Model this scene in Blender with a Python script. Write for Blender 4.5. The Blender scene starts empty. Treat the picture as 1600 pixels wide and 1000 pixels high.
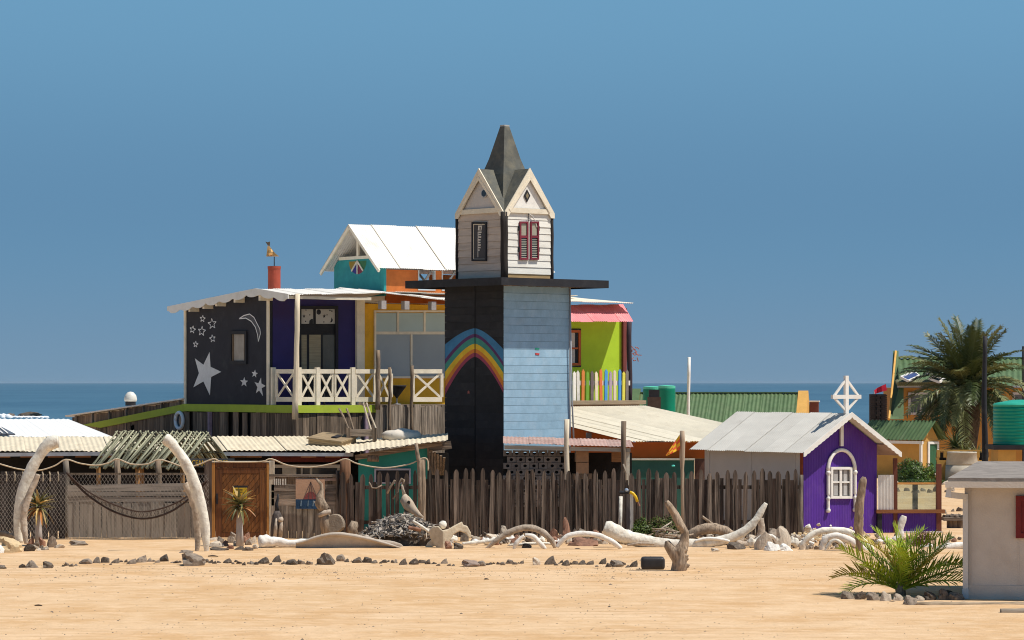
import bpy, bmesh, math, random
from mathutils import Vector, Matrix, noise
from math import sin, cos, radians as R, pi
random.seed(7)
sc = bpy.context.scene
COL = sc.collection
# ------------------------------------------------------------------ camera, sky, sun, exposure
FPX, HC, YH = 105/36*1600, 3.8, 598.0          # focal length in photo pixels, eye height, horizon row
cam = bpy.data.objects.new('camera', bpy.data.cameras.new('camera')); COL.objects.link(cam)
cam.location = (0, 0, HC); cam.rotation_euler = (pi/2, 0, 0)
cam.data.lens = 105; cam.data.sensor_width = 36; cam.data.sensor_fit = 'HORIZONTAL'
cam.data.shift_y = 98/1600; cam.data.clip_start = 1; cam.data.clip_end = 90000
sc.camera = cam
SUN = Vector((.52, -.15, 1.0)).normalized()
EL = math.asin(SUN.z); AZ = math.atan2(SUN.x, SUN.y)
w = bpy.data.worlds.new('World'); sc.world = w; w.use_nodes = True
nt = w.node_tree; bg = nt.nodes['Background']
sky = nt.nodes.new('ShaderNodeTexSky'); sky.sky_type = 'NISHITA'; sky.sun_disc = False
sky.sun_elevation = EL; sky.sun_rotation = AZ; sky.altitude = 0
sky.air_density = 1.0; sky.dust_density = .2; sky.ozone_density = 4.0
tc = nt.nodes.new('ShaderNodeTexCoord')
mp = nt.nodes.new('ShaderNodeMapping'); mp.inputs['Scale'].default_value = (1, 1, .8); mp.inputs['Location'].default_value = (0, 0, .13)
nt.links.new(tc.outputs['Generated'], mp.inputs['Vector']); nt.links.new(mp.outputs[0], sky.inputs['Vector'])
hs = nt.nodes.new('ShaderNodeHueSaturation'); hs.inputs['Saturation'].default_value = 1.12; hs.inputs['Hue'].default_value = .488
nt.links.new(sky.outputs[0], hs.inputs['Color'])
sp_ = nt.nodes.new('ShaderNodeSeparateXYZ'); nt.links.new(tc.outputs['Generated'], sp_.inputs[0])     # horizon haze and brighter sky above it, painted into the sky colour by height
rp_ = nt.nodes.new('ShaderNodeValToRGB'); nt.links.new(sp_.outputs['Z'], rp_.inputs[0]); rp_.color_ramp.interpolation = 'EASE'
rp_.color_ramp.elements[0].position = 0; rp_.color_ramp.elements[0].color = (.86, .79, .83, 1); rp_.color_ramp.elements[1].position = 1; rp_.color_ramp.elements[1].color = (1, 1, 1, 1)
el_ = rp_.color_ramp.elements.new(.05); el_.color = (.77, .83, .89, 1); el_ = rp_.color_ramp.elements.new(.15); el_.color = (1.3, 1.35, 1.27, 1); el_ = rp_.color_ramp.elements.new(.5); el_.color = (1, 1, 1, 1)
mu_ = nt.nodes.new('ShaderNodeMix'); mu_.data_type = 'RGBA'; mu_.blend_type = 'MULTIPLY'; mu_.inputs[0].default_value = 1
nt.links.new(hs.outputs[0], mu_.inputs[6]); nt.links.new(rp_.outputs[0], mu_.inputs[7]); nt.links.new(mu_.outputs[2], bg.inputs['Color'])
bg.inputs['Strength'].default_value = .085
sl = bpy.data.lights.new('sun', 'SUN'); sl.energy = 4.9; sl.angle = R(.53); sl.color = (1, .95, .87)
so = bpy.data.objects.new('sun', sl); COL.objects.link(so)
so.rotation_euler = SUN.to_track_quat('Z', 'Y').to_euler(); so.location = (20, -10, 40)
sc.view_settings.view_transform = 'Standard'; sc.view_settings.look = 'None'
sc.view_settings.exposure = 0; sc.view_settings.gamma = 1; sc.view_settings.use_curve_mapping = False
sc.cycles.filter_width = 1.05; sc.cycles.max_bounces = 6; sc.cycles.diffuse_bounces = 3; sc.cycles.transparent_max_bounces = 12

# ------------------------------------------------------------------ helpers
def PT(px, py, d): return Vector(((px-800)/FPX*d, d, HC-(py-YH)/FPX*d))
def GD(py, z=0.0): return (HC-z)*FPX/(py-YH)
def lerp(a, b, t): return a+(b-a)*t
class MB:
    def __init__(s): s.v = []; s.f = []
    def add(s, vs, fs):
        n = len(s.v); s.v += [tuple(q) for q in vs]; s.f += [[i+n for i in f] for f in fs]; return s
    def box(s, x0, x1, y0, y1, z0, z1):
        return s.add([(x, y, z) for z in (z0, z1) for y in (y0, y1) for x in (x0, x1)],
                     [(0,2,3,1),(4,5,7,6),(0,1,5,4),(2,6,7,3),(0,4,6,2),(1,3,7,5)])
    def bar(s, p0, p1, wd, th, ref=(0, 1, 0)):      # wd in the plane normal to ref, th along ref
        p0, p1, r = Vector(p0), Vector(p1), Vector(ref); t = (p1-p0).normalized()
        r = (r-t*r.dot(t)).normalized(); b = t.cross(r)
        c = [p+r*(th/2*i)+b*(wd/2*j) for p in (p0, p1) for i in (-1, 1) for j in (-1, 1)]
        return s.add(c, [(0,1,3,2),(4,6,7,5),(0,4,5,1),(2,3,7,6),(0,2,6,4),(1,5,7,3)])
    def tube(s, pts, rad, n=8, ref=(0, 1, 0), flat=1.0, jit=0, seed=0, freq=6):
        pts = [Vector(p) for p in pts]; m = len(pts); vs = []; fs = []
        if not hasattr(rad, '__len__'): rad = [rad]*m
        for i, p in enumerate(pts):
            t = (pts[min(i+1, m-1)]-pts[max(i-1, 0)]).normalized(); r = Vector(ref)
            if abs(t.dot(r)) > .95: r = Vector((0, 0, 1)) if abs(t.z) < .9 else Vector((1, 0, 0))
            r = (r-t*r.dot(t)).normalized(); b = t.cross(r)
            for k in range(n):
                a = 2*pi*k/n; dv = r*(cos(a)*flat)+b*sin(a); q = rad[i]
                if jit: q *= 1+jit*noise.noise((p+dv*rad[i])*freq+Vector((seed, seed*.7, 0)))
                vs.append(p+dv*q)
        for i in range(m-1):
            for k in range(n): fs.append((i*n+k, i*n+(k+1) % n, (i+1)*n+(k+1) % n, (i+1)*n+k))
        fs.append(tuple(range(n))[::-1]); fs.append(tuple((m-1)*n+k for k in range(n)))
        return s.add(vs, fs)
    def poly(s, pts, ext):
        pts = [Vector(p) for p in pts]; e = Vector(ext); n = len(pts)
        return s.add(pts+[p+e for p in pts], [tuple(range(n))[::-1], tuple(range(n, 2*n))]+[(i, (i+1) % n, n+(i+1) % n, n+i) for i in range(n)])
    def lathe(s, prof, c=(0, 0, 0), n=20):
        c = Vector(c); vs = [c+Vector((r*cos(2*pi*k/n), r*sin(2*pi*k/n), z)) for r, z in prof for k in range(n)]; m = len(prof)
        fs = [(i*n+k, i*n+(k+1) % n, (i+1)*n+(k+1) % n, (i+1)*n+k) for i in range(m-1) for k in range(n)]
        return s.add(vs, fs+[tuple(range(n))[::-1], tuple((m-1)*n+k for k in range(n))])
    def ball(s, c, r, nu=10, nv=7, jit=0, seed=0):
        c = Vector(c); r = Vector(r) if hasattr(r, '__len__') else Vector((r, r, r)); vs = []
        for i in range(nv+1):
            th = pi*i/nv
            for k in range(nu):
                dv = Vector((sin(th)*cos(2*pi*k/nu), sin(th)*sin(2*pi*k/nu), cos(th)))
                q = 1+jit*noise.noise(dv*1.7+Vector((seed, 0, seed))) if jit else 1
                vs.append(c+Vector((dv.x*r.x, dv.y*r.y, dv.z*r.z))*q)
        return s.add(vs, [(i*nu+k, (i+1)*nu+k, (i+1)*nu+(k+1) % nu, i*nu+(k+1) % nu) for i in range(nv) for k in range(nu)])
    def corr(s, p00, p10, p01, p11, pitch=.076, amp=.011, rows=1):     # waves across p00>p10, ridges along p00>p01
        p00, p10, p01, p11 = map(Vector, (p00, p10, p01, p11)); L = (p10-p00).length
        n = max(4, int(L/pitch*4)); nn = (p10-p00).cross(p01-p00).normalized(); vs = []
        if nn.z < 0: nn = -nn
        for j in range(rows+1):
            for i in range(n+1):
                t = i/n; vs.append(lerp(lerp(p00, p10, t), lerp(p01, p11, t), j/rows)+nn*amp*sin(2*pi*t*L/pitch))
        return s.add(vs, [(j*(n+1)+i, j*(n+1)+i+1, (j+1)*(n+1)+i+1, (j+1)*(n+1)+i) for j in range(rows) for i in range(n)])
    def mesh(s, name, off=None, smooth=False, fix=True):
        me = bpy.data.meshes.new(name); vs = s.v
        if off is not None: o = Vector(off); vs = [(x-o.x, y-o.y, z-o.z) for x, y, z in vs]
        me.from_pydata(vs, [], s.f)
        if fix and len(s.f) < 6000:
            b = bmesh.new(); b.from_mesh(me); bmesh.ops.recalc_face_normals(b, faces=b.faces[:]); b.to_mesh(me); b.free()
        if smooth: me.polygons.foreach_set('use_smooth', [True]*len(me.polygons))
        me.update(); return me
    def build(s, name, mat, parent=None, loc=(0, 0, 0), rot=(0, 0, 0), smooth=False, off=None, kind=None):
        return inst(name, s.mesh(name, off, smooth), parent, loc, rot, mat=mat, kind=kind)
def lettering(par, body, size, loc, rot, mat, scale=(1, 1, 1), align='LEFT', spacing=1.0):
    c = bpy.data.curves.new('lettering', 'FONT'); c.body = body; c.size = size; c.extrude = .003; c.align_x = align; c.space_character = spacing
    o = bpy.data.objects.new('lettering_source', c); COL.objects.link(o); bpy.context.view_layer.update()
    me = bpy.data.meshes.new_from_object(o.evaluated_get(bpy.context.evaluated_depsgraph_get())); bpy.data.objects.remove(o); me.materials.clear()
    return inst('lettering', me, par, loc, rot, scale, mat)
def inst(name, me, parent=None, loc=(0, 0, 0), rot=(0, 0, 0), scale=(1, 1, 1), mat=None, kind=None):
    if mat is not None and not me.materials: me.materials.append(mat)
    o = bpy.data.objects.new(name, me); COL.objects.link(o); o.parent = parent
    o.location = loc; o.rotation_euler = rot; o.scale = scale
    if kind: o['kind'] = kind
    if mat is not None and me.materials[0] != mat: o.material_slots[0].link = 'OBJECT'; o.material_slots[0].material = mat
    return o
def tag(o, label, cat, group=None):
    o['label'] = label; o['category'] = cat
    if group: o['group'] = group
    return o
def thing(name, label, cat, loc=(0, 0, 0), a=0, group=None):
    o = bpy.data.objects.new(name, None); COL.objects.link(o); o.location = loc; o.rotation_euler = (0, 0, a); o.empty_display_size = .2
    return tag(o, label, cat, group)
def struct(name, mb, mat, smooth=False):
    o = mb.build(name, mat, smooth=smooth); o['kind'] = 'structure'; return o
def single(name, mb, mat, label, cat, org, group=None, smooth=False):
    return tag(mb.build(name, mat, None, org, off=org, smooth=smooth), label, cat, group)
def organic(o, vox=.02, sm=4):
    m = o.modifiers.new('remesh', 'REMESH'); m.mode = 'VOXEL'; m.voxel_size = vox; m.use_smooth_shade = True
    m = o.modifiers.new('smooth', 'SMOOTH'); m.iterations = sm; m.factor = .5
    return o
class Fr:       # a building's own frame: origin at its nearest corner, u along the wall going right, v along the wall going left
    def __init__(s, px, d, a): s.ox = (px-800)/FPX*d; s.oy = d; s.a = a; s.c = cos(a); s.s = sin(a)
    def u(s, px, v=0.):
        k = (px-800)/FPX; bx = s.ox-s.s*v; by = s.oy+s.c*v; return (k*by-bx)/(s.c-k*s.s)
    def v(s, px, u=0.):
        k = (px-800)/FPX; bx = s.ox+s.c*u; by = s.oy+s.s*u; return (bx-k*by)/(s.s+k*s.c)
    def Y(s, u, v): return s.oy+s.s*u+s.c*v
    def z(s, py, u=0., v=0.): return HC-(py-YH)/FPX*s.Y(u, v)
    def L(s, px, py, u=0.): v = s.v(px, u); return Vector((u, v, s.z(py, u, v)))        # pixel on the left-hand plane
    def F(s, px, py, v=0.): u = s.u(px, v); return Vector((u, v, s.z(py, u, v)))        # pixel on the front plane
    def root(s, name, label, cat, group=None): return thing(name, label, cat, (s.ox, s.oy, 0), s.a, group)
    def w(s, u, v, z): return Vector((s.ox+s.c*u-s.s*v, s.oy+s.s*u+s.c*v, z))

# ------------------------------------------------------------------ materials
MATS = {}
def M(name, col, rough=.75, var=.18, ns=4., st=(1, 1, 1), dirt=None, da=.35, dth=.55, ds=2.2, bump=.25, bs=30., rnd=.12, metal=0, spec=.3):
    if name in MATS: return MATS[name]
    m = bpy.data.materials.new(name); m.use_nodes = True; t = m.node_tree; N = t.nodes; Lk = t.links.new; p = N['Principled BSDF']
    c = N.new('ShaderNodeTexCoord'); oi = N.new('ShaderNodeObjectInfo')
    ml = N.new('ShaderNodeMath'); ml.operation = 'MULTIPLY'; ml.inputs[1].default_value = 61.; Lk(oi.outputs['Random'], ml.inputs[0])
    ad = N.new('ShaderNodeVectorMath'); ad.operation = 'ADD'; Lk(c.outputs['Object'], ad.inputs[0]); Lk(ml.outputs[0], ad.inputs[1])
    mpn = N.new('ShaderNodeMapping'); mpn.inputs['Scale'].default_value = st; Lk(ad.outputs[0], mpn.inputs['Vector'])
    n1 = N.new('ShaderNodeTexNoise'); n1.inputs['Scale'].default_value = ns; n1.inputs['Detail'].default_value = 7; n1.inputs['Roughness'].default_value = .62; Lk(mpn.outputs[0], n1.inputs['Vector'])
    def mixc(f, a, b):
        x = N.new('ShaderNodeMix'); x.data_type = 'RGBA'
        if hasattr(f, 'links'): Lk(f, x.inputs[0])
        else: x.inputs[0].default_value = f
        for q, i in ((a, 6), (b, 7)):
            if hasattr(q, 'links'): Lk(q, x.inputs[i])
            else: x.inputs[i].default_value = (*q, 1)
        return x.outputs[2]
    mr = N.new('ShaderNodeMapRange'); mr.inputs[1].default_value, mr.inputs[2].default_value = (.28, .72) if var < .35 else (.38, .62); Lk(n1.outputs[0], mr.inputs[0])
    lo = tuple(x*(1-var) for x in col); hi = tuple(min(.95, x*(1+var)) for x in col)
    out = mixc(mr.outputs[0], lo, hi)
    if dirt:
        n2 = N.new('ShaderNodeTexNoise'); n2.inputs['Scale'].default_value = ds; n2.inputs['Detail'].default_value = 9; n2.inputs['Roughness'].default_value = .7; Lk(mpn.outputs[0], n2.inputs['Vector'])
        m2 = N.new('ShaderNodeMapRange'); m2.inputs[1].default_value = dth-.06; m2.inputs[2].default_value = dth+.14; m2.inputs[4].default_value = da; Lk(n2.outputs[0], m2.inputs[0])
        out = mixc(m2.outputs[0], out, dirt)
    if rnd:
        mv = N.new('ShaderNodeMapRange'); mv.inputs[3].default_value = 1-rnd; mv.inputs[4].default_value = 1+rnd; Lk(oi.outputs['Random'], mv.inputs[0])
        h = N.new('ShaderNodeHueSaturation'); Lk(mv.outputs[0], h.inputs['Value']); Lk(out, h.inputs['Color']); out = h.outputs[0]
    Lk(out, p.inputs['Base Color'])
    p.inputs['Roughness'].default_value = rough; p.inputs['Metallic'].default_value = metal; p.inputs['Specular IOR Level'].default_value = spec
    if bump:
        n3 = N.new('ShaderNodeTexNoise'); n3.inputs['Scale'].default_value = bs; n3.inputs['Detail'].default_value = 5; Lk(mpn.outputs[0], n3.inputs['Vector'])
        bn = N.new('ShaderNodeBump'); bn.inputs['Strength'].default_value = bump; bn.inputs['Distance'].default_value = .02; Lk(n3.outputs[0], bn.inputs['Height']); Lk(bn.outputs[0], p.inputs['Normal'])
    MATS[name] = m; return m
VW = (9, 9, .5)      # grain running up
HW = (.6, 9, 9)      # grain running along x
WD = (.05, .04, .033)
fence_w = M('weathered fence wood', (.105, .076, .057), .9, .8, 2.2, VW, (.42, .33, .25), .85, .56, 1.5, .5, 8, .42)
fence_d = M('dark fence wood', (.085, .06, .046), .9, .5, 2.2, VW, (.24, .18, .13), .5, .6, 1.1, .5, 8, .3)
plank_g = M('grey plank', (.27, .22, .17), .9, .45, 2.2, VW, WD, .7, .56, 1., .5, 8, .3)
plank_b = M('brown plank', (.20, .145, .10), .9, .5, 2.2, VW, WD, .85, .54, 1., .5, 8, .4)
plank_h = M('grey horizontal plank', (.26, .20, .15), .9, .45, 2.2, HW, WD, .7, .56, 1., .5, 8, .25)
pole_w = M('barked pole', (.26, .19, .13), .9, .4, 3, VW, WD, .6, .55, 2, .6, 12, .2)
pole_p = M('peeled pole', (.68, .57, .42), .8, .25, 3, VW, (.3, .2, .12), .5, .6, 2, .4, 12, .12)
dark = M('dark interior', (.02, .017, .015), .95, .3, rnd=.3)  # near-black colour stands in for the shade of interiors and holes
white_p = M('white paint', (.80, .77, .71), .6, .06, 3, dirt=(.45, .38, .3), da=.35, dth=.6, bump=.15, rnd=.05)
offw = M('cream paint', (.80, .71, .55), .65, .12, 4, dirt=(.4, .3, .2), da=.4, dth=.6, bump=.2, rnd=.08)
roof_w = M('white roof sheet', (.84, .80, .73), .55, .07, 2, (1, .3, 1), (.55, .34, .18), .45, .60, 1.6, .05, 20, .06)
roof_c = M('cream roof sheet', (.72, .62, .45), .6, .14, 3, (1, .4, 1), (.42, .28, .16), .5, .6, 2.5, .1, 20, .06)
roof_c2 = M('cream roof sheet faded', (.78, .71, .56), .6, .08, 3, (1, .4, 1), (.5, .38, .22), .35, .62, 2, .1, 20, .05)
roof_gy = M('pale grey roof sheet', (.60, .57, .51), .55, .08, 3, (1, .4, 1), (.38, .33, .28), .4, .6, 2, .05, 20, .05)
roof_gn = M('green roof sheet', (.095, .155, .065), .5, .2, 3, dirt=(.16, .20, .10), da=.5, dth=.55, bump=.05, rnd=.06)
roof_rs = M('rusty roof sheet', (.40, .25, .21), .8, .25, 3, dirt=(.55, .42, .36), da=.7, dth=.52, bump=.1)
roof_pk = M('pink awning sheet', (.80, .26, .27), .6, .12, 5, (1, .3, 1), (.85, .5, .45), .5, .58, 3, .05, 20, .06)
bone = M('sun bleached bone', (.80, .72, .61), .8, .25, 6, dirt=(.40, .30, .21), da=.7, dth=.57, ds=7, bump=.8, bs=14, rnd=.08)
bone_w = M('white bone', (.82, .77, .69), .75, .15, 6, dirt=(.42, .33, .25), da=.6, dth=.58, ds=7, bump=.7, bs=14, rnd=.04)
bone_g = M('grey weathered bone', (.48, .39, .30), .85, .3, 6, dirt=(.19, .14, .10), da=.75, dth=.54, ds=7, bump=.8, bs=14, rnd=.1)
drift = M('driftwood', (.36, .27, .19), .9, .45, 4, (6, 6, 1.5), (.10, .07, .05), .75, .53, 2, .9, 8, .15)
rk_d = M('dark stone', (.125, .097, .073), .85, .45, 6, dirt=(.2, .15, .11), da=.6, dth=.55, ds=5, bump=.6, bs=14, rnd=.4)
rk_g = M('grey stone', (.22, .172, .13), .85, .35, 5, dirt=(.34, .28, .22), da=.6, dth=.55, ds=4, bump=.5, bs=14, rnd=.3)
rk_p = M('pale stone', (.52, .43, .33), .85, .25, 5, dirt=(.3, .22, .15), da=.5, dth=.55, ds=4, bump=.5, bs=14, rnd=.2)
rk_r = M('reddish stone', (.27, .14, .09), .9, .35, 5, dirt=(.14, .08, .06), da=.6, dth=.55, ds=4, bump=.5, bs=14, rnd=.2)
rk_c = M('cream stone', (.60, .45, .26), .85, .25, 4, dirt=(.4, .27, .14), da=.5, dth=.55, ds=4, bump=.5, bs=12, rnd=.1)
ochre = M('ochre wall', (.60, .33, .085), .85, .1, 3, dirt=(.45, .26, .08), da=.4, dth=.58, bump=.2)
black_p = M('black paint', (.02, .02, .024), .7, .25, 4, dirt=(.06, .055, .05), da=.5, dth=.58, bump=.2)
rope_m = M('pale rope', (.50, .40, .28), .9, .25, 20)
red_w = M('red brown wood', (.16, .06, .03), .8, .3, 3, VW)
glass_d = M('dark glass', (.03, .035, .04), .08, .1, 2, bump=0, spec=.6)
grey_gl = M('grey blind glass', (.28, .32, .34), .35, .06, 1.5, bump=.02, spec=.5, rnd=.05)
aqua_gl = M('aqua pane', (.42, .52, .50), .4, .06, 1.5, bump=.02, spec=.4, rnd=.05)
steel = M('galvanised metal', (.42, .43, .45), .5, .15, 5, metal=.3)

# sand: pale tracks and darker bands, coarse grains
def sand_mat():
    m = bpy.data.materials.new('desert sand'); m.use_nodes = True; t = m.node_tree; N = t.nodes; Lk = t.links.new; p = N['Principled BSDF']
    c = N.new('ShaderNodeTexCoord')
    def nz(scale, st, det=8, rough=.65):
        a = N.new('ShaderNodeMapping'); a.inputs['Scale'].default_value = st; Lk(c.outputs['Object'], a.inputs[0])
        b = N.new('ShaderNodeTexNoise'); b.inputs['Scale'].default_value = scale; b.inputs['Detail'].default_value = det; b.inputs['Roughness'].default_value = rough; Lk(a.outputs[0], b.inputs[0]); return b.outputs[0]
    def ramp(x, a, b):
        r = N.new('ShaderNodeMapRange'); r.inputs[1].default_value = a; r.inputs[2].default_value = b; Lk(x, r.inputs[0]); return r.outputs[0]
    def mix(f, a, b):
        x = N.new('ShaderNodeMix'); x.data_type = 'RGBA'; Lk(f, x.inputs[0])
        for q, i in ((a, 6), (b, 7)):
            if hasattr(q, 'links'): Lk(q, x.inputs[i])
            else: x.inputs[i].default_value = (*q, 1)
        return x.outputs[2]
    def scl(x, f):
        k = N.new('ShaderNodeMath'); k.operation = 'MULTIPLY'; k.inputs[1].default_value = f; Lk(x, k.inputs[0]); return k.outputs[0]
    def mul(a, b):
        k = N.new('ShaderNodeMath'); k.operation = 'MULTIPLY'; Lk(a, k.inputs[0]); Lk(b, k.inputs[1]); return k.outputs[0]
    big = ramp(nz(.16, (.6, 1, 1)), .32, .68)
    o = mix(big, (.62, .41, .225), (.71, .50, .31))
    o = mix(scl(ramp(nz(.55, (.8, 1, 1)), .42, .62), .8), o, (.57, .345, .165))
    o = mix(scl(ramp(nz(1.9, (.9, 1, 1)), .46, .66), .7), o, (.75, .535, .335))
    o = mix(scl(ramp(nz(4.5, (.8, 1, 1)), .54, .68), .28), o, (.48, .30, .155))
    wv = N.new('ShaderNodeTexWave'); wv.wave_type = 'BANDS'; wv.bands_direction = 'Y'; wv.inputs['Scale'].default_value = .55; wv.inputs['Distortion'].default_value = 7; wv.inputs['Detail'].default_value = 3; wv.inputs['Detail Scale'].default_value = .35
    a = N.new('ShaderNodeMapping'); a.inputs['Rotation'].default_value = (0, 0, .06); a.inputs['Scale'].default_value = (.35, 1, 1); Lk(c.outputs['Object'], a.inputs[0]); Lk(a.outputs[0], wv.inputs['Vector'])
    trk = mul(ramp(wv.outputs['Fac'], .80, .97), ramp(nz(.22, (.5, 1, 1)), .42, .6)); o = mix(scl(trk, .5), o, (.46, .275, .135))      # old tyre tracks
    o = mix(scl(mul(ramp(nz(26, (.6, 1, 1), 3), .60, .70), ramp(nz(.35, (.4, 1, 1)), .45, .6)), .65), o, (.25, .17, .11))
    Lk(o, p.inputs['Base Color']); p.inputs['Roughness'].default_value = .95; p.inputs['Specular IOR Level'].default_value = .1
    bn = N.new('ShaderNodeBump'); bn.inputs['Strength'].default_value = .8; bn.inputs['Distance'].default_value = .07; Lk(nz(3.2, (.8, 1, 1)), bn.inputs['Height'])
    b2 = N.new('ShaderNodeBump'); b2.inputs['Strength'].default_value = .4; b2.inputs['Distance'].default_value = .012; Lk(nz(40, (.6, 1, 1), 4), b2.inputs['Height']); Lk(bn.outputs[0], b2.inputs['Normal'])
    Lk(b2.outputs[0], p.inputs['Normal']); return m
def sea_mat():
    m = bpy.data.materials.new('sea water'); m.use_nodes = True; t = m.node_tree; N = t.nodes; Lk = t.links.new; p = N['Principled BSDF']
    c = N.new('ShaderNodeTexCoord'); a = N.new('ShaderNodeMapping'); a.inputs['Scale'].default_value = (.012, .0035, 1); Lk(c.outputs['Object'], a.inputs[0])
    n = N.new('ShaderNodeTexNoise'); n.inputs['Scale'].default_value = 1; n.inputs['Detail'].default_value = 9; n.inputs['Roughness'].default_value = .7; Lk(a.outputs[0], n.inputs[0])
    r = N.new('ShaderNodeMapRange'); r.inputs[1].default_value = .35; r.inputs[2].default_value = .65; Lk(n.outputs[0], r.inputs[0])
    x = N.new('ShaderNodeMix'); x.data_type = 'RGBA'; x.inputs[6].default_value = (.034, .098, .16, 1); x.inputs[7].default_value = (.062, .145, .215, 1); Lk(r.outputs[0], x.inputs[0]); Lk(x.outputs[2], p.inputs['Base Color'])
    p.inputs['Roughness'].default_value = .55; p.inputs['IOR'].default_value = 1.33
    bn = N.new('ShaderNodeBump'); bn.inputs['Strength'].default_value = 1; bn.inputs['Distance'].default_value = 1.2; q = N.new('ShaderNodeTexNoise'); q.inputs['Scale'].default_value = .15; q.inputs['Detail'].default_value = 6; Lk(c.outputs['Object'], q.inputs[0]); Lk(q.outputs[0], bn.inputs['Height']); Lk(bn.outputs[0], p.inputs['Normal'])
    return m

# ------------------------------------------------------------------ ground and sea
def gz(x, y):
    z = .035*noise.noise(Vector((x*.25, y*.5, 0)))+.018*noise.noise(Vector((x*.9, y*1.6, 3)))
    z *= max(0, min(1, (y-20)/20))
    if y > 190: z -= min(9, (y-190)*.05)
    return z
ys = [1, 10, 20, 30]+[40+.35*i for i in range(115)]+[81+1.6*i for i in range(35)]+[140+8*i for i in range(32)]+[500, 1000, 8000, 60000]
xs0 = [.4*i for i in range(42)]+[18, 20, 24, 30, 40, 60, 100, 200, 500, 2000, 10000, 40000]
xs = [-x for x in xs0[:0:-1]]+xs0
g = MB(); g.add([(x, y, gz(x, y)) for y in ys for x in xs], [(j*len(xs)+i, j*len(xs)+i+1, (j+1)*len(xs)+i+1, (j+1)*len(xs)+i) for j in range(len(ys)-1) for i in range(len(xs)-1)])
struct('ground', g, sand_mat(), True)
s = MB(); sy = [225, 400, 800, 1600, 4000, 12000, 50000]; sx = [-40000, -3000, 0, 3000, 40000]
s.add([(x, y, -2.2) for y in sy for x in sx], [(j*5+i, j*5+i+1, (j+1)*5+i+1, (j+1)*5+i) for j in range(6) for i in range(4)])
struct('sea', s, sea_mat())
# ------------------------------------------------------------------ shared building pieces
UNIT = MB().box(-.5, .5, -.5, .5, 0, 1).mesh('plank'); UNIT_H = MB().box(0, 1, -.5, .5, -.5, .5).mesh('board')
for q in (UNIT, UNIT_H): q.materials.append(plank_g)
def plank_wall(par, p0, dirv, n0, L, z0, z1, wd, th, mat, name='plank', gap=.008, jz=.02, skip=0, rs=None):
    rs = rs or random.Random(3); p0 = Vector(p0); dv = Vector(dirv).normalized(); nv = Vector(n0); a = math.atan2(dv.y, dv.x); t = 0
    while t < L-.02:
        ww = min(wd*rs.uniform(.75, 1.25), L-t); c = p0+dv*(t+ww/2)+nv*rs.uniform(-.008, .012); f = (t+ww/2)/L
        lo = z0(f) if callable(z0) else z0; hi = z1(f) if callable(z1) else z1
        hi += rs.uniform(-jz, jz)
        if rs.random() >= skip: MB().box(-(ww-gap)/2, (ww-gap)/2, -th/2, th/2, 0, hi-lo).build(name, mat, par, (c.x, c.y, lo), (0, rs.uniform(-.008, .008), a))
        t += ww
def roof_sheets(par, p00, p10, p01, p11, n, mat, pitch=.076, amp=.011, lift=.012, rows=1, name='roof_sheet', lap=None):
    p00, p10, p01, p11 = map(Vector, (p00, p10, p01, p11)); rs = random.Random(n)
    for i in range(n):
        a, b = i/n, min(1, (i+1)/n+.012); up = Vector((0, 0, lift*(i % 2)+rs.uniform(0, .006))); j = (p01-p00).normalized()*rs.uniform(-.015, .015)
        mb = MB().corr(lerp(p00, p10, a)+up+j, lerp(p00, p10, b)+up+j, lerp(p01, p11, a)+up, lerp(p01, p11, b)+up, pitch, amp, rows); mb.build(name, mat, par, smooth=True)
        if lap and i: MB().bar(lerp(p00, p10, a)+up+Vector((0, 0, .016)), lerp(p01, p11, a)+up+Vector((0, 0, .016)), .02, .008, (0, 0, 1)).build('sheet_lap', lap, par)
def frame_rect(par, mk, x0, y0, x1, y1, t, ext, mat, name='window_frame'):   # ring of four bars given by pixel corners on a plane
    mb = MB(); P = [mk(x0, y0), mk(x1, y0), mk(x1, y1), mk(x0, y1)]; e = Vector(ext)
    c = sum(P, Vector())/4
    for i in range(4):
        a, b = P[i], P[(i+1) % 4]; ia = a+(c-a).normalized()*0; d1 = (b-a).normalized()
        nn = e.normalized().cross(d1)
        if nn.dot(c-a) < 0: nn = -nn
        mb.poly([a, b, b+nn*t-d1*t, a+nn*t+d1*t], e)
    return mb.build(name, mat, par)
def star_px(cx, cy, r, rot=0, k=.42, sx=.8):
    return [(cx+sx*(r if i % 2 == 0 else r*k)*sin(rot+i*pi/5), cy-(r if i % 2 == 0 else r*k)*cos(rot+i*pi/5)) for i in range(10)]
def outline(mk, pts, wd, ref, closed=True):
    mb = MB(); q = [mk(*p) for p in pts]
    for i in range(len(q)-(0 if closed else 1)): mb.bar(q[i], q[(i+1) % len(q)], wd, .004, ref)
    return mb

# ------------------------------------------------------------------ main house on stilts
H = Fr(463, 82, R(35))
hr = H.root('beach_house', 'long raised beach house with star-painted black end wall, porch and white tin roofs', 'house')
starw = M('star wall black', (.024, .024, .032), .75, .2, 3, dirt=(.06, .06, .065), da=.5, dth=.6, bump=.1)
navy = M('indigo wall', (.035, .028, .15), .7, .18, 1.2, dirt=(.055, .02, .08), da=.5, dth=.55, ds=.8, bump=.1)
yelw = M('mustard wall', (.80, .42, .025), .75, .12, 3, dirt=(.5, .24, .02), da=.4, dth=.58, bump=.12)
limew = M('lime wall', (.40, .60, .03), .75, .08, 2, dirt=(.33, .5, .03), da=.4, dth=.58, bump=.1)
limeb = M('lime beam', (.42, .52, .045), .7, .1, 3, dirt=(.3, .36, .06), da=.5, dth=.6, bump=.15)
tealw = M('teal wall', (.03, .27, .27), .75, .2, 2, dirt=(.02, .17, .22), da=.6, dth=.55, ds=1.5, bump=.1)
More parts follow.
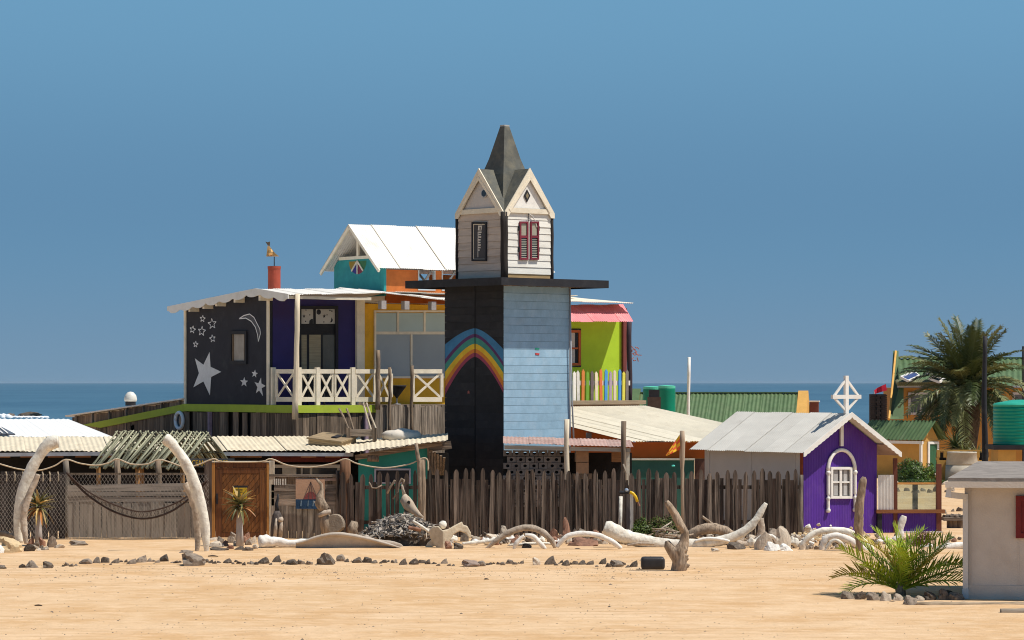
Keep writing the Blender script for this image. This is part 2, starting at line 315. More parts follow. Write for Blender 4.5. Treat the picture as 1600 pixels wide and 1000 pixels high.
orgw = M('orange wall', (.56, .16, .035), .8, .2, 3, dirt=(.44, .11, .03), da=.5, dth=.55, bump=.1)
starp = M('star silver paint', (.72, .71, .69), .7, .1, 5); starl = M('star outline paint', (.78, .78, .77), .7, .05)
moonf = M('moon grey paint', (.10, .10, .11), .7, .1)
ZF = 3.18; vc, vb = H.v(420), H.v(290)
vr = 1.62; ZR = 6.40; ve = -.12; ZE = 6.20; vre = H.v(278)
def zroof(v): return lerp(ZR, ZE, (vr-v)/(vr-ve)) if v < vr else lerp(ZR, 6.0, (v-vr)/(vre-vr))
u555, u567, u600, u720 = H.u(555, vc), H.u(567, vc), H.u(600, ve), H.u(735, vc)
# end wall with stars
MB().poly([(0, vc, ZF), (0, vb, ZF), (0, vb, zroof(vb)-.06), (0, vr, ZR-.06), (0, vc, zroof(vc)-.06)], (.12, 0, 0)).build('end_wall', starw, hr)
for a, b in ((vc-.06, vc+.07), (vb-.06, vb+.05)): MB().box(-.035, .12 if a > 2 else 0, a, b, ZF, zroof(a)-.09).build('corner_trim', offw, hr)
Lw = lambda px, py, u=-.001: H.L(px, py, u)
big = [(327.6,550),(329,573),(345.8,581),(330,589),(328,617.5),(318,596),(302.4,605),(311,583),(304.7,560),(318,570)]
MB().poly([Lw(*p) for p in big], (-.005, 0, 0)).build('painted_star', starp, hr)
sm = [(408,590),(408.5,599),(415,603),(409,606.5),(411,619),(405,610),(400,614.5),(402.5,605),(398,597),(404,599)]
MB().poly([Lw(*p) for p in sm], (-.005, 0, 0)).build('painted_star', starp, hr)
for cx, cy, r, ro in ((398, 584, 6.5, .15), (381.6, 597, 8, .05)): MB().poly([Lw(*p) for p in star_px(cx, cy, r, ro)], (-.005, 0, 0)).build('painted_star', starp, hr)
for cx, cy, r, ro in ((316.6,498,5.5,.1), (331.5,506,8.5,-.1), (301,515,6,.2), (315.4,517.5,7.8,.1), (332,529,6,-.15), (305.7,538,5,.1)):
    outline(Lw, star_px(cx, cy, r, ro), .022, (1, 0, 0)).build('outlined_star', starl, hr)
moon = [(373.6,498),(381,493),(390,490.7),(397,496),(401.7,505.8),(406,514),(406.9,521),(403.7,533.6),(402.5,523),(399,511),(392.6,502),(384,497)]
MB().poly([Lw(*p) for p in moon], (-.003, 0, 0)).build('painted_moon', moonf, hr); outline(lambda a, b: Lw(a, b, -.005), moon, .028, (1, 0, 0)).build('moon_outline', starl, hr)
wn = frame_rect(hr, Lw, 361, 517, 387, 569, .10, (-.05, 0, 0), black_p, 'window')
MB().poly([Lw(365, 521), Lw(383, 521), Lw(383, 565), Lw(365, 565)], (-.012, 0, 0)).build('blind', M('dusty blind', (.42, .37, .31), .8, .2, 3, bump=.2), wn)
frame_rect(wn, lambda a, b: Lw(a, b, -.012), 364.5, 520.5, 383.5, 565.5, .035, (-.03, 0, 0), M('brown sash', (.22, .15, .09), .8, .2))
# roofs
ur = -.30
roof_sheets(hr, (ur, ve, ZE), (u600, ve, ZE+.1), (ur, vr, ZR), (u600, vr, ZR+.06), 6, roof_w)
roof_sheets(hr, (ur, vre, 6.0), (u600+8, vre, 6.0), (ur, vr, ZR), (u600+8, vr, ZR), 12, roof_w)
roof_sheets(hr, (u600-.05, ve+.05, ZE+.12), (H.u(720, ve), ve+.1, H.z(472, H.u(720), 0)), (u600-.05, vr+.6, ZR+.12), (H.u(720, ve), vr+.6, ZR-.05), 4, roof_w)
uk = H.u(720, ve); roof_sheets(hr, (uk-.03, ve+.1, H.z(472, uk, 0)-.02), (H.u(870, .6), .7, 6.1), (uk-.03, vr+.6, ZR-.07), (H.u(870, .6), vr+.6, 6.3), 5, roof_w)
# scalloped bargeboard on the end gable
top = [(vre+.02, 6.0), (vr, ZR), (ve-.02, ZE)]; low = []
for i in range(61):
    t = i/60; v = lerp(ve-.02, vre+.02, t); ph = (t*9) % 1
    low.append((v, zroof(max(min(v, vre), ve))-.10-.10*abs(sin(pi*ph))**.6*(1 if .03 < t < .97 else .3)))
MB().poly([(ur-.02, a, b+.03) for a, b in top]+[(ur-.02, a, b) for a, b in low], (-.03, 0, 0)).build('bargeboard', white_p, hr)
for px in (310, 332, 352, 381): v = H.v(px); MB().box(ur, .1, v-.05, v+.05, zroof(v)-.24, zroof(v)-.04).build('rafter', offw, hr)
MB().box(ur, .1, vc-.05, vc+.05, zroof(vc)-.3, zroof(vc)-.04).build('rafter', offw, hr)
MB().box(ur, H.u(582, ve), ve+.06, ve+.11, ZE-.10, ZE-.02).build('eave_beam', offw, hr)
# porch wall, indigo
MB().box(.13, u555, vc, vc+.12, ZF, 6.15).build('porch_wall', navy, hr)
Fw = lambda px, py, v=vc-.001: H.F(px, py, v)
fr = frame_rect(hr, Fw, 465, 478, 527, 620, .09, (0, -.06, 0), black_p, 'glazed_door')
def quadF(x0, y0, x1, y1, v=vc-.001): return [H.F(x0, y0, v), H.F(x1, y0, v), H.F(x1, y1, v), H.F(x0, y1, v)]
MB().poly(quadF(470, 482, 523, 616), (0, -.008, 0)).build('dark_pane', black_p, fr)
pap = M('paper pane', (.50, .48, .44), .6, .08, 3); cur = M('striped curtain', (.30, .26, .17), .8, .25, 3, (.4, .4, 7))
for x0, x1 in ((468, 489), (493.5, 523)): MB().poly(quadF(x0, 482, x1, 506, vc-.012), (0, -.01, 0)).build('pane', pap, fr)
for x0, x1 in ((466, 479), (483, 501)): MB().poly(quadF(x0, 523, x1, 590, vc-.012), (0, -.01, 0)).build('curtain', cur, fr)
MB().poly(quadF(504, 523, 523, 612, vc-.012), (0, -.008, 0)).build('pane', M('dim pane', (.07, .07, .055), .25, .2, 2, spec=.5), fr)
def dotF(pts, v=vc-.023): return MB().poly([H.F(a, b, v) for a, b in pts], (0, -.004, 0))
disc = lambda cx, cy, r: [(cx+r*.85*cos(i*pi/6), cy+r*sin(i*pi/6)) for i in range(12)]
for mb in (dotF(disc(498, 487.5, 4.2)), dotF(star_px(506.5, 494, 3.2)), dotF([(518,496),(520,500),(518.5,503.5),(515,503.8),(517,501.5)]), dotF(disc(515.5, 485, 1.2)), dotF(disc(518.5, 486, 1.2)), dotF(disc(511, 492, 1)), dotF(disc(506, 503, 1)),
           dotF(star_px(475, 494, 3)), dotF(disc(478, 484.5, 1)), dotF(disc(484, 492, 1)), dotF(disc(477.5, 502, 1)), dotF([(483,506),(483.5,501),(486,498.5),(489,498.5),(489,506)])): mb.build('painted_mark', black_p, fr)
MB().box(u555, u567, vc-.10, vc+.1, ZF, 6.2).build('white_column', offw, hr)
# mustard wall and big window
MB().box(u567, H.u(852, vc)-.003, vc, vc+.12, ZF, 6.05).build('porch_wall', yelw, hr)
wf = frame_rect(hr, Fw, 584, 485, 715, 591, .055, (0, -.05, 0), offw, 'window_frame')
for x0, x1 in ((586, 619), (623, 661), (664, 713)): MB().poly(quadF(x0, 489, x1, 518, vc-.001), (0, -.02, 0)).build('upper_pane', aqua_gl, wf)
for x0, x1 in ((586, 640), (644, 713)): MB().poly(quadF(x0, 522, x1, 588, vc-.001), (0, -.02, 0)).build('lower_pane', grey_gl, wf)
for x0, x1, y0, y1 in ((586, 713, 518, 522.5), (619.5, 622.5, 488, 518), (661, 664, 488, 518), (640.5, 643.5, 522, 589)): MB().poly(quadF(x0, y0, x1, y1), (0, -.04, 0)).build('glazing_bar', offw, wf)
for px in (597, 633, 675): u = H.u(px, .1); MB().box(u-.08, u+.08, ve+.12, ve+.3, 5.86, 6.1).build('rafter_tail', M('grey beam', (.42, .38, .36), .8, .15), hr)
# deck, lime fascia, basement
MB().box(.02, H.u(1000, 0), .02, vc, ZF-.1, ZF).build('deck', plank_h, hr)
u585 = H.u(586)
MB().box(-.05, u585, -.05, 0, ZF-.21, ZF).build('lime_fascia', limeb, hr)
MB().box(-.05, 0, 0, vb, ZF-.21, ZF+.003).build('lime_fascia', limeb, hr)
vl = H.v(135); vf = H.v(113)
zl = lambda v: lerp(ZF, H.z(663, 0, vl), (v-vb)/(vl-vb))
MB().poly([(-.05, vb, ZF-.21), (-.05, vb, ZF), (-.05, vl+.2, zl(vl+.2)), (-.05, vl-1.0, zl(vl-1)-.2)], (.05, 0, 0)).build('lime_fascia', limeb, hr)
zt = lambda v: lerp(H.z(624, 0, vb), H.z(650, 0, vf), (v-vb)/(vf-vb))
plank_wall(hr, (.02, vb, 0), (0, 1, 0), (1, 0, 0), vf-vb, lambda f: zl(lerp(vb, vf, f))-.3, lambda f: zt(lerp(vb, vf, f))-.03, .28, .03, plank_b)
MB().poly([(-.1, vb+.02, zt(vb)), (-.1, vf+.3, zt(vf+.3)), (4, vf+.3, zt(vf+.3)), (4, vb+.02, zt(vb))], (0, 0, .04)).build('lean_to_roof', roof_w, hr)
for k in range(7): v = lerp(vb+.3, vf-.3, k/6); MB().box(-.06, .0, v-.03, v+.03, zl(v)+.01, zt(v)-.01).build('batten', plank_g, hr)
plank_wall(hr, (.01, 0, 0), (0, 1, 0), (1, 0, 0), vb, 1.6, ZF-.22, .25, .03, plank_b, skip=.06, rs=random.Random(5))
plank_wall(hr, (.01, vb, 0), (0, 1, 0), (1, 0, 0), vf-vb, 1.2, lambda f: zl(lerp(vb, vf, f))-.2, .25, .03, plank_b, skip=.04, rs=random.Random(6))
plank_wall(hr, (0, .01, 0), (1, 0, 0), (0, 1, 0), u585, 1.6, ZF-.22, .24, .03, plank_b, skip=.07, rs=random.Random(8))
plank_wall(hr, (u585, .01, 0), (1, 0, 0), (0, 1, 0), H.u(705)-u585, 1.6, ZF-.03, .17, .03, plank_g, jz=.05, skip=.03, rs=random.Random(9))
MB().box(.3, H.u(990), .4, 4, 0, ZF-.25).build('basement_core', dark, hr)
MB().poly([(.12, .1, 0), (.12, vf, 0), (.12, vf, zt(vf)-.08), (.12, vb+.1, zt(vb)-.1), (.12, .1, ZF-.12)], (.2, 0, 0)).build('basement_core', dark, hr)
pr = H.L(280, 657, -.06); prt = MB(); prt.tube([pr+Vector((0, .23*cos(i*pi/12), .235*sin(i*pi/12))) for i in range(25)], .052, 8, ref=(1, 0, 0)); po = prt.build('porthole_ring', M('white tyre', (.93, .92, .90), .7, .1), hr, smooth=True)
MB().poly([pr+Vector((.03, .2*cos(i*pi/10), .22*sin(i*pi/10))) for i in range(20)], (.01, 0, 0)).build('porthole_glass', glass_d, po)
# purple-topped stub posts under the deck
for px in (328, 572): p = H.L(px, 650, -.07) if px < 463 else H.F(px, 650, -.07); MB().box(p.x-.05, p.x+.05, p.y-.05, p.y+.05, 1.7, ZF-.22).build('post', M('lilac post', (.3, .22, .27), .8, .3), hr)
# balustrade: X panels
def xpanel(mk, x0, x1, yt=578, yb=628, th=.05):
    a, b, c, d = mk(x0, yt), mk(x1, yt), mk(x1, yb), mk(x0, yb); hz = Vector((0, 0, 1)); rl = (b-a).normalized(); rf = rl.cross(hz)
    o = MB().bar(a-hz*.04, b-hz*.04, .12, th+.02, rf).build('balustrade', offw, hr)
    MB().bar(d+hz*.07, c+hz*.07, .13, th, rf).build('bottom_rail', offw, o)
    for p, q in ((a, d), (b, c)): MB().bar(p-hz*.102, q+hz*.137, .10, th-.006, rf).build('stile', offw, o)
    i = rl*.05+hz*.0
    MB().bar(a+i-hz*.1, c-i+hz*.135, .065, th-.02, rf).build('brace', offw, o); MB().bar(b-i-hz*.1, d+i+hz*.135, .065, th-.03, rf).build('brace', offw, o)
xpanel(lambda a, b: H.L(a, b, .03), 432, 460)
for x0, x1 in ((469, 493), (498, 521), (522.5, 547), (555, 586), (589, 611), (645, 690)): xpanel(lambda a, b: H.F(a, b, .06), x0, x1)
for px, fn in ((427, 'L'), (467, 'F'), (496, 'F'), (551, 'F')):
    p = H.L(px, 600, .03) if fn == 'L' else H.F(px, 600, .06); MB().box(p.x-.06, p.x+.06, p.y-.05, p.y+.05, ZF, H.z(574, p.x, p.y)).build('newel_post', offw, hr)
rs = random.Random(2)
def gpole(px, y0, y1, r, mat, off=-.12, lean=0):
    a = H.F(px, y0, off); b = H.F(px+lean, y1, off); pts = [lerp(a, b, i/7)+Vector((rs.uniform(-.02, .02), rs.uniform(-.02, .02), 0)) for i in range(8)]
    MB().tube(pts, [r*(1-.15*i/7)*rs.uniform(.92, 1.08) for i in range(8)], 8).build('pole', mat, hr, smooth=True)
gpole(461, 655, 459, .085, pole_p, -.16, 4); gpole(590.5, 640, 547, .07, pole_w); gpole(609, 680, 574, .05, pole_w); gpole(643, 680, 571, .05, pole_w)
# rooftop cabin: teal gable end, orange side, white tin roof
V0 = 2.0; U0 = H.u(600, V0); V1 = H.v(522, U0); U1 = H.u(867, V0-.22)-.3; ZB = 6.3; ZC = H.z(421, U0, V0)+.02; vm = (V0+V1)/2; oh = .22; ZRC = H.z(350, U0, vm)-.02; uo = U0-.36
sl_ = (ZRC-ZC)/((V1-V0)/2+oh); zg = lambda v: ZRC-abs(v-vm)*sl_-.03
zmid = H.z(405, U0, vm)
vq = lambda z: (ZRC-.05-z)/sl_
MB().poly([(U0, V0, ZB), (U0, V1, ZB), (U0, V1, min(zmid, zg(V1)-.03)), (U0, vm+min(vq(zmid), V1-vm), zmid), (U0, vm-min(vq(zmid), V1-vm), zmid), (U0, V0, min(zmid, zg(V0)-.03))], (.08, 0, 0)).build('teal_wall', tealw, hr)
C = lambda px, py: H.L(px, py, U0-.001)
mk = C(559, 408); rad_ = .38
tri = [(M('yellow glass', (.35, .22, .02), .4), pi, 1.27*pi), (M('blue glass', (.03, .03, .25), .4), 1.27*pi, 1.5*pi), (M('red glass', (.25, .03, .06), .4), 1.5*pi, 1.73*pi), (M('green glass', (.03, .15, .05), .4), 1.73*pi, 2*pi)]
for m_, a0, a1 in tri: MB().poly([mk]+[mk+Vector((0, -rad_*1.25*cos(lerp(a0, a1, i/6)), rad_*sin(lerp(a0, a1, i/6)))) for i in range(7)], (-.006, 0, 0)).build('fan_window', m_, hr)
for a in (1.27*pi, 1.5*pi, 1.73*pi): MB().bar(mk+Vector((-.02, 0, 0)), mk+Vector((-.02, -rad_*1.25*cos(a), rad_*sin(a))), .05, .02, (1, 0, 0)).build('fan_bar', offw, hr)
MB().box(U0-.05, U0+.02, vm-vq(zmid+.1), vm+vq(zmid+.1), zmid, zmid+.09).build('tie_beam', offw, hr)
MB().box(U0-.05, U0+.0, vm-.05, vm+.05, zmid+.09, ZRC-.1).build('king_post', offw, hr)
MB().poly([(U0+1.2, vm-vq(zmid)+.15, zmid), (U0+1.2, vm+vq(zmid)-.15, zmid), (U0+1.2, vm, ZRC-.2)], (.02, 0, 0)).build('inner_gable', M('grey tin', (.33, .32, .30), .6, .1, 8, (1, 6, 1)), hr)
for v in (V1+.02, V0-.02):
    MB().bar((uo+.04, v+(oh if v > vm else -oh), zg(v+(oh if v > vm else -oh))-.03), (uo+.04, vm, ZRC-.07), .09, .05, (1, 0, 0)).build('bargeboard', offw, hr)
# orange side walls with open windows
wz0, wz1 = H.z(455, U0+1.5, V0)+.02, H.z(421, U0+1.5, V0)-.03
ops = [(H.u(653, V0), H.u(680, V0)), (H.u(690, V0), H.u(717, V0)), (H.u(724, V0), H.u(750, V0))]
for vv in (V0, V1-.08):
    mb = MB(); e = U0+.08; near = vv == V0
    for a, b in ops: mb.box(e, a, vv, vv+.08, wz0, wz1); e = b
    mb.box(e, U1, vv, vv+.08, wz0, wz1); mb.box(U0+.08, U1, vv, vv+.08, ZB-.2, wz0); mb.build('orange_wall', orgw, hr)
gb = M('grey brace', (.32, .31, .30), .7, .2)
for a, b in ops: MB().bar((a+.1, V0+.12, wz0), (b-.05, V0+.12, wz1), .06, .04).build('brace', gb, hr); MB().bar((b-.05, V1-.14, wz0+.2), (a+.15, V1-.14, wz1), .06, .04).build('brace', gb, hr)
for k, (a, b) in enumerate(ops):
    mb = MB(); f = .035
    mb.box(a, b, V0-.02, V0+.09, wz0, wz0+f); mb.box(a, a+f, V0-.02, V0+.09, wz0+f, wz1); mb.box(b-f, b, V0-.02, V0+.09, wz0+f, wz1); mb.build('window_frame', M('pale blue frame', (.55, .6, .62), .6, .1), hr)
ze = zg(V0-oh)+.03
roof_sheets(hr, (uo, V0-oh, ze), (U1+.3, V0-oh, ze), (uo, vm, ZRC), (U1+.3, vm, ZRC), 8, roof_w, lap=M('rust stained lap', (.80, .69, .52), .8, .15, 5))
roof_sheets(hr, (uo, V1+oh, ze), (U1+.3, V1+oh, ze), (uo, vm, ZRC), (U1+.3, vm, ZRC), 8, roof_w)
# chimney
cp = H.w(0, 0, 0); cu, cv = None, None
uch = 1.0; vch = None
kx = H.u(428.5, 2.6); MB().lathe([(.18, 5.9), (.18, H.z(447, kx, 2.6)), (.18, H.z(420, kx, 2.6)), (.19, H.z(420, kx, 2.6)), (.19, H.z(416, kx, 2.6)), (.16, H.z(416, kx, 2.6)), (.16, H.z(420, kx, 2.6))], (kx, 2.6, 0), 20).build('chimney', M('red chimney', (.36, .065, .035), .7, .15, 4, dirt=(.2, .05, .03), da=.5), hr, smooth=False)
# lime room behind the pink awning
ul, uR = H.u(852, vc), H.u(971, vc)
MB().box(ul, uR, vc, vc+.12, ZF, 6.05).build('porch_wall', limew, hr)
MB().box(uR-.12, uR, vc+.12, vc+4.5, ZF, 6.05).build('end_wall', limew, hr)
MB().box(uR-.0, uR+.13, vc-.1, vc+.1, ZF, 6.05).build('corner_post', M('maroon post', (.17, .045, .04), .8, .25, 3, VW), hr)
z1_ = H.z(464, H.u(890), 0); ua, ub = H.u(868, .3), H.u(986, .9)
roof_sheets(hr, (ua, .75, H.z(474, ua, .75)+.06), (ub, .75, H.z(474, ub, .75)), (ua, 3.5, H.z(450, ua, 3.5)), (ub-.2, 3.5, H.z(466, ub, 3.5)), 5, roof_c2)
MB().box(ua, uR, vc-.06, vc-.01, 5.98, 6.12).build('eave_beam', M('maroon beam', (.2, .05, .06), .8, .2), hr)
roof_sheets(hr, (ua, .42, H.z(503, ua, .42)), (H.u(990, .42), .42, H.z(503, H.u(990), .42)), (ua, vc-.05, H.z(477, ua, vc)), (H.u(972, vc), vc-.05, H.z(476, uR, vc)), 6, roof_pk, name='awning_sheet')
wq = frame_rect(hr, Fw, 880, 516, 906, 571, .07, (0, -.05, 0), M('orange sash', (.5, .12, .03), .6, .15), 'window'); frame_rect(wq, Fw, 878.5, 513.5, 907, 573.5, .035, (0, -.03, 0), black_p)
MB().poly(quadF(883, 520, 898, 567), (0, -.012, 0)).build('curtain', pap, wq); MB().poly(quadF(898, 520, 903, 567), (0, -.01, 0)).build('pane', glass_d, wq)
MB().poly(quadF(883, 543, 903, 545.5, vc-.02), (0, -.02, 0)).build('glazing_bar', MATS['orange sash'], wq)
dk = M('dark plum post', (.05, .035, .045), .8, .2, 3, VW); p = H.F(983.5, 560, .12); MB().tube([(p.x+.02*sin(i), p.y, lerp(ZF, H.z(503, p.x, .12), i/6)) for i in range(7)], .075, 8).build('porch_post', dk, hr, smooth=True)
# ledge under the coloured pickets
MB().box(H.u(872), H.u(1004), -.18, .02, ZF-.02, ZF+.1).build('ledge', M('sandy ledge', (.38, .30, .2), .9, .25, 4, HW), hr)
MB().box(H.u(872), H.u(988), .06, .09, H.z(599, H.u(930), 0)-.06, H.z(599, H.u(930), 0)+.08).build('picket_rail', white_p, hr)
pc = dict(mint=(.45,.72,.5), white=(.8,.77,.7), orange=(.75,.25,.06), green=(.18,.38,.04), plum=(.16,.12,.13), red=(.72,.17,.06), blue=(.08,.32,.68), lilac=(.5,.4,.48), yellow=(.75,.68,.1), grey=(.2,.18,.16), cream=(.78,.68,.5))
prof = [(-.05, 0), (.05, 0), (.05, .93), (0, 1.0), (-.05, .93)]
pk = MB().poly([(a, 0, b) for a, b in prof], (0, .03, 0)).mesh('coloured_picket')
rr = random.Random(4)
for px, c in ((892,'mint'),(898,'white'),(904,'white'),(911,'orange'),(918,'green'),(925.5,'plum'),(932.5,'cream'),(939.5,'red'),(947,'blue'),(954,'lilac'),(961,'cream'),(968.5,'blue'),(974.5,'yellow'),(980,'grey')):
    p = H.F(px, 600, .02); inst('coloured_picket', pk, hr, (p.x, .02, ZF+.02), (0, rr.uniform(-.02, .02), 0), (1, 1, (H.z(580, p.x, 0)-ZF)*rr.uniform(.96, 1.06)), M('picket '+c, pc[c], .7, .1, 4, dirt=(.35, .28, .2), da=.5, dth=.62))
o = MB(); q = H.F(993, 553, .1); ob = random.Random(1)
for k in range(14): a = q+Vector((ob.uniform(-.13, .13), 0, ob.uniform(-.2, .2))); o.bar(a, a+Vector((ob.uniform(-.12, .12), ob.uniform(-.1, .1), ob.uniform(-.12, .12))), .02, .02)
o.bar(q+Vector((-.18, 0, .25)), q+Vector((.05, 0, .05)), .02, .02); o.build('hanging_mobile', M('red shell', (.4, .14, .12), .7, .3), hr)
# things on the porch
p = H.w(*H.F(620, 600, .9)); t = thing('wine_glass_stool', 'dark bowl-shaped plant stand on the porch below the mustard window', 'stand', (p.x, p.y, ZF))
MB().lathe([(.02, .18), (.26, .5), (.28, .55), (.02, .53)], n=16).build('bowl', black_p, t, smooth=True); MB().lathe([(.12, 0), (.12, .02), (.02, .03), (.02, .2)], n=12).build('stem', steel, t)
p = H.w(*H.F(490, 590, .6)); t = thing('porch_table', 'low dark round table on the porch behind the white balustrade', 'table', (p.x, p.y, ZF))
MB().lathe([(.02, .72), (.5, .72), (.5, .76), (.02, .77)], n=20).build('table_top', black_p, t)
for k in range(4): MB().tube([(.35*cos(k*pi/2+.6), .35*sin(k*pi/2+.6), 0), (.3*cos(k*pi/2+.6), .3*sin(k*pi/2+.6), .72)], .025).build('leg', black_p, t)
# weathervane
p = H.w(kx, 2.6, H.z(416, kx, 2.6)); t = thing('weathervane', 'coppery bird-shaped weathervane on a rod above the red chimney', 'weathervane', p)
MB().tube([(0, 0, -.25), (0, 0, .27)], .014).build('rod', black_p, t)
S = lambda x, y: ((x-483)/10/54.5, 0, (560-y)/10/54.5)
copper = M('copper plate', (.62, .36, .14), .35, .35, 6, metal=.7, rnd=0); tm = M('tarnished copper', (.2, .14, .09), .5, .3, metal=.5)
bb = MB()
ring = [((383, 250), .03), ((395, 300), .1), ((420, 350), .14), ((450, 395), .1), ((462, 408), .05)]
bb.poly([S(360, 410), S(370, 330), S(380, 240), S(410, 250), S(460, 320), S(510, 370), S(560, 408)], (0, .05, 0)); bb.ball(Vector(S(425, 350))+Vector((0, .02, 0)), (.09, .09, .1)); bb.build('body', copper, t)
MB().poly([S(380, 235), S(345, 178), S(380, 190), S(418, 178), S(412, 250)], (0, .03, 0)).build('tail_fin', tm, t)
# ------------------------------------------------------------------ rainbow tower
T = Fr(787, 78, R(42)); tr = T.root('rainbow_tower', 'tall boarded tower, black rainbow face, blue face, small steepled cabin on top', 'tower')
WT, DT = T.u(889), T.v(695); ZT = T.z(445); 
bluep = M('pale blue paint', (.29, .45, .57), .75, .14, 2, (1.6, 1.6, 1), (.44, .55, .63), .4, .56, 1.6, .2, 20, .07)
blackb = M('tower black', (.016, .016, .02), .75, .3, 3, dirt=(.035, .033, .033), da=.6, dth=.55, bump=.15, rnd=.25)
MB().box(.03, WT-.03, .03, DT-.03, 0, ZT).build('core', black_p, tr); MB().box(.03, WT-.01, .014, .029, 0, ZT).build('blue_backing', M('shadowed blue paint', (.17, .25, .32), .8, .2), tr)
zb = T.z(684); n = 19; hb = (ZT-zb)/n
rb = random.Random(11)
for i in range(-10, n):
    z = zb+i*hb; t_ = rb.uniform(0, .006); MB().box(.0, WT, -.0-t_, .028, z+.003+rb.uniform(0, .004), z+hb-.002).build('board', bluep, tr)
vmid = T.v(742)
for a, b in ((.002, vmid-.012), (vmid+.012, DT)):
    k = 0; z = 0
    while z < ZT-.05: zz = min(z+.2, ZT); t_ = rb.uniform(0, .003); MB().box(-t_, .028, a, b, z+.003, zz-.002).build('black_board', blackb, tr); z = zz
MB().box(-.012, .01, vmid-.03, vmid-.012, 0, ZT).build('seam_batten', black_p, tr)
# rainbow painted across the two black panels
pk_ = [513, 521.5, 527, 537, 545, 551, 557.5]; eL = [538, 561, 569, 581, 595, 606, 617]; eR = [546, 566, 573, 583, 596, 607, 614]
cols = [('rainbow blue', (.05, .19, .36)), ('rainbow purple', (.10, .035, .12)), ('rainbow green', (.05, .25, .20)), ('rainbow yellow', (.72, .46, .03)), ('rainbow orange', (.62, .2, .03)), ('rainbow crimson', (.30, .05, .09))]
XL, XR, XM = 695.6, 786.6, 742
def ry(i, x):
    t = (XM-x)/(XM-XL) if x < XM else (x-XM)/(XR-XM); e = eL[i] if x < XM else eR[i]; return pk_[i]+(e-pk_[i])*t**1.55
for i, (nm, c) in enumerate(cols):
    for (xa, xb) in ((XL, XM-.5), (XM+.6, XR)):
        mb = MB(); N_ = 14; xs_ = [lerp(xa, xb, k/N_) for k in range(N_+1)]
        A = [T.L(x, ry(i, x), -.006) for x in xs_]; B = [T.L(x, ry(i+1, x), -.006) for x in xs_]
        vs = A+B; mb.add(vs+[v+Vector((.005, 0, 0)) for v in vs], [(k, k+1, N_+2+k, N_+1+k) for k in range(N_)])
        mb.build('rainbow_band', M(nm, c, .75, .15, 4, dirt=tuple(x*.6 for x in c), da=.5, dth=.58, bump=.1, rnd=0), tr)
MB().poly([T.F(836, 543.5, -.012), T.F(843, 544, -.012), T.F(842.5, 546.5, -.012), T.F(836.5, 546, -.012)], (0, .01, 0)).build('painted_mark', M('mark green', (.03, .3, .2)), tr)
MB().poly([T.F(836.5, 551.5, -.012), T.F(843, 552, -.012), T.F(842.5, 555, -.012), T.F(837, 554.5, -.012)], (0, .01, 0)).build('painted_mark', M('mark red', (.5, .05, .04)), tr)
MB().poly([T.L(*p, -.007) for p in star_px(732, 613, 3.2)], (.004, 0, 0)).build('painted_mark', M('mark brick', (.35, .1, .08)), tr)
MB().box(WT, WT+.05, -.02, .05, 0, ZT-.02).build('edge_strip', M('grey strip', (.35, .37, .4), .7, .1), tr)
MB().tube([(WT-.05, -.08, ZT-.05), (WT+.02, -.09, 3.5), (WT+.1, -.1, 2.0)], .022, 6).build('down_pipe', steel, tr, smooth=True)
# platform
o_ = .72
def ring(z0, z1, a, mat, name): return MB().box(-a, WT+a, -a, DT+a, z0, z1).build(name, mat, tr)
z0, z1 = T.z(446, -.5, -.5), T.z(435, -.5, -.5)
ring(z0+.09, z1, o_-.02, plank_b, 'platform_deck')
for nm, b in (('fascia', (-o_-.03, WT+o_+.03, -o_-.03, -o_, z0, z1+.02)), ('fascia', (-o_-.03, -o_, -o_, DT+o_+.03, z0, z1+.02)), ('fascia', (WT+o_, WT+o_+.03, -o_, DT+o_+.03, z0, z1+.02)), ('fascia', (-o_, WT+o_, DT+o_, DT+o_+.03, z0, z1+.02))): MB().box(*b).build(nm, black_p, tr)
for k in range(9): u = lerp(0, WT, k/8); MB().box(u-.03, u+.03, -o_+.02, -.02, z0+.01, z0+.09).build('joist', plank_b, tr)
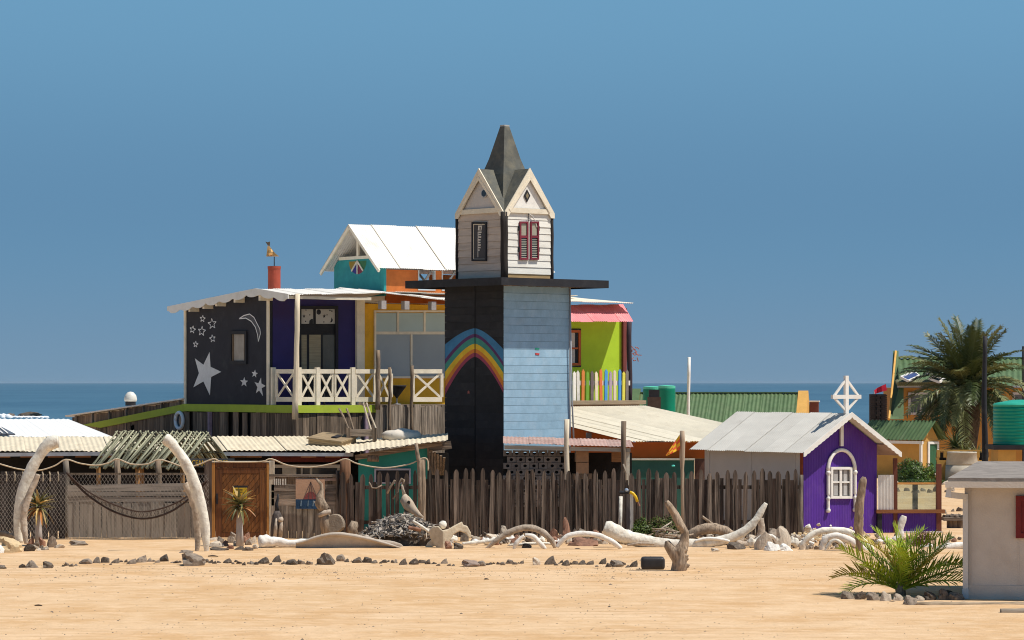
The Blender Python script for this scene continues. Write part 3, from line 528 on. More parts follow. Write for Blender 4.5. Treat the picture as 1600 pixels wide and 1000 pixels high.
# cabin
i_ = .16; cu0, cv0 = i_, i_; cu1 = T.u(863, i_); cv1 = T.v(714.5, i_)
cz0 = T.z(433, i_, i_); cz1 = T.z(331, i_, i_)
cabw = M('white weatherboard', (.80, .77, .69), .75, .07, 3, (.6, 4, 4), (.5, .44, .36), .45, .58, 2, .2, 20, .06)
cabg = M('shaded weatherboard', (.56, .47, .39), .8, .12, 3, (4, .6, 4), (.36, .29, .23), .5, .56, 2, .25, 20, .1)  # left-face boards: shade put into a darker, browner colour
MB().box(cu0+.03, cu1-.03, cv0+.03, cv1-.03, z1, cz1+.02).build('cabin_core', dark, tr)
nb = 9; hh = (cz1-cz0-.1)/nb
MB().box(cu0+.1, cu1-.06, cv0+.005, cv0+.03, cz0-.01, cz0+.1).build('skirting', M('yellow plank', (.45, .30, .14), .85, .3, 3, HW), tr)
for i in range(nb):
    za = cz0+.1+i*hh; t_ = rb.uniform(0, .008)
    MB().add([(cu0+.1, cv0-.012-t_, za), (cu1-.06, cv0-.012-t_, za), (cu1-.06, cv0, za+hh-.005), (cu0+.1, cv0, za+hh-.005), (cu0+.1, cv0+.03, za), (cu1-.06, cv0+.03, za), (cu1-.06, cv0+.03, za+hh-.005), (cu0+.1, cv0+.03, za+hh-.005)], [(0,1,2,3),(4,7,6,5),(0,4,5,1),(3,2,6,7),(0,3,7,4),(1,5,6,2)]).build('weatherboard', cabw, tr)
    hh2 = (cz1-cz0)/nb; za = cz0+i*hh2
    MB().add([(cu0-.012-t_, cv0+.1, za), (cu0-.012-t_, cv1-.04, za), (cu0, cv1-.04, za+hh2-.005), (cu0, cv0+.1, za+hh2-.005), (cu0+.03, cv0+.1, za), (cu0+.03, cv1-.04, za), (cu0+.03, cv1-.04, za+hh2-.005), (cu0+.03, cv0+.1, za+hh2-.005)], [(0,1,2,3),(4,7,6,5),(0,4,5,1),(3,2,6,7),(0,3,7,4),(1,5,6,2)]).build('weatherboard', cabg, tr)
cpst = M('tarred post', (.035, .028, .024), .85, .4, 3, VW)
for a, b in ((cu0+.02, cv0+.02), (cu1-.02, cv0+.0), (cu0, cv1-.0)):
    s_ = .10 if a == cu0+.02 else .05; MB().tube([(a+.008*sin(k*2), b, lerp(z1, cz1, k/6)) for k in range(7)], s_, 10).build('corner_post', cpst, tr, smooth=True)
# cabin windows
q = lambda px, py, u=cu0-.022: T.L(px, py, u)
wl = frame_rect(tr, q, 738, 347, 761, 408, .05, (-.035, 0, 0), black_p, 'window'); MB().poly([q(740, 350), q(759.5, 350), q(759.5, 405), q(740, 405)], (-.01, 0, 0)).build('pane', M('charcoal pane', (.045, .04, .042), .5, .15, spec=.4), wl)
frame_rect(wl, lambda a, b: q(a, b, cu0-.031), 740, 350, 759.5, 405.5, .018, (-.012, 0, 0), offw)
pale = M('pale lettering', (.70, .64, .55), .7, .1)
mb = MB(); MB().poly([q(747.5, 352.5, cu0-.032), q(753.5, 352.5, cu0-.032), q(752.5, 360, cu0-.032), q(746.8, 360, cu0-.032)], (-.004, 0, 0)).build('letter_plate', pale, wl)
for y, a, b in ((363, 747, 752.5), (366.5, 747, 751.5), (370.5, 746.6, 752), (375, 747.2, 751), (379, 746.6, 751), (383, 746.8, 751.2), (387, 746.8, 751), (391, 747, 749.5)): mb.poly([q(a, y-1.2, cu0-.032), q(b, y-1.2, cu0-.032), q(b-.2, y+.9, cu0-.032), q(a, y+.9, cu0-.032)], (-.004, 0, 0))
mb.poly([q(746.6, 362, cu0-.033), q(747.7, 362, cu0-.033), q(747.2, 402, cu0-.033), q(746.4, 402, cu0-.033)], (-.003, 0, 0)); mb.build('lettering', pale, wl)
lettering(wl, 'R', .11, q(750.3, 359.2, cu0-.04), (pi/2, 0, -pi/2), black_p, align='CENTER')
burg = M('burgundy frame', (.19, .022, .038), .6, .15, 4); qf = lambda px, py, v=cv0-.024: T.F(px, py, v)
for x0, x1, lou in ((811, 824.5, 1), (827.5, 841, 1)):
    sh = frame_rect(tr, qf, x0, 346, x1, 406, .05, (0, -.04, 0), burg, 'shutter')
    MB().poly([qf(x0+1.5, 350), qf(x1-1.5, 350), qf(x1-1.5, 368), qf(x0+1.5, 368)], (0, -.012, 0)).build('pane', M('khaki pane', (.33, .31, .24), .5, .1), sh)
    MB().poly([qf(x0+1, 368), qf(x1-1, 368), qf(x1-1, 372), qf(x0+1, 372)], (0, -.038, 0)).build('middle_rail', burg, sh)
    MB().poly([qf(x0+1.5, 372), qf(x1-1.5, 372), qf(x1-1.5, 403), qf(x0+1.5, 403)], (0, -.006, 0)).build('backing', glass_d, sh)
    for k in range(11):
        a, b = qf(x0+2.4, 373.5+k*2.8), qf(x1-2.4, 373.5+k*2.8); MB().poly([a, b, b+Vector((0, -.025, -.022)), a+Vector((0, -.025, -.022))], (0, 0, .008)).build('slat', M('louvre slat', (.30, .28, .22), .7, .15), sh)
    for y in (357, 390): p = qf(x0-.3 if x0 < 820 else x1+.3, y); MB().box(p.x-.02, p.x+.02, p.y-.03, p.y+.01, p.z-.06, p.z+.06).build('hinge', black_p, sh)
MB().bar(qf(826, 346, cv0-.05), qf(826, 405, cv0-.05), .035, .02).build('white_bar', white_p, tr); MB().bar(qf(825.7, 332, cv0-.04), qf(825.7, 346, cv0-.04), .012, .012).build('rod', black_p, tr)
cb = [qf(827, 334, cv0-.05), qf(832, 338, cv0-.05), qf(836, 345, cv0-.05), qf(839, 355, cv0-.05)]; MB().tube(cb, .012, 6).build('cable', white_p, tr)
# gables
roofd = M('grey green felt', (.105, .105, .09), .8, .25, 4, dirt=(.19, .17, .12), da=.7, dth=.52, ds=3, bump=.4)
um, vm_ = (cu0+cu1)/2, (cv0+cv1)/2; ov = .04; eo = .0; zap = T.z(264, cu0-ov, vm_); ze_ = cz1-.01
gcol = M('shaded gable white', (.58, .54, .50), .75, .08)  # gable panels off the sunlit face: shade put into a greyer colour
def gable(face):
    # face 'L': plane u=cu0 ; 'F': plane v=cv0 ; 'B','K': far sides
    hw = ((cv1-cv0) if face in 'LK' else (cu1-cu0))/2+eo
    def P(t, off, z):      # t across, off outward
        if face == 'L': return Vector((cu0-off, vm_+t, z))
        if face == 'K': return Vector((cu1+off, vm_+t, z))
        if face == 'F': return Vector((um+t, cv0-off, z))
        return Vector((um+t, cv1+off, z))
    nn = P(0, 1, 0)-P(0, 0, 0)
    MB().poly([P(-hw+.1, 0, ze_), P(hw-.1, 0, ze_), P(0, 0, zap-.18)], -nn*.03).build('gable_panel', white_p if face == 'F' else gcol, tr)
    for sg in (-1, 1):
        MB().poly([P(sg*hw, ov, ze_), P(0, ov, zap), P(0, -hw*.9, zap), P(sg*hw, -hw*.9, ze_)], (0, 0, -.035)).build('roof_slope', roofd, tr)
        b = MB(); a0, a1 = P(sg*(hw+.01), ov+.012, ze_-.07), P(0, ov+.012, zap-.06)
        b.poly([P(sg*(hw+.02), ov, ze_-.10), P(sg*(hw+.02), ov, ze_+.03), P(0, ov, zap+.02), P(0, ov, zap-.19), P(sg*(hw-.10), ov, ze_-.10)], nn*.03); b.build('bargeboard', offw, tr)
        b = MB(); b.poly([P(sg*(hw-.16), .06, ze_+.03), P(sg*(hw-.10), .06, ze_+.1), P(0, .06, zap-.2), P(0, .06, zap-.3)], nn*.02); b.build('inner_trim', offw, tr)
    MB().poly([P(-hw+.1, .03, ze_), P(hw-.1, .03, ze_), P(hw-.14, .03, ze_+.13), P(-hw+.14, .03, ze_+.13)], nn*.03).build('gable_beam', offw, tr)
    return P, nn
for f_ in 'LFKB':
    P, nn = gable(f_)
    if f_ == 'L':
        c = T.L(757.5, 302, cu0-.005); MB().poly([c+Vector((0, .12*cos(k*pi/8), .115*sin(k*pi/8))) for k in range(16)], (-.03, 0, 0)).build('round_vent', steel, tr); MB().poly([c+Vector((-.031, .095*cos(k*pi/8), .09*sin(k*pi/8))) for k in range(16)], (-.004, 0, 0)).build('vent_glass', glass_d, tr)
    if f_ == 'F':
        D_ = [T.F(823, 296, cv0-.004), T.F(828, 306, cv0-.004), T.F(823, 316, cv0-.004), T.F(818, 306, cv0-.004)]; MB().poly(D_, (0, -.02, 0)).build('diamond_vent', black_p, tr)
        c = sum(D_, Vector())/4; MB().poly([lerp(c, p, .5)+Vector((0, -.022, 0)) for p in D_], (0, -.004, 0)).build('diamond_pane', M('bronze pane', (.25, .2, .12), .6), tr)
# spire
sp = MB(); lv = [(.62, T.z(318, um, vm_)+.1), (.44, zap-.12), (.39, zap+.02), (.30, zap+.3), (.085, T.z(196, um, vm_)-.02)]
vs = [(um+sx*r, vm_+sy*r, z) for r, z in lv for sx, sy in ((-1, -1), (1, -1), (1, 1), (-1, 1))]
sp.add(vs, [(i*4+k, i*4+(k+1) % 4, i*4+4+(k+1) % 4, i*4+4+k) for i in range(len(lv)-1) for k in range(4)]+[(16, 17, 18, 19), (3, 2, 1, 0)]); spo = sp.build('spire', roofd, tr)
MB().box(um-.09, um+.09, vm_-.09, vm_+.09, lv[-1][1]-.01, lv[-1][1]+.03).build('spire_cap', M('lead cap', (.4, .4, .38), .5, .2), spo)
for a, b in (((-.36, -.44), (-.62, -.62)), ((.36, -.44), (.62, -.62))):
    pass
# ------------------------------------------------------------------ lean-to with pierced block wall beside the tower
lr = thing('block_lean_to', 'low lean-to with rusty tin roof and pierced grey block wall under the tower', 'shed', (PT(842, 800, 75.6).x, 75.6, 0))
lo = Vector((PT(842, 800, 75.6).x, 75.6, 0)); Q = lambda px, py, d: PT(px, py, d)-lo
roof_sheets(lr, Q(786, 693, 75.2), Q(990, 699, 75.2), Q(786, 682, 77.6), Q(985, 688, 78.2), 5, roof_rs, .1, .008)
a, b = Q(788, 699, 75.3), Q(985, 703, 75.3); MB().bar(a, b, .10, .06).build('eave_beam', M('sun bleached beam', (.5, .42, .32), .85, .25, 3, HW), lr)
blk = M('pierced block', (.20, .18, .165), .9, .25, 5, dirt=(.1, .09, .085), da=.6, dth=.55, bump=.4, rnd=.2)
d = 75.7; sc_ = FPX/d
bm_ = MB(); wv = .235
def block(x0, x1, z0, z1):
    m = MB(); t = .06; cx, cz, r = (x0+x1)/2, (z0+z1)/2, min(x1-x0, z1-z0)/2*.62
    ang = [pi/4*k+pi/8*0 for k in range(8)]
    outer = [(x1, cz), (x1, z1), (cx, z1), (x0, z1), (x0, cz), (x0, z0), (cx, z0), (x1, z0)]; inner = [(cx+r*cos(a), cz+r*sin(a)*.85) for a in ang]
    F0 = [(p[0], 0, p[1]) for p in outer]+[(p[0], 0, p[1]) for p in inner]; F1 = [(p[0], t*2, p[1]) for p in outer]+[(p[0], t*2, p[1]) for p in inner]
    fs = [(k, (k+1) % 8, 8+(k+1) % 8, 8+k) for k in range(8)]
    return m.add(F0+F1, fs+[tuple(i+16 for i in f)[::-1] for f in fs]+[(8+k, 8+(k+1) % 8, 24+(k+1) % 8, 24+k) for k in range(8)]+[(k, 16+k, 16+(k+1) % 8, (k+1) % 8) for k in range(8)])
bl = block(-.11, .11, 0, .15).mesh('pierced_block'); rb = random.Random(5)
x0, x1 = Q(786, 700, d).x, Q(868, 700, d).x; zt_ = Q(800, 703, d).z
for r_ in range(9):
    k = 0; x = x0+(r_ % 2)*.11
    while x < Q(876, 700, d).x: inst('pierced_block', bl, lr, (x+.11+rb.uniform(-.01, .01), d-lo.y+rb.uniform(-.015, .015), zt_-.16*(r_+1)), (0, rb.uniform(-.03, .03), 0), (1, 1, 1), blk); x += .228
MB().box(x0, Q(884, 700, d).x, .25, .35, 0, 2.02).build('back_wall', dark, lr); MB().box(Q(884, 700, d).x+.01, Q(990, 700, d).x, 1.2, 1.3, 0, 2.0).build('back_wall', dark, lr)  # dark sheets put in as the shade behind blocks and cartons
for px in (886, 975): p = Q(px, 700, 75.25); MB().tube([(p.x+.015*sin(k), p.y, lerp(0, Q(px, 655 if px < 900 else 658, 75.2).z, k/6)) for k in range(7)], .065, 8).build('post', pole_w if px > 900 else pole_p, lr, smooth=True)
p = Q(981, 700, 75.3); MB().box(p.x-.05, p.x+.05, p.y+.1, p.y+.15, .8, 2.1).build('white_post', offw, lr); p = Q(979, 740, 75.1); MB().bar(Q(974, 725, 75.1), Q(983, 745, 75.1), .04, .03).build('stick', pole_p, lr)
cart = M('cardboard', (.42, .27, .17), .9, .2, 3)
t = single('wooden_crate', MB().box(-.18, .18, 0, .3, 0, .42), M('crate wood', (.38, .19, .08), .8, .3, 3, HW), 'orange-brown wooden box hung under the rusty lean-to roof', 'crate', (0, 0, 0)); t.location = PT(967, 722, 75.9)
for k, (y, h) in enumerate(((740, .28), (722, .27))):
    t = single('carton', MB().box(-.16, .16, 0, .3, 0, h), cart, ['lower tan carton stacked under the rusty lean-to roof', 'upper tan carton stacked under the rusty lean-to roof'][k], 'carton', (0, 0, 0), 'cartons under the lean-to'); t.location = PT(910, y, 76.0); t.rotation_euler = (0, 0, .1*k)
p = PT(910, 740, 76.0); tag(MB().box(-.25, .25, 0, .34, 0, p.z-.002).build('work_bench', plank_b, None, (p.x, p.y, 0)), 'dark bench carrying the tan cartons under the lean-to', 'bench')
# ------------------------------------------------------------------ low sheds in front of the house
class Flat:      # things whose faces look straight at the viewer: local origin on the ground
    def __init__(s, px, d): s.o = Vector(((px-800)/FPX*d, d, 0)); s.d = d
    def __call__(s, px, py, dd=0): return PT(px, py, s.d+dd)-s.o
    def root(s, name, label, cat, group=None): return thing(name, label, cat, s.o, 0, group)
    def panel(s, par, name, x0, y0, x1, y1, mat, dd=0, th=.03):
        a, b = s(x0, y0, dd), s(x1, y1, dd); return MB().box(a.x, b.x, a.y, a.y+th, b.z, a.z).build(name, mat, par)
    def post(s, par, name, px, y0, y1, r, mat, dd=0, lean=0, n=8, seed=0):
        q = random.Random(px+seed); a, b = s(px, y0, dd), s(px+lean, y1, dd)
        return MB().tube([lerp(a, b, k/6)+Vector((q.uniform(-.2, .2)*r, 0, 0)) for k in range(7)], [r*q.uniform(.9, 1.1) for k in range(7)], n).build(name, mat, par, smooth=True)
sh = Flat(290, 77); sr = sh.root('tin_roof_shed', 'long low shed with cream corrugated roof along the front of the house', 'shed')
roof_sheets(sr, sh(-60, 706, -.8), sh(587, 704, -.8), sh(-60, 683, 3.4), sh(560, 682, 3.4), 14, roof_c, .13, .013, rows=2)
MB().bar(sh(-60, 711, -.85), sh(178, 709, -.85), .09, .05).build('gutter', steel, sr); MB().bar(sh(345, 709.5, -.85), sh(552, 710.5, -.85), .085, .05).build('gutter', steel, sr)
a = sh(-60, 712, 0); MB().box(sh(-60, 0).x, sh(560, 0).x, .9, 1.0, 0, 2.05).build('back_wall', dark, sr)  # dark sheet stands for the unlit inside of the open shed
for px in (-8, 32, 75, 118, 155, 360, 385, 470, 508): MB().bar(sh(px, 713, -.75), sh(px+24, 713, -.75), .06, .04).build('purlin_end', M('orange beam end', (.30, .13, .05), .8, .2), sr)
sh.panel(sr, 'red_fascia', 424, 712, 545, 722, M('dark red board', (.11, .018, .012), .7, .3), .1)
sh.panel(sr, 'white_rail', 424, 726, 545, 731, M('grey white board', (.5, .47, .43), .8, .15), .1)
for x0, x1 in ((441, 463), (470, 473), (484, 488), (527, 540)): sh.panel(sr, 'window_post', x0, 731, x1, 745, M('faded board', (.40, .38, .33), .85, .2), .12)
for x0, x1 in ((425, 441), (463, 527)): sh.panel(sr, 'window_pane', x0, 731, x1, 745, glass_d, .2)
sh.panel(sr, 'front_wall', 424, 745, 545, 842, plank_b, .15)
# white roof of the back shed at the far left
wr = Flat(40, 82); w_ = wr.root('white_roof_shed', 'bright white flat-sheeted roof of the outbuilding behind the pale corrugated shed', 'shed')
roof_sheets(w_, wr(-60, 683, -1), wr(176, 683, -1), wr(-60, 655, 7), wr(106, 655, 7), 5, M('bright white roof', (.88, .86, .82), .5, .03, 2, bump=.02, rnd=.02), .2, .012)
MB().box(wr(-60, 0).x, wr(150, 0).x, 0, 6.5, 0, 2.2).build('wall', dark, w_)
a, b = wr(-20, 672, -.5), wr(24, 682, -1.0)
MB().poly([wr(-30, 671, .2)+Vector((0, 0, .05)), wr(2, 671, .2)+Vector((0, 0, .05)), wr(24, 682.5, -1)+Vector((0, 0, .05)), wr(-30, 682.5, -1)+Vector((0, 0, .05))], (0, 0, .03)).build('skylight', M('skylight bars', (.12, .13, .15), .4, .2), w_)
for k in range(4): MB().bar(wr(-26+k*8, 671, .2)+Vector((0, 0, .09)), wr(-12+k*8, 682, -1)+Vector((0, 0, .09)), .04, .02, (0, 0, 1)).build('skylight_bar', white_p, w_)
# white dome vent on the lean-to roof
p = H.w(.6, H.v(204, .6), 0); vv = H.v(204, .6); p.z = zt(vv)+.13
t = thing('roof_vent', 'round white metal vent on the sloping lean-to roof left of the star wall', 'vent', p)
MB().lathe([(.16, 0), (.16, .13), (.01, .14)], n=18).build('base', black_p, t); MB().lathe([(.18, .13), (.2, .2), (.17, .32), (.09, .41), (.01, .43)], n=18).build('cap', M('vent white', (.75, .72, .65), .4, .1), t, smooth=True)
# teal shed with window, sheet roof and a white heap
ts = Flat(600, 76.2); tt = ts.root('teal_shed', 'small teal shed with dark barred window behind the pickets left of the tower', 'shed')
tg = M('teal green board', (.03, .27, .23), .7, .12, 3, bump=.1)
A = [ts(560, 842), ts(668, 842), ts(668, 700), ts(560, 711)]
MB().poly(A, (0, .1, 0)).build('wall', tg, tt)
fr = frame_rect(tt, lambda a, b: ts(a, b, -.01), 585, 732, 642, 756, .045, (0, -.05, 0), M('lavender grey frame', (.38, .38, .46), .7, .1), 'window'); MB().poly([ts(588, 735, -.01), ts(640, 735, -.01), ts(640, 754, -.01), ts(588, 754, -.01)], (0, .005, 0)).build('pane', black_p, fr)
MB().bar(ts(555, 715, -.2), ts(690, 692, -.2), .13, .08).build('roof_beam', plank_h, tt); MB().bar(ts(668, 700, .2), ts(705, 695, .2), .2, .08).build('roof_beam', plank_h, tt)
roof_sheets(tt, ts(540, 708, -.9), ts(700, 688, -.9), ts(540, 690, 3.), ts(700, 677, 3.), 5, roof_c, .12, .011)
MB().box(ts(670, 0).x, ts(700, 0).x, .4, .5, 0, 2).build('side_wall', dark, tt)
MB().tube([ts(574, 716, -.6), ts(592, 716.5, -.6)], .085, 10).build('log_end', pole_w, tt, smooth=False)
for k in range(6): MB().bar(ts(672+k*4, 742, -.1+.1*k), ts(669+k*5, 700+3*k, -.1), .06, .03).build('stacked_pole', pole_w, tt)
hp = MB(); p0 = ts(628, 682, 2.2)
for i in range(1): hp.ball(p0, (.55, .4, .2), 12, 8, .25, 3)
hp.build('white_sack', M('white canvas', (.62, .55, .46), .9, .15, 3), tt, smooth=True)
# objects lying on the tin roof: crate hatch and a tipped chair frame
t = thing('roof_hatch', 'wooden hatch box lying askew on the cream tin roof', 'hatch', PT(519, 694, 78.0)); hm = M('hatch wood', (.36, .26, .15), .9, .35, 3, HW, WD, .5)
MB().box(-.46, .46, -.5, .5, 0, .16).build('box', hm, t); MB().box(-.5, .5, -.54, .54, .161, .2).build('lid', hm, t); MB().box(.05, .2, -.2, .2, .201, .23).build('handle', black_p, t); t.rotation_euler = (.12, .1, -.35)
t = thing('broken_chair', 'broken wooden chair frame standing on the tin roof below the lime beam', 'chair', PT(566, 690, 78.2)+Vector((0, 0, .02)))
MB().box(-.33, .33, -.25, .25, .12, .3).build('seat', plank_h, t)
for x in (-.35, .33): MB().box(x-.05, x+.05, -.28, .25, -.02, .34).build('leg', plank_b, t)
for x0, x1 in ((-.36, -.62), (-.24, -.42), (.22, 0.02), (.36, .1)): MB().tube([(x0, .1, .3), (lerp(x0, x1, .5), .12, .62), (x1, .14, 1.0 if x0 > 0 else .85)], .03, 6).build('back_rail', pole_p if x0 > 0 else drift, t)
MB().bar((-.1, .14, .99), (.18, .14, .9), .07, .05).build('top_rail', drift, t)

# ------------------------------------------------------------------ kiosk roofed with poles
K = Fr(183, 76.2, R(-28)); zr_, zk = 2.50, 1.70; KL = 2.75; kw = 1.12
kc = K.w(0, 0, 0); kr = thing('pole_roof_kiosk', 'little kiosk with gabled roof of slanting greenish poles behind the netting', 'kiosk', (K.ox, K.oy, 0), K.a)
reed = M('lichened pole', (.34, .33, .22), .9, .3, 4, VW, (.14, .14, .09), .6, .55, 3, .4, 12, .35); reed_d = M('reed backing', (.13, .13, .085), .95, .5, 5, (9, 1, 1), (.04, .04, .03), .7, .5)
rk = random.Random(21)
for sd in (-1, 1):
    for k in range(24):
        x = KL*k/23+rk.uniform(-.03, .03); j = rk.uniform(-.12, .12); a = Vector((x, 0, zr_+rk.uniform(.0, .05))); b = Vector((x+j, sd*kw*rk.uniform(.96, 1.06), zk+rk.uniform(-.06, .03)))
        MB().tube([a+(a-b)*.04, lerp(a, b, .5)+Vector((0, 0, rk.uniform(-.01, .02))), b], [.021, .026, .028], 6).build('roof_pole', reed, kr, smooth=True)
    for k in range(24):
        x = KL*(k+.5)/23; a = Vector((x, sd*.03, zr_-.06)); b = Vector((x+rk.uniform(-.15, .15), sd*kw*.98, zk-.05)); MB().tube([a, b], .024, 5).build('under_pole', reed_d, kr)
    for f in (.12, .5, .9): MB().tube([(-.1, sd*kw*f, lerp(zr_, zk, f)-.07), (KL+.1, sd*kw*f, lerp(zr_, zk, f)-.07)], .03, 6).build('purlin', reed_d, kr)
for x, y in ((.1, -.95), (.1, .95), (KL-.1, -.95), (KL-.1, .95), (1.3, -.95)): MB().tube([(x, y, 0), (x+.02, y, .9), (x, y, zk)], .055, 8).build('post', M('orange post', (.36, .19, .07), .85, .3, 3, VW), kr)
sg = Flat(330, 73.15); s_ = sg.root('name_board', 'grey plank sign with yellow letters above the wooden gate', 'sign')
so_ = sg.panel(s_, 'board', 288, 716.5, 366, 730, M('grey sign board', (.085, .088, .09), .8, .3, 3, HW)); lettering(s_, 'OCEAN  SHORES', .215, sg(292.5, 728.3, -.006), (pi/2, 0, 0), M('yellow lettering', (.70, .42, .04), .7, .1), (.60, 1, 1), spacing=1.02)
for px in (292, 362): sg.post(s_, 'post', px, 842, 724, .03, pole_w, .06)

# ------------------------------------------------------------------ cream-roofed orange building right of the tower
cb_ = Flat(1000, 79.6); cr = cb_.root('orange_building', 'low orange and teal building with wide cream tin roof beside the tower', 'building')
FL, FR_, BL, BR = cb_(985, 690), cb_(1118, 690.5), cb_(770, 637, 7), cb_(1008, 634, 7)
FR_ = cb_(1262, 690); 
cut = .47
roof_sheets(cr, FL, lerp(FL, FR_, cut), BL, lerp(BL, BR, cut), 5, roof_c2, rows=2)
# right-hand sheets stop short of the purple hut: their front edge runs back at an angle
for k in range(5):
    a, b = lerp(cut, 1, k/5), lerp(cut, 1, (k+1)/5); f0 = lambda t: (t-cut)/(1-cut)*.5
    p00, p10, p01, p11 = lerp(FL, FR_, a), lerp(FL, FR_, b), lerp(BL, BR, a), lerp(BL, BR, b)
    MB().corr(lerp(p00, p01, f0(a)), lerp(p10, p11, f0(b)), p01, p11, rows=2).build('roof_sheet', roof_c2, cr, smooth=True)
o2 = M('burnt orange wall', (.60, .135, .018), .8, .1, 2, bump=.08); g2 = M('sea green wall', (.05, .16, .125), .75, .15, 3, bump=.1)
xl, xr = cb_(985, 0, .15).x, cb_(1112, 0, .15).x
zE = cb_(0, 690, .15).z; zS = cb_(0, 716, .15).z
MB().box(xl, xr, .15, .25, zS, zE-.02).build('upper_wall', o2, cr); MB().box(xl, cb_(1085, 0).x, .13, .25, 0, zS-.03).build('lower_wall', g2, cr); MB().box(xl-.05, cb_(1086, 0).x, .06, .13, zS-.05, zS+.0).build('ledge', offw, cr)
MB().box(cb_(1086, 0).x, xr, .16, .25, 0, zS-.01).build('side_panel', M('brick brown', (.14, .07, .05), .9, .3), cr)
P0, P1 = lerp(FL, BL, .03), lerp(FL, BL, .62)
MB().poly([P0+Vector((.1, 0, -.03)), P1+Vector((.1, 0, -.05)), Vector((P1.x+.1, P1.y, 1.2)), Vector((P0.x+.1, P0.y, 1.2))], (.08, 0, 0)).build('gable_wall', o2, cr)
for f in (.1, .3, .5): q_ = lerp(FL, BL, f); MB().box(q_.x-.02, q_.x+.16, q_.y-.06, q_.y+.06, q_.z-.2, q_.z-.05).build('rafter_end', gb, cr)
MB().ball(cb_(1052, 728, -.02), (.05, .03, .03)).build('aqua_lamp', M('aqua', (.1, .6, .5), .4), cr)

# ------------------------------------------------------------------ purple chapel-like hut
B = Fr(1255, 74, R(35)); br = B.root('purple_hut', 'small purple hut with white arched window trim, grey tin roof and white cross', 'hut')
purp = M('purple tin', (.08, .022, .255), .6, .18, 2, (1, 1, .5), (.15, .07, .27), .45, .57, 2.5, .05, 20, 0)
BW, BL_ = B.u(1370), B.v(1101); um2 = B.u(1313); zap2 = B.z(646, um2, 0); zle = B.z(709, 0, 0)+.03
slope = (zap2-zle)/(um2+.35)
zrf = lambda u: zap2-abs(u-um2)*slope
# corrugated front
pts = []; N_ = int(BW/.085)*4
fr_v = [(u, -.006*(1+sin(2*pi*u/.085)), 0) for u in [BW*i/N_ for i in range(N_+1)]]
mb = MB(); mb.add(fr_v+[(u, y, zrf(u)-.04) for u, y, z in fr_v], [(i, i+1, N_+2+i, N_+1+i) for i in range(N_)]); mb.build('front_wall', purp, br, smooth=True)
MB().poly([(0.005, .04, 0), (BW-.005, .04, 0), (BW-.005, .04, zrf(BW)-.05), (um2, .04, zap2-.05), (.005, .04, zrf(0)-.05)], (0, .05, 0)).build('front_backing', black_p, br)
MB().box(0, .05, .1, BL_, 0, zrf(0)-.06).build('side_wall', M('canvas white wall', (.60, .56, .52), .9, .06, 2, bump=.3, bs=4), br)
for k in range(3): v = lerp(.3, BL_-.2, k/2); MB().box(-.015, 0, v-.01, v+.01, 0, zrf(0)-.07).build('seam', MATS['canvas white wall'], br)
MB().box(-.02, .0, .0, .1, 0, zrf(0)-.07).build('corner_board', M('rust board', (.28, .06, .02), .8, .2), br)
MB().box(BW-.05, BW, .1, BL_, 0, zrf(BW)-.06).build('side_wall', purp, br); MB().box(.05, BW-.05, BL_-.06, BL_, 0, zrf(0)-.06).build('back_wall', MATS['canvas white wall'], br)
oh2 = -.42; ul_ = -.36; ur_ = B.u(1408, oh2)
roof_sheets(br, (ul_, oh2, zrf(ul_)), (ul_, BL_+.2, zrf(ul_)), (um2, oh2, zap2), (um2, BL_+.2, zap2), 6, roof_gy)
roof_sheets(br, (ur_, oh2, zrf(ur_)), (ur_, BL_+.2, zrf(ur_)), (um2, oh2, zap2), (um2, BL_+.2, zap2), 6, roof_gy)
for e in (ul_, ur_):
    low = []
    for i in range(41):
        t_ = i/40; u = lerp(e, um2, t_); low.append((u, oh2-.03, zrf(u)-.085-.025*abs(sin(pi*t_*13))))
    MB().poly([(e, oh2-.03, zrf(e)+.035), (um2, oh2-.03, zap2+.035)]+low[::-1], (0, .03, 0)).build('bargeboard', white_p, br)
sof = M('brown soffit', (.36, .25, .19), .85, .15); MB().poly([(BW+.01, oh2+.02, zrf(BW)-.03), (ur_-.02, oh2+.02, zrf(ur_)-.03), (ur_-.02, BL_, zrf(ur_)-.03), (BW+.01, BL_, zrf(BW)-.03)], (0, 0, -.02)).build('soffit', sof, br)
# cross with diamond braces
cu_ = B.u(1314, oh2+.2); cvv = oh2+.2; Z = lambda py: B.z(py, um2, cvv)
MB().bar((um2, cvv, Z(640)-.1), (um2, cvv, Z(587)), .105, .08).build('cross_upright', white_p, br); MB().bar((um2-.47, cvv, Z(620)), (um2+.47, cvv, Z(620)), .10, .079).build('cross_arm', white_p, br)
for sx in (-1, 1): MB().bar((um2+sx*.42, cvv, Z(620)), (um2+sx*.03, cvv, Z(594)), .05, .05).build('cross_brace', white_p, br); MB().bar((um2+sx*.42, cvv, Z(620)), (um2+sx*.03, cvv, Z(641)), .05, .05).build('cross_brace', white_p, br)
MB().bar((um2, -.05, B.z(697, um2, 0)), (um2, -.05, zap2-.12), .09, .05).build('king_post', white_p, br)
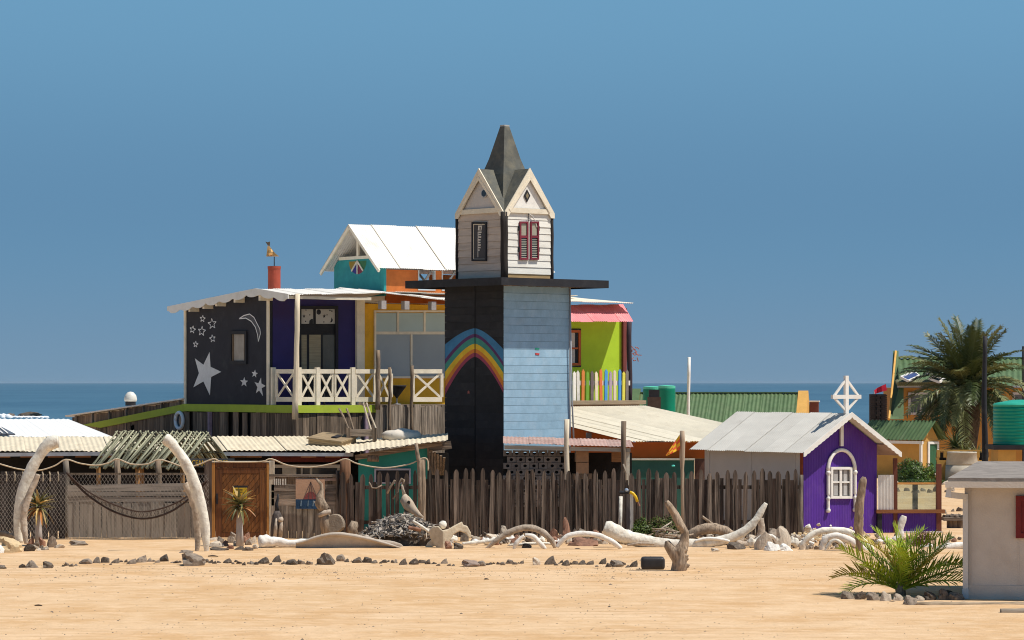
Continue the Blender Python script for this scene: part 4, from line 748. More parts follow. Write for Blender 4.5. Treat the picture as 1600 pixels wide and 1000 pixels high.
# arch trim with turned legs
ac = B.F(1313, 735, -.04); ar = (B.u(1334)-B.u(1292))/2; zsp = B.z(735, um2, 0); ah = B.z(703, um2, 0)-zsp
ap = [(um2+ar*cos(a), -.045, zsp+ah*sin(a)) for a in [pi*k/18 for k in range(19)]]; MB().tube(ap, .048, 8).build('arch_trim', white_p, br, smooth=True)
for sx in (-1, 1):
    zb_ = B.z(800, um2, 0); n_ = 30; prf = []
    for k in range(n_+1):
        t_ = k/n_; r_ = .042+(.02 if .03 < t_ < .08 or .30 < t_ < .36 or .92 < t_ < .97 else 0)-(.016 if .38 < t_ < .42 or .27 < t_ < .3 else 0); prf.append((r_, lerp(zb_, zsp, t_)))
    MB().lathe(prf, (um2+sx*ar, -.05, 0), 10).build('turned_leg', white_p, br, smooth=True)
wf = frame_rect(br, lambda a, b: B.F(a, b, -.014), 1296.5, 729.5, 1329.5, 779, .065, (0, -.06, 0), white_p, 'window_frame')
MB().poly([B.F(x, y, -.016) for x, y in ((1299, 733), (1327, 733), (1327, 775), (1299, 775))], (0, -.006, 0)).build('pane', M('window dusk glass', (.16, .15, .14), .2, .3, 2, spec=.5), wf)
for x0, x1 in ((1303, 1309), (1318, 1323)): MB().poly([B.F(x, y, -.023) for x, y in ((x0, 735), (x1, 735), (x1, 774), (x0, 774))], (0, -.004, 0)).build('curtain', M('white curtain', (.42, .41, .39), .9, .1), wf)
MB().poly([B.F(x, y, -.03) for x, y in ((1311, 732), (1314.5, 732), (1314.5, 776), (1311, 776))], (0, -.03, 0)).build('glazing_bar', white_p, wf); MB().poly([B.F(x, y, -.03) for x, y in ((1299, 752), (1327, 752), (1327, 754.5), (1299, 754.5))], (0, -.025, 0)).build('glazing_bar', white_p, wf)
# porch screen at the hut's side
S2 = Fr(1371, 75.3, R(4)); scn = S2.root('porch_screen', 'purple-based windbreak with glass pane and corrugated white panel beside the hut', 'windbreak')
a, b = S2.F(1372, 742), S2.F(1397, 800)
mb = MB(); n_ = 44; vs = [(lerp(a.x, b.x, i/n_), -.01*sin(2*pi*i/4.), z) for z in (b.z, a.z) for i in range(n_+1)]; mb.add(vs, [(i, i+1, n_+2+i, n_+1+i) for i in range(n_)]); mb.build('corrugated_panel', white_p, scn, smooth=True)
rb_ = M('red brown post', (.14, .045, .025), .75, .3, 3, VW)
for px, y0, y1, r in ((1399, 838, 716, .05), (1467, 838, 725, .065)): p = S2.F(px, y0, .02); q_ = S2.F(px, y1, .02); MB().box(p.x-r, p.x+r, .0, .1, 0, q_.z).build('post', rb_, scn)
p = S2.F(1433, 755, .05); MB().box(p.x-.06, p.x+.06, .25, .35, 0, p.z+.02).build('middle_post', black_p, scn)
zr1 = S2.F(1400, 800).z; MB().box(S2.u(1369), S2.u(1476), -.05, .12, zr1-.03, zr1+.06).build('rail', M('varnished rail', (.28, .11, .04), .6, .25, 3, HW), scn)
MB().box(S2.u(1402), S2.u(1464), .02, .06, S2.F(1400, 757).z, S2.F(1400, 754).z).build('top_rail', M('orange rail', (.55, .26, .07), .7, .2), scn)
gm = bpy.data.materials.new('salted glass'); gm.use_nodes = True; t_ = gm.node_tree; t_.nodes.remove(t_.nodes['Principled BSDF']); mx = t_.nodes.new('ShaderNodeMixShader'); tr_ = t_.nodes.new('ShaderNodeBsdfTransparent'); tr_.inputs[0].default_value = (.82, .88, .84, 1); df = t_.nodes.new('ShaderNodeBsdfPrincipled'); df.inputs['Base Color'].default_value = (.5, .5, .42, 1); df.inputs['Roughness'].default_value = .15
nz_ = t_.nodes.new('ShaderNodeTexNoise'); nz_.inputs['Scale'].default_value = 4; nz_.inputs['Detail'].default_value = 6; rr_ = t_.nodes.new('ShaderNodeMapRange'); rr_.inputs[1].default_value = .35; rr_.inputs[2].default_value = .8; rr_.inputs[3].default_value = .04; rr_.inputs[4].default_value = .28
t_.links.new(nz_.outputs[0], rr_.inputs[0]); t_.links.new(rr_.outputs[0], mx.inputs[0]); t_.links.new(tr_.outputs[0], mx.inputs[1]); t_.links.new(df.outputs[0], mx.inputs[2]); t_.links.new(mx.outputs[0], t_.nodes['Material Output'].inputs[0])
MB().box(S2.u(1402), S2.u(1464), .035, .045, zr1+.06, S2.F(1400, 757).z).build('glass_pane', gm, scn)
zw0 = S2.F(1420, 836).z; mb = MB(); a, b = S2.u(1377), S2.u(1471); n_ = 120; vs = [(lerp(a, b, i/n_), .03-.008*sin(2*pi*i/4.8), z) for z in (0.02, zr1-.03) for i in range(n_+1)]; mb.add(vs, [(i, i+1, n_+2+i, n_+1+i) for i in range(n_)]); mb.build('low_wall', purp, scn, smooth=True)
MB().box(S2.u(1400), S2.u(1472), -.06, .05, -.05, .05).build('footing', M('whitewashed footing', (.66, .62, .56), .9, .15), scn)
MB().box(S2.u(1371), S2.u(1378), -.02, .1, 0, zr1-.03).build('end_post', black_p, scn)

# ------------------------------------------------------------------ pale hut at the right edge
W_ = Flat(1508, 52.6); wr_ = W_.root('pale_hut', 'pale beige flat-roofed hut with red shutter and white downpipe at the right edge', 'hut'); wr_.rotation_euler = (0, 0, R(-10))
x0 = W_(1509, 936).x; zt2 = W_(1509, 761).z; beige = M('beige render', (.58, .52, .46), .9, .07, 1.5, dirt=(.46, .39, .33), da=.5, dth=.54, ds=1.6, bump=.25, bs=40, rnd=0)
MB().box(x0, x0+3.4, 0, 3, -.1, zt2).build('wall', beige, wr_)
MB().box(x0-.02, x0+.1, -.012, 0, -.08, zt2).build('corner_strip', M('corner render', (.53, .47, .41), .9, .05), wr_)
MB().box(W_(1590.5, 0).x-.008, W_(1590.5, 0).x+.008, -.01, 0, .2, 1.05).build('wall_seam', beige, wr_); MB().box(x0, x0+3.4, -.02, 0, -.1, W_(0, 914).z).build('plinth', beige, wr_)
a, b = W_(1486, 762, -.55), W_(1480, 752.5, -.55); za, zb_ = a.z, b.z
MB().box(a.x, x0+3.5, -.58, -.55, za, zb_).build('fascia_gutter', M('white gutter', (.76, .68, .58), .6, .05), wr_)
MB().poly([(W_(1490, 752, -.55).x, -.55, zb_+.003), (x0+3.6, -.55, zb_+.003), (x0+3.6, 3.2, zb_+.2), (W_(1490, 752, -.55).x+.45, 3.2, zb_+.2)], (0, 0, .06)).build('roof_slab', M('tarred roof', (.30, .26, .225), .9, .2, 3, dirt=(.15, .125, .11), da=.6, dth=.52), wr_)
wp = M('white pipe', (.62, .60, .57), .5, .06)
MB().box(W_(1487, 0, -.5).x, W_(1494, 0, -.5).x, -.53, -.45, W_(0, 777, -.5).z, za).build('gutter_outlet', wp, wr_)
MB().bar(W_(1488, 773, -.48), W_(1511, 776, -.12), .10, .08).build('downpipe_elbow', wp, wr_); xp = W_(1510, 0, -.1).x
MB().box(xp-.045, xp+.045, -.13, -.03, .06, W_(0, 772, -.1).z).build('downpipe', wp, wr_); MB().box(xp-.055, xp+.055, -.14, -.02, .0, .18).build('downpipe_shoe', M('grey blue shoe', (.42, .48, .52), .6, .1), wr_)
rsd = M('dark red shutter', (.17, .018, .018), .7, .15); xs_ = W_(1586, 0).x
so2 = MB().box(xs_, xs_+1.0, -.05, 0, W_(0, 840).z, W_(0, 774).z).build('shutter', rsd, wr_)
for q_ in ((xs_, xs_+.09, -.075, -.05), (xs_+.9, xs_+1.0, -.075, -.05)): MB().box(*q_, W_(0, 840).z, W_(0, 774).z).build('shutter_stile', rsd, so2)
for z0_, z1_2 in ((W_(0, 840).z, W_(0, 832).z), (W_(0, 782).z, W_(0, 774).z)): MB().box(xs_+.09, xs_+.9, -.075, -.05, z0_, z1_2).build('shutter_rail', rsd, so2)

# ------------------------------------------------------------------ far buildings
def green_house(name, label, px0, px1, yr, ye, d, w2, wallz, parap, n):
    f = Flat((px0+px1)/2, d); r = f.root(name, label, 'house'); a, b = f(px0, yr), f(px1, yr); e = f(px0, ye, -w2).z
    roof_sheets(r, (a.x, -w2, e), (b.x, -w2, e), (a.x, 0, a.z), (b.x, 0, a.z), n, roof_gn, .2, .03); roof_sheets(r, (a.x, w2, e), (b.x, w2, e), (a.x, 0, a.z), (b.x, 0, a.z), n, roof_gn, .2, .03)
    MB().bar((a.x, 0, a.z+.02), (b.x, 0, a.z+.02), .25, .06, (0, 0, 1)).build('ridge_cap', roof_gn, r)
    MB().box(a.x+.1, b.x-.1, -w2+.3, w2-.3, 0, e+.02).build('wall', ochre, r)
    return f, r, a, b, e
f, r, a, b, e = green_house('green_roof_house', 'distant house with green corrugated roof and ochre gable behind the cream roof', 1000, 1247, 614, 672, 150, 3.2, 0, 0, 9)
r.rotation_euler = (0, 0, R(-9))
for x, s_ in ((a.x, -1), (b.x, 1)):
    MB().poly([(x, -3.25, e-.2), (x, 0, a.z+.12), (x, 3.25, e-.2)], (s_*.5, 0, 0)).build('gable_parapet', ochre, r)
    if s_ < 0: MB().poly([(x-.02*s_, -3.3, e-.15), (x-.02*s_, 0, a.z+.16), (x-.02*s_, 0, a.z+.22), (x-.02*s_, -3.3, e-.05)], (s_*.54, 0, 0)).build('coping', roof_gn, r)
p = f(1267, 628, 1); MB().box(p.x-.22, p.x+.22, p.y-.2, p.y+.2, 0, p.z).build('brick_chimney', M('maroon brick', (.16, .06, .05), .9, .2), r); MB().box(p.x-.27, p.x+.27, p.y-.25, p.y+.25, p.z, p.z+.07).build('chimney_cap', white_p, r)
for i, (px, yt_, dd) in enumerate(((1019, 604, 131), (1042, 602.5, 130))):
    tg_ = M('green tank plastic', (.0, .21, .12), .45, .12, 2, bump=.05, rnd=.1); p = PT(px, 640, dd); zt3 = PT(px, yt_, dd).z
    t = thing('water_tank', ['green water tank half hidden behind its twin over the cream roof', 'green water tank with pale rim standing over the cream roof'][i], 'tank', (p.x, dd, 0), 0, 'green tanks over the cream roof')
    r_ = .37 if i else .40; prf = [(r_, 2.1)]
    for k in range(12): z = 2.1+(zt3-2.25)*k/12; prf += [(r_, z), (r_*1.02, z+.05)]
    prf += [(r_, zt3-.14), (r_*.99, zt3-.12)]; MB().lathe(prf, n=24).build('barrel', tg_, t, smooth=True); MB().lathe([(r_*1.0, zt3-.12), (r_*1.0, zt3-.02), (r_*.8, zt3), (.05, zt3+.02)], n=24).build('lid', M('mint tank lid', (.10, .5, .33), .5, .1), t); MB().box(-.4, .4, -.4, .4, 0, 2.1).build('stand', plank_b, t)
p = PT(1022, 640, 126); t = thing('small_chimney', 'stubby dark brown chimney in front of the green tanks', 'chimney', (p.x, 126, 0)); MB().box(-.27, .27, -.25, .25, 0, PT(0, 620, 126).z).build('stack', M('dark brick', (.07, .045, .035), .9, .3), t); MB().box(-.22, .22, -.2, .2, PT(0, 620, 126).z, PT(0, 609, 126).z).build('cowl', black_p, t)
p = PT(1076, 660, 96); tag(MB().tube([(.015*sin(k), 0, lerp(0, PT(0, 558, 96).z, k/8)) for k in range(9)], .05, 8).build('flag_pole', M('whitewashed pole', (.78, .74, .7), .7, .1), None, (p.x, 96, 0), smooth=True), 'tall thin whitewashed pole standing behind the cream roof', 'pole')
# big yellow house at right
YH_ = Flat(1500, 130); yr = YH_.root('ochre_house', 'large ochre house with green tin roof and solar panels behind the palm', 'house')
a, b = YH_(1402, 560, 3), YH_(1660, 560, 3); e1 = YH_(1385, 655, -1); n_ = 9
roof_sheets(yr, YH_(1405, 604, -.5), YH_(1660, 604, -.5), a, b, 8, roof_gn, .25, .035); zE1 = YH_(1405, 604, -.5)
MB().bar((a.x, a.y, a.z+.03), (b.x, b.y, b.z+.03), .3, .06, (0, 0, 1)).build('ridge_cap', roof_gn, yr)
MB().poly([(a.x, a.y, a.z-.05), (b.x, a.y, a.z-.05), (b.x, a.y+4, 2), (a.x, a.y+4, 2)], (0, 0, -.05)).build('rear_roof', roof_gn, yr)
# cat-slide parapet gable at the left
MB().poly([YH_(1390, 655, -1.2), YH_(1404, 655, -1.2)*1, YH_(1404, 548, 3), YH_(1396, 548, 3)], (0, .12, 0)).build('parapet', roof_gn, yr)
MB().poly([YH_(1388, 655, -1.3), YH_(1393, 655, -1.3), YH_(1400.5, 548, 2.9), YH_(1397.5, 548, 2.9)], (0, .08, 0)).build('parapet_edge', ochre, yr) if False else MB().bar(YH_(1389, 655, -1.35), YH_(1399.5, 549, 2.85), .08, .1).build('parapet_edge', ochre, yr)
MB().poly([YH_(1393, 655, -1.1), YH_(1412, 655, -1.1), YH_(1412, 605, -.4), YH_(1405, 605, -.4)], (0, .05, 0)).build('low_roof', roof_gn, yr)
zw = YH_(0, 606).z; MB().box(YH_(1407, 0).x, YH_(1660, 0).x, 0, 6, -.2, zw).build('wall', M('ochre house wall', (.50, .235, .055), .85, .1, 2, bump=.1), yr)
MB().bar(YH_(1402, 604, -.6), YH_(1660, 604, -.6), .08, .06).build('gutter', steel, yr); MB().bar(YH_(1408, 605, -.3), YH_(1409, 650, -.3), .08, .06).build('downpipe', white_p, yr)
for x0_, x1_ in ((1419, 1458), (1490, 1520), (1582, 1625)):
    wf = frame_rect(yr, lambda a, b: YH_(a, b, -.01), x0_, 613, x1_, 648, .1, (0, -.06, 0), M('lavender white frame', (.55, .52, .55), .7, .08), 'window'); MB().poly([YH_(x0_+2, 615, -.01), YH_(x1_-2, 615, -.01), YH_(x1_-2, 646, -.01), YH_(x0_+2, 646, -.01)], (0, -.01, 0)).build('pane', M('house glass', (.13, .13, .15), .3, .3, 1), wf)
    MB().bar(YH_((x0_+x1_)/2, 615, -.03), YH_((x0_+x1_)/2, 646, -.03), .08, .06).build('mullion', MATS['lavender white frame'], wf)
sol = M('solar cell', (.04, .06, .16), .25, .2, 6, spec=.6)
for i, (c0, c1, c2, c3) in enumerate((((1407, 591), (1428, 583), (1436, 589), (1419, 597)), ((1448, 585), (1462, 582), (1474, 586), (1468, 591)), ((1452, 593), (1462, 590), (1476, 592), (1468, 599)))):
    P = [YH_(*c0, -.9), YH_(*c1, .3), YH_(*c2, .1), YH_(*c3, -1.1)]
    so3 = MB().poly(P, (0, 0, .06)).build('solar_panel', sol, yr); mb = MB()
    for k in range(4): mb.bar(P[k]+Vector((0, 0, .04)), P[(k+1) % 4]+Vector((0, 0, .04)), .07, .1, (0, 0, 1))
    mb.build('panel_frame', white_p, so3)
ct = M('mossy tile', (.17, .17, .09), .9, .3, 4); tl = MB().tube([(0, 0, 0), (0, .5, .12)], .09, 6).mesh('roof_tile')
for k in range(30): p = YH_(1404+k*3.0, 600, -.75); inst('roof_tile', tl, yr, p, (0, 0, 0), (1, 1, 1), ct)
# brick chimney with red flag, left of the ochre house
p = PT(1371, 660, 124); t = thing('brick_barbecue_stack', 'dark brick chimney stack beside the green parapet of the ochre house', 'chimney', (p.x, 124, 0)); zt4 = PT(0, 615, 124).z
cbk = M('charred brick', (.045, .032, .028), .9, .3, 6); bk = MB().box(-.14, .14, -.07, .07, 0, .075).mesh('brick'); zz = .8; row = 0
MB().box(-.31, .31, -.28, .28, 0, zt4-.02).build('core', black_p, t)
while zz < zt4-.08:
    for k in range(-1, 2): x = k*.29+(row % 2)*.1-.05; inst('brick', bk, t, (max(-.24, min(.24, x)), -.29, zz), (0, 0, 0), (.85, 1, 1), cbk)
    zz += .09; row += 1
t = thing('red_flag', 'small red and white flag flying above the dark brick stack', 'flag', PT(1367, 640, 125)); rm = M('red cloth', (.62, .02, .05), .8, .15, 5, bump=.1)
q_ = lambda x, y: PT(x, y, 125)-PT(1367, 640, 125)
MB().tube([q_(1365, 640), q_(1366, 612)], .03, 6).build('staff', steel, t)
mb = MB(); rows_ = [((1366, 610), (1366, 616)), ((1371, 606), (1372, 614)), ((1377, 603), (1378, 612)), ((1384, 600), (1386, 610))]; vs = []
for k, (u_, l_) in enumerate(rows_): vs += [q_(*u_)+Vector((0, .06*sin(k*2), 0)), q_(*l_)+Vector((0, .06*sin(k*2), 0))]
mb.add(vs+[v+Vector((0, .012, 0)) for v in vs], [(2*k, 2*k+2, 2*k+3, 2*k+1) for k in range(3)]+[(8+2*k, 8+2*k+1, 8+2*k+3, 8+2*k+2) for k in range(3)]); mb.build('cloth', rm, t)
# small outbuilding with green roof and green door
O = Fr(1440, 118, R(40)); orr = O.root('green_roof_outhouse', 'small ochre outhouse with green tin roof and green door beside the palm', 'outhouse')
OW, OL = O.u(1467), O.v(1352); zo = O.z(657, OW/2, 0)-.02; zoe = O.z(688, 0, 0); 
slp = (zo-zoe)/(OW/2+.25)
MB().box(0, OW, 0, OL, -.2, zoe-.02).build('wall', ochre, orr); MB().poly([(0, -.003, zoe-.05), (OW, -.003, zoe-.05), (OW/2, -.003, zo-.08)], (0, .1, 0)).build('gable', ochre, orr)
for s_, e_ in ((0, -.25), (1, OW+.25)): roof_sheets(orr, (e_, -.3, zo-slp*(OW/2+.25)), (e_, OL+.2, zo-slp*(OW/2+.25)), (OW/2, -.3, zo), (OW/2, OL+.2, zo), 6, roof_gn, .2, .03)
MB().box(-.3, -.22, -.3, OL+.2, zoe-.14, zoe-.03).build('fascia', white_p, orr); MB().box(-.08, 0, -.05, .05, 0, zoe-.1).build('downpipe', white_p, orr)
dq = frame_rect(orr, lambda a, b: O.F(a, b, -.005), 1449, 690, 1466, 742, .10, (0, -.05, 0), white_p, 'door_frame'); MB().poly([O.F(x, y, -.005) for x, y in ((1451, 692), (1464, 692), (1464, 741), (1451, 741))], (0, -.02, 0)).build('door', M('green door', (.04, .13, .06), .7, .2, 3, VW), dq)
# pierced ochre garden wall
gw = Flat(1508, 113); gr_ = gw.root('pierced_garden_wall', 'ochre garden wall with a row of square holes behind the concrete tank', 'wall')
x0_, x1_ = gw(1464, 0).x, gw(1546, 0).x; zt5 = gw(0, 703).z; z5 = gw(0, 711).z
MB().box(x0_, x1_, 0, .15, -.1, gw(0, 719).z).build('base', ochre, gr_); MB().box(x0_, x1_, 0, .15, zt5-.05, zt5).build('coping', ochre, gr_)
mb = MB(); k = 0; x = x0_
while x < x1_-.1:
    mb2 = MB().box(x, x+.12, 0, .15, gw(0, 715).z+.003, zt5-.053); mb2.build('pier', ochre, gr_); MB().box(x+.14*(k % 2)-.03, x+.14*(k % 2)+.09, .003, .147, gw(0, 719).z+.002, gw(0, 715).z).build('pier', ochre, gr_); x += .25; k += 1
MB().box(x0_, x1_, .2, .25, 0, zt5-.1).build('shade_board', dark, gr_)  # dark board added as the shade seen through the holes
# concrete tank
p = PT(1503, 756, 112.5); t = thing('concrete_tank', 'pale round concrete water tank behind the pale hut roof', 'tank', (p.x, 112.5, 0)); cm = M('old concrete', (.52, .46, .37), .9, .15, 4, dirt=(.33, .28, .22), da=.5, dth=.56, bump=.3)
zt6 = PT(0, 706, 112.5).z; MB().lathe([(.64, 0), (.61, zt6*.58)], n=28).build('lower_ring', cm, t, smooth=True); MB().lathe([(.585, zt6*.58+.002), (.60, zt6*.64), (.545, zt6-.06), (.56, zt6-.05), (.56, zt6), (.49, zt6), (.48, zt6-.1)], n=28).build('upper_ring', cm, t, smooth=True)
# black pole
p = PT(1538.5, 760, 111); tag(MB().tube([(.02*sin(k*.9), 0, lerp(0, PT(0, 525, 111).z, k/9)) for k in range(10)], [.13-.055*k/9 for k in range(10)], 10).build('telegraph_pole', black_p, None, (p.x, 111, 0), smooth=True), 'tall black tarred pole in front of the palm', 'pole')
p = PT(1598.5, 760, 124); tag(MB().tube([(0, 0, 0), (.01, 0, 2.5), (0, 0, PT(0, 541, 124).z)], .04, 8).build('thin_mast', black_p, None, (p.x, 124, 0)), 'thin dark mast cut by the right picture edge above the green roof', 'mast')
# big green tank on a stand
p = PT(1594, 700, 109); t = thing('large_green_tank', 'big ribbed green water tank on a yellow stand at the right', 'tank', (p.x, 109, 0)); r_ = PT(1594, 0, 109).x-PT(1552, 0, 109).x; za_, zb2 = PT(0, 695, 109).z, PT(0, 630, 109).z
gt = M('sea green tank', (.0, .22, .15), .4, .1, 2, dirt=(.0, .30, .21), da=.5, dth=.5, bump=.05); prf = [(r_*.98, za_)]
for k in range(11): z = lerp(za_, zb2-.15, k/11); h_ = (zb2-.15-za_)/11; prf += [(r_*.985, z+.01), (r_, z+h_*.25), (r_, z+h_*.75), (r_*.985, z+h_*.95)]
prf += [(r_*.97, zb2-.1)]; MB().lathe(prf, n=40).build('barrel', gt, t, smooth=True); MB().lathe([(r_*1.0, zb2-.12), (r_*1.01, zb2-.05), (r_*.95, zb2), (.3, zb2+.12), (.02, zb2+.13)], n=40).build('lid', M('light green lid', (.03, .38, .26), .45, .1), t)
MB().box(-r_*1.15, r_*1.3, -1, 1, za_-.16, za_).build('slab', black_p, t)
for x in (-.62, .62): MB().box(x-.32, x+.32, -.85, .85, -.1, za_-.161).build('pier', ochre, t)
# ------------------------------------------------------------------ fences
FD = 73.0
def picket_mesh(wd, tip, th=.03): return MB().poly([(-wd/2, 0, 0), (wd/2, 0, 0), (wd/2, 0, 1-tip), (wd*.30, 0, 1-tip*.30), (wd*.1, 0, 1), (-wd*.1, 0, 1), (-wd*.30, 0, 1-tip*.30), (-wd/2, 0, 1-tip)], (0, th, 0)).mesh('picket')
pms = [picket_mesh(.115, .065), picket_mesh(.105, .075), picket_mesh(.122, .055)]
def fence(f, r, x0, x1, ytop, yinf, mat, pitch, infill=True, seed=1, gapp=.0, wsc=1):
    q = random.Random(seed); zt_ = f(0, ytop).z; zi = f(0, yinf).z; xa, xb = f(x0, 0).x, f(x1, 0).x; x = xa
    while x < xb:
        inst('picket', pms[q.randrange(3)], r, (x+q.uniform(-.012, .012), 0+q.uniform(-.012, .012), -.03), (0, q.gauss(0, .014), 0), (wsc*q.uniform(.88, 1.12), 1, (zt_+.03)*q.uniform(.95, 1.025)), mat)
        if infill and q.random() > gapp*(1 if x < xa+(xb-xa)*.66 else 4):
            ww = (pitch-.12*wsc)*q.uniform(.85, 1.3); h_ = zi*q.uniform(.975, 1.012); MB().box(-ww/2, ww/2, -.012, .012, 0, h_).build('infill_board', mat if q.random() < .55 else fence_d, r, (x+pitch/2+q.uniform(-.01, .01), .045+q.uniform(-.01, .01), -.03), (0, q.uniform(-.012, .012), 0))
        x += pitch
    for z in (.35, 1.2): MB().box(xa-.1, xb+.1, .075, .13, z, z+.09).build('rail', mat, r)
fm = Flat(950, FD); r = fm.root('picket_fence', 'long weathered grey-brown picket fence with pointed tops running to the purple hut', 'fence'); fence(fm, r, 658, 1247, 734, 746, fence_w, .2135, True, 3, .06)
fm.post(r, 'end_post', 1251, 842, 742, .06, plank_g)
fl = Flat(600, FD-.25); r = fl.root('dark_picket_fence', 'dark spaced pickets in front of the teal shed', 'fence'); fence(fl, r, 537, 650, 737, 752, fence_d, .217, True, 5, .25)
ff = Flat(50, FD); r = ff.root('black_board_fence', 'nearly black upright board fence behind wire netting at the left edge', 'fence')
blk_f = M('blackened board', (.055, .045, .04), .9, .45, 2, VW, (.12, .10, .085), .5, .58); plank_wall(r, ff(-20, 842)*Vector((1, 1, 0)), (1, 0, 0), (0, 1, 0), ff(103, 0).x-ff(-20, 0).x, -.02, ff(0, 739).z, .19, .03, blk_f, 'board', .03, .05)
for px in (9, 22, 35, 53, 66, 77, 90): MB().tube([ff(px, 737, -.03), ff(px+1.5, 742, -.04), ff(px+1, 752, -.03)], .017, 5).build('rope_tie', rope_m, r)
# plank gate behind netting
gt_ = Flat(210, 72.9); r = gt_.root('plank_gate', 'wide plank gate hung with wire netting between the two whale ribs', 'gate')
plank_wall(r, gt_(106, 842)*Vector((1, 1, 0)), (1, 0, 0), (0, 1, 0), gt_(328, 0).x-gt_(106, 0).x, 0.02, gt_(0, 785).z, .17, .03, M('pale gate plank', (.34, .29, .235), .9, .35, 2.2, VW, WD, .5, .58), 'plank', .008, .02)
a = gt_(106, 0).x; b = gt_(328, 0).x; hz_ = [gt_(0, y).z for y in (785, 776, 768, 758)]
for k in range(3): MB().add([(a, -.012*(k % 2)-.02, hz_[k]), (b, -.012*(k % 2)-.02, hz_[k]+.03), (b, -.012*(k % 2)-.02, hz_[k+1]+(.0 if k < 2 else .06)), (a, -.012*(k % 2)-.02, hz_[k+1]-.005), (a, .02, hz_[k]), (b, .02, hz_[k]+.03), (b, .02, hz_[k+1]+(.0 if k < 2 else .06)), (a, .02, hz_[k+1]-.005)], [(0,1,2,3),(4,7,6,5),(0,4,5,1),(3,2,6,7),(0,3,7,4),(1,5,6,2)]).build('cross_plank', M('pale cross plank', (.32, .27, .22), .9, .35, 2.2, HW, WD, .5, .58), r)
MB().box(a, b, .0, .05, gt_(0, 742).z, gt_(0, 739).z).build('top_rail', pole_w, r)
# diamond netting in front of board fence and gate
nt_ = Flat(160, 72.6); wire = M('netting wire', (.36, .32, .27), .8, .2); xa, xb = nt_(-10, 0).x, nt_(326, 0).x; z0_, z1_ = nt_(0, 846).z+.02, nt_(0, 741).z; mb = MB(); Wd, Hd = xb-xa, z1_-z0_; p_ = .088; k = -int(Hd/p_)-1
def clipseg(x, s):   # line from (x, z0) rising with slope s
    a = (x, z0_); b = (x+s*Hd*.62, z1_); t0, t1 = 0., 1.
    dx = b[0]-a[0]
    for lim, sg_ in ((xa, 1), (xb, -1)):
        fa, fb = sg_*(a[0]-lim), sg_*(b[0]-lim)
        if fa < 0 and fb < 0: return None
        if fa < 0: t0 = max(t0, fa/(fa-fb))
        if fb < 0: t1 = min(t1, fa/(fa-fb))
    return (a[0]+dx*t0, lerp(z0_, z1_, t0)), (a[0]+dx*t1, lerp(z0_, z1_, t1))
x = xa-Hd*.62
while x < xb+Hd*.62:
    for s_ in (1, -1):
        c = clipseg(x, s_)
        if c and abs(c[0][1]-c[1][1]) > .02: mb.bar((c[0][0], .004*s_, c[0][1]), (c[1][0], .004*s_, c[1][1]), .007, .006)
    x += p_
net = mb.build('wire_netting', wire, None, nt_.o, kind='stuff'); tag(net, 'diamond wire netting stretched over the board fence and plank gate', 'netting')
# swagged dark fishing net ropes
sw = M('tarry rope', (.07, .045, .035), .95, .3, 20); t = thing('fishing_net', 'dark brown fishing net swagged across the plank gate', 'net', PT(210, 810, 72.45)); og = PT(210, 810, 72.45)
def swag(pts, d, r, n=6):
    out = []
    for i in range(len(pts)-1):
        p0, p1, p2, p3 = pts[max(i-1, 0)], pts[i], pts[i+1], pts[min(i+2, len(pts)-1)]
        for k in range(n):
            s = k/n; f = lambda j: .5*(2*p1[j]+(p2[j]-p0[j])*s+(2*p0[j]-5*p1[j]+4*p2[j]-p3[j])*s*s+(3*p1[j]-p0[j]-3*p2[j]+p3[j])*s**3); out.append((f(0), f(1))+((f(2),) if len(p1) > 2 else ()))
    out.append(tuple(pts[-1])); return out
for j, off in enumerate((0, -11)):
    c = swag([(104, 738), (118, 755+off*.3), (140, 776+off*.6), (175, 798+off), (215, 810+off), (250, 806+off), (285, 788+off*.7), (324, 752+off*.2)], 0, 0)
    MB().tube([PT(x, y, 72.42-.03*j)-og for x, y in c], [.026, .02][j], 6, jit=.35, freq=18, seed=j).build('rope', sw, t, smooth=True)
nb_ = MB(); c1 = swag([(104, 738), (118, 755), (140, 776), (175, 798), (215, 810), (250, 806), (285, 788), (324, 752)], 0, 0); c2 = swag([(104, 738), (118, 752), (140, 769), (175, 786), (215, 798), (250, 794), (285, 779), (324, 749)], 0, 0)
rn = random.Random(4)
for i in range(len(c1)-1): nb_.bar(PT(*c1[i], 72.42)-og, PT(*c2[i+1], 72.42)-og, .007, .006); nb_.bar(PT(*c2[i], 72.42)-og, PT(*c1[i+1], 72.42)-og, .007, .006)
nb_.build('mesh', sw, t)
for px, y1, lab in ((103, 718, 'grey post carrying the rope at the netting corner'), (183, 718, 'grey-brown rope post in the middle of the netting'), (247, 719, 'dark rope post behind the netting near the gate')):
    q_ = Flat(px, 73.3); tag(MB().tube([(.02*sin(k*1.7), 0, lerp(0, q_(px, y1).z, k/6)) for k in range(7)], .075, 9).build('rope_post', pole_w if px != 103 else plank_g, None, q_.o, smooth=True), lab, 'post', 'rope posts')
q_ = Flat(327, 72.7); tag(MB().box(-.12, .06, 0, .16, 0, q_(0, 720).z).build('gate_post', fence_d, None, q_.o), 'dark square timber post at the left of the wooden gate', 'post')
q_ = Flat(540, 72.9); tag(MB().tube([(.01*sin(k*2), 0, lerp(0, q_(0, 719).z, k/6)) for k in range(7)], .135, 12, jit=.15).build('thick_post', M('thick brown post', (.15, .075, .04), .9, .35, 3, VW), None, q_.o, smooth=True), 'thick brown post where the planks meet the dark pickets', 'post')
q_ = Flat(660, 72.6); tag(MB().tube([(.01*sin(k*2), 0, lerp(0, q_(0, 718).z, k/6)) for k in range(7)], .085, 10).build('short_post', pole_w, None, q_.o, smooth=True), 'short brown post at the joint between the two picket fences', 'post')
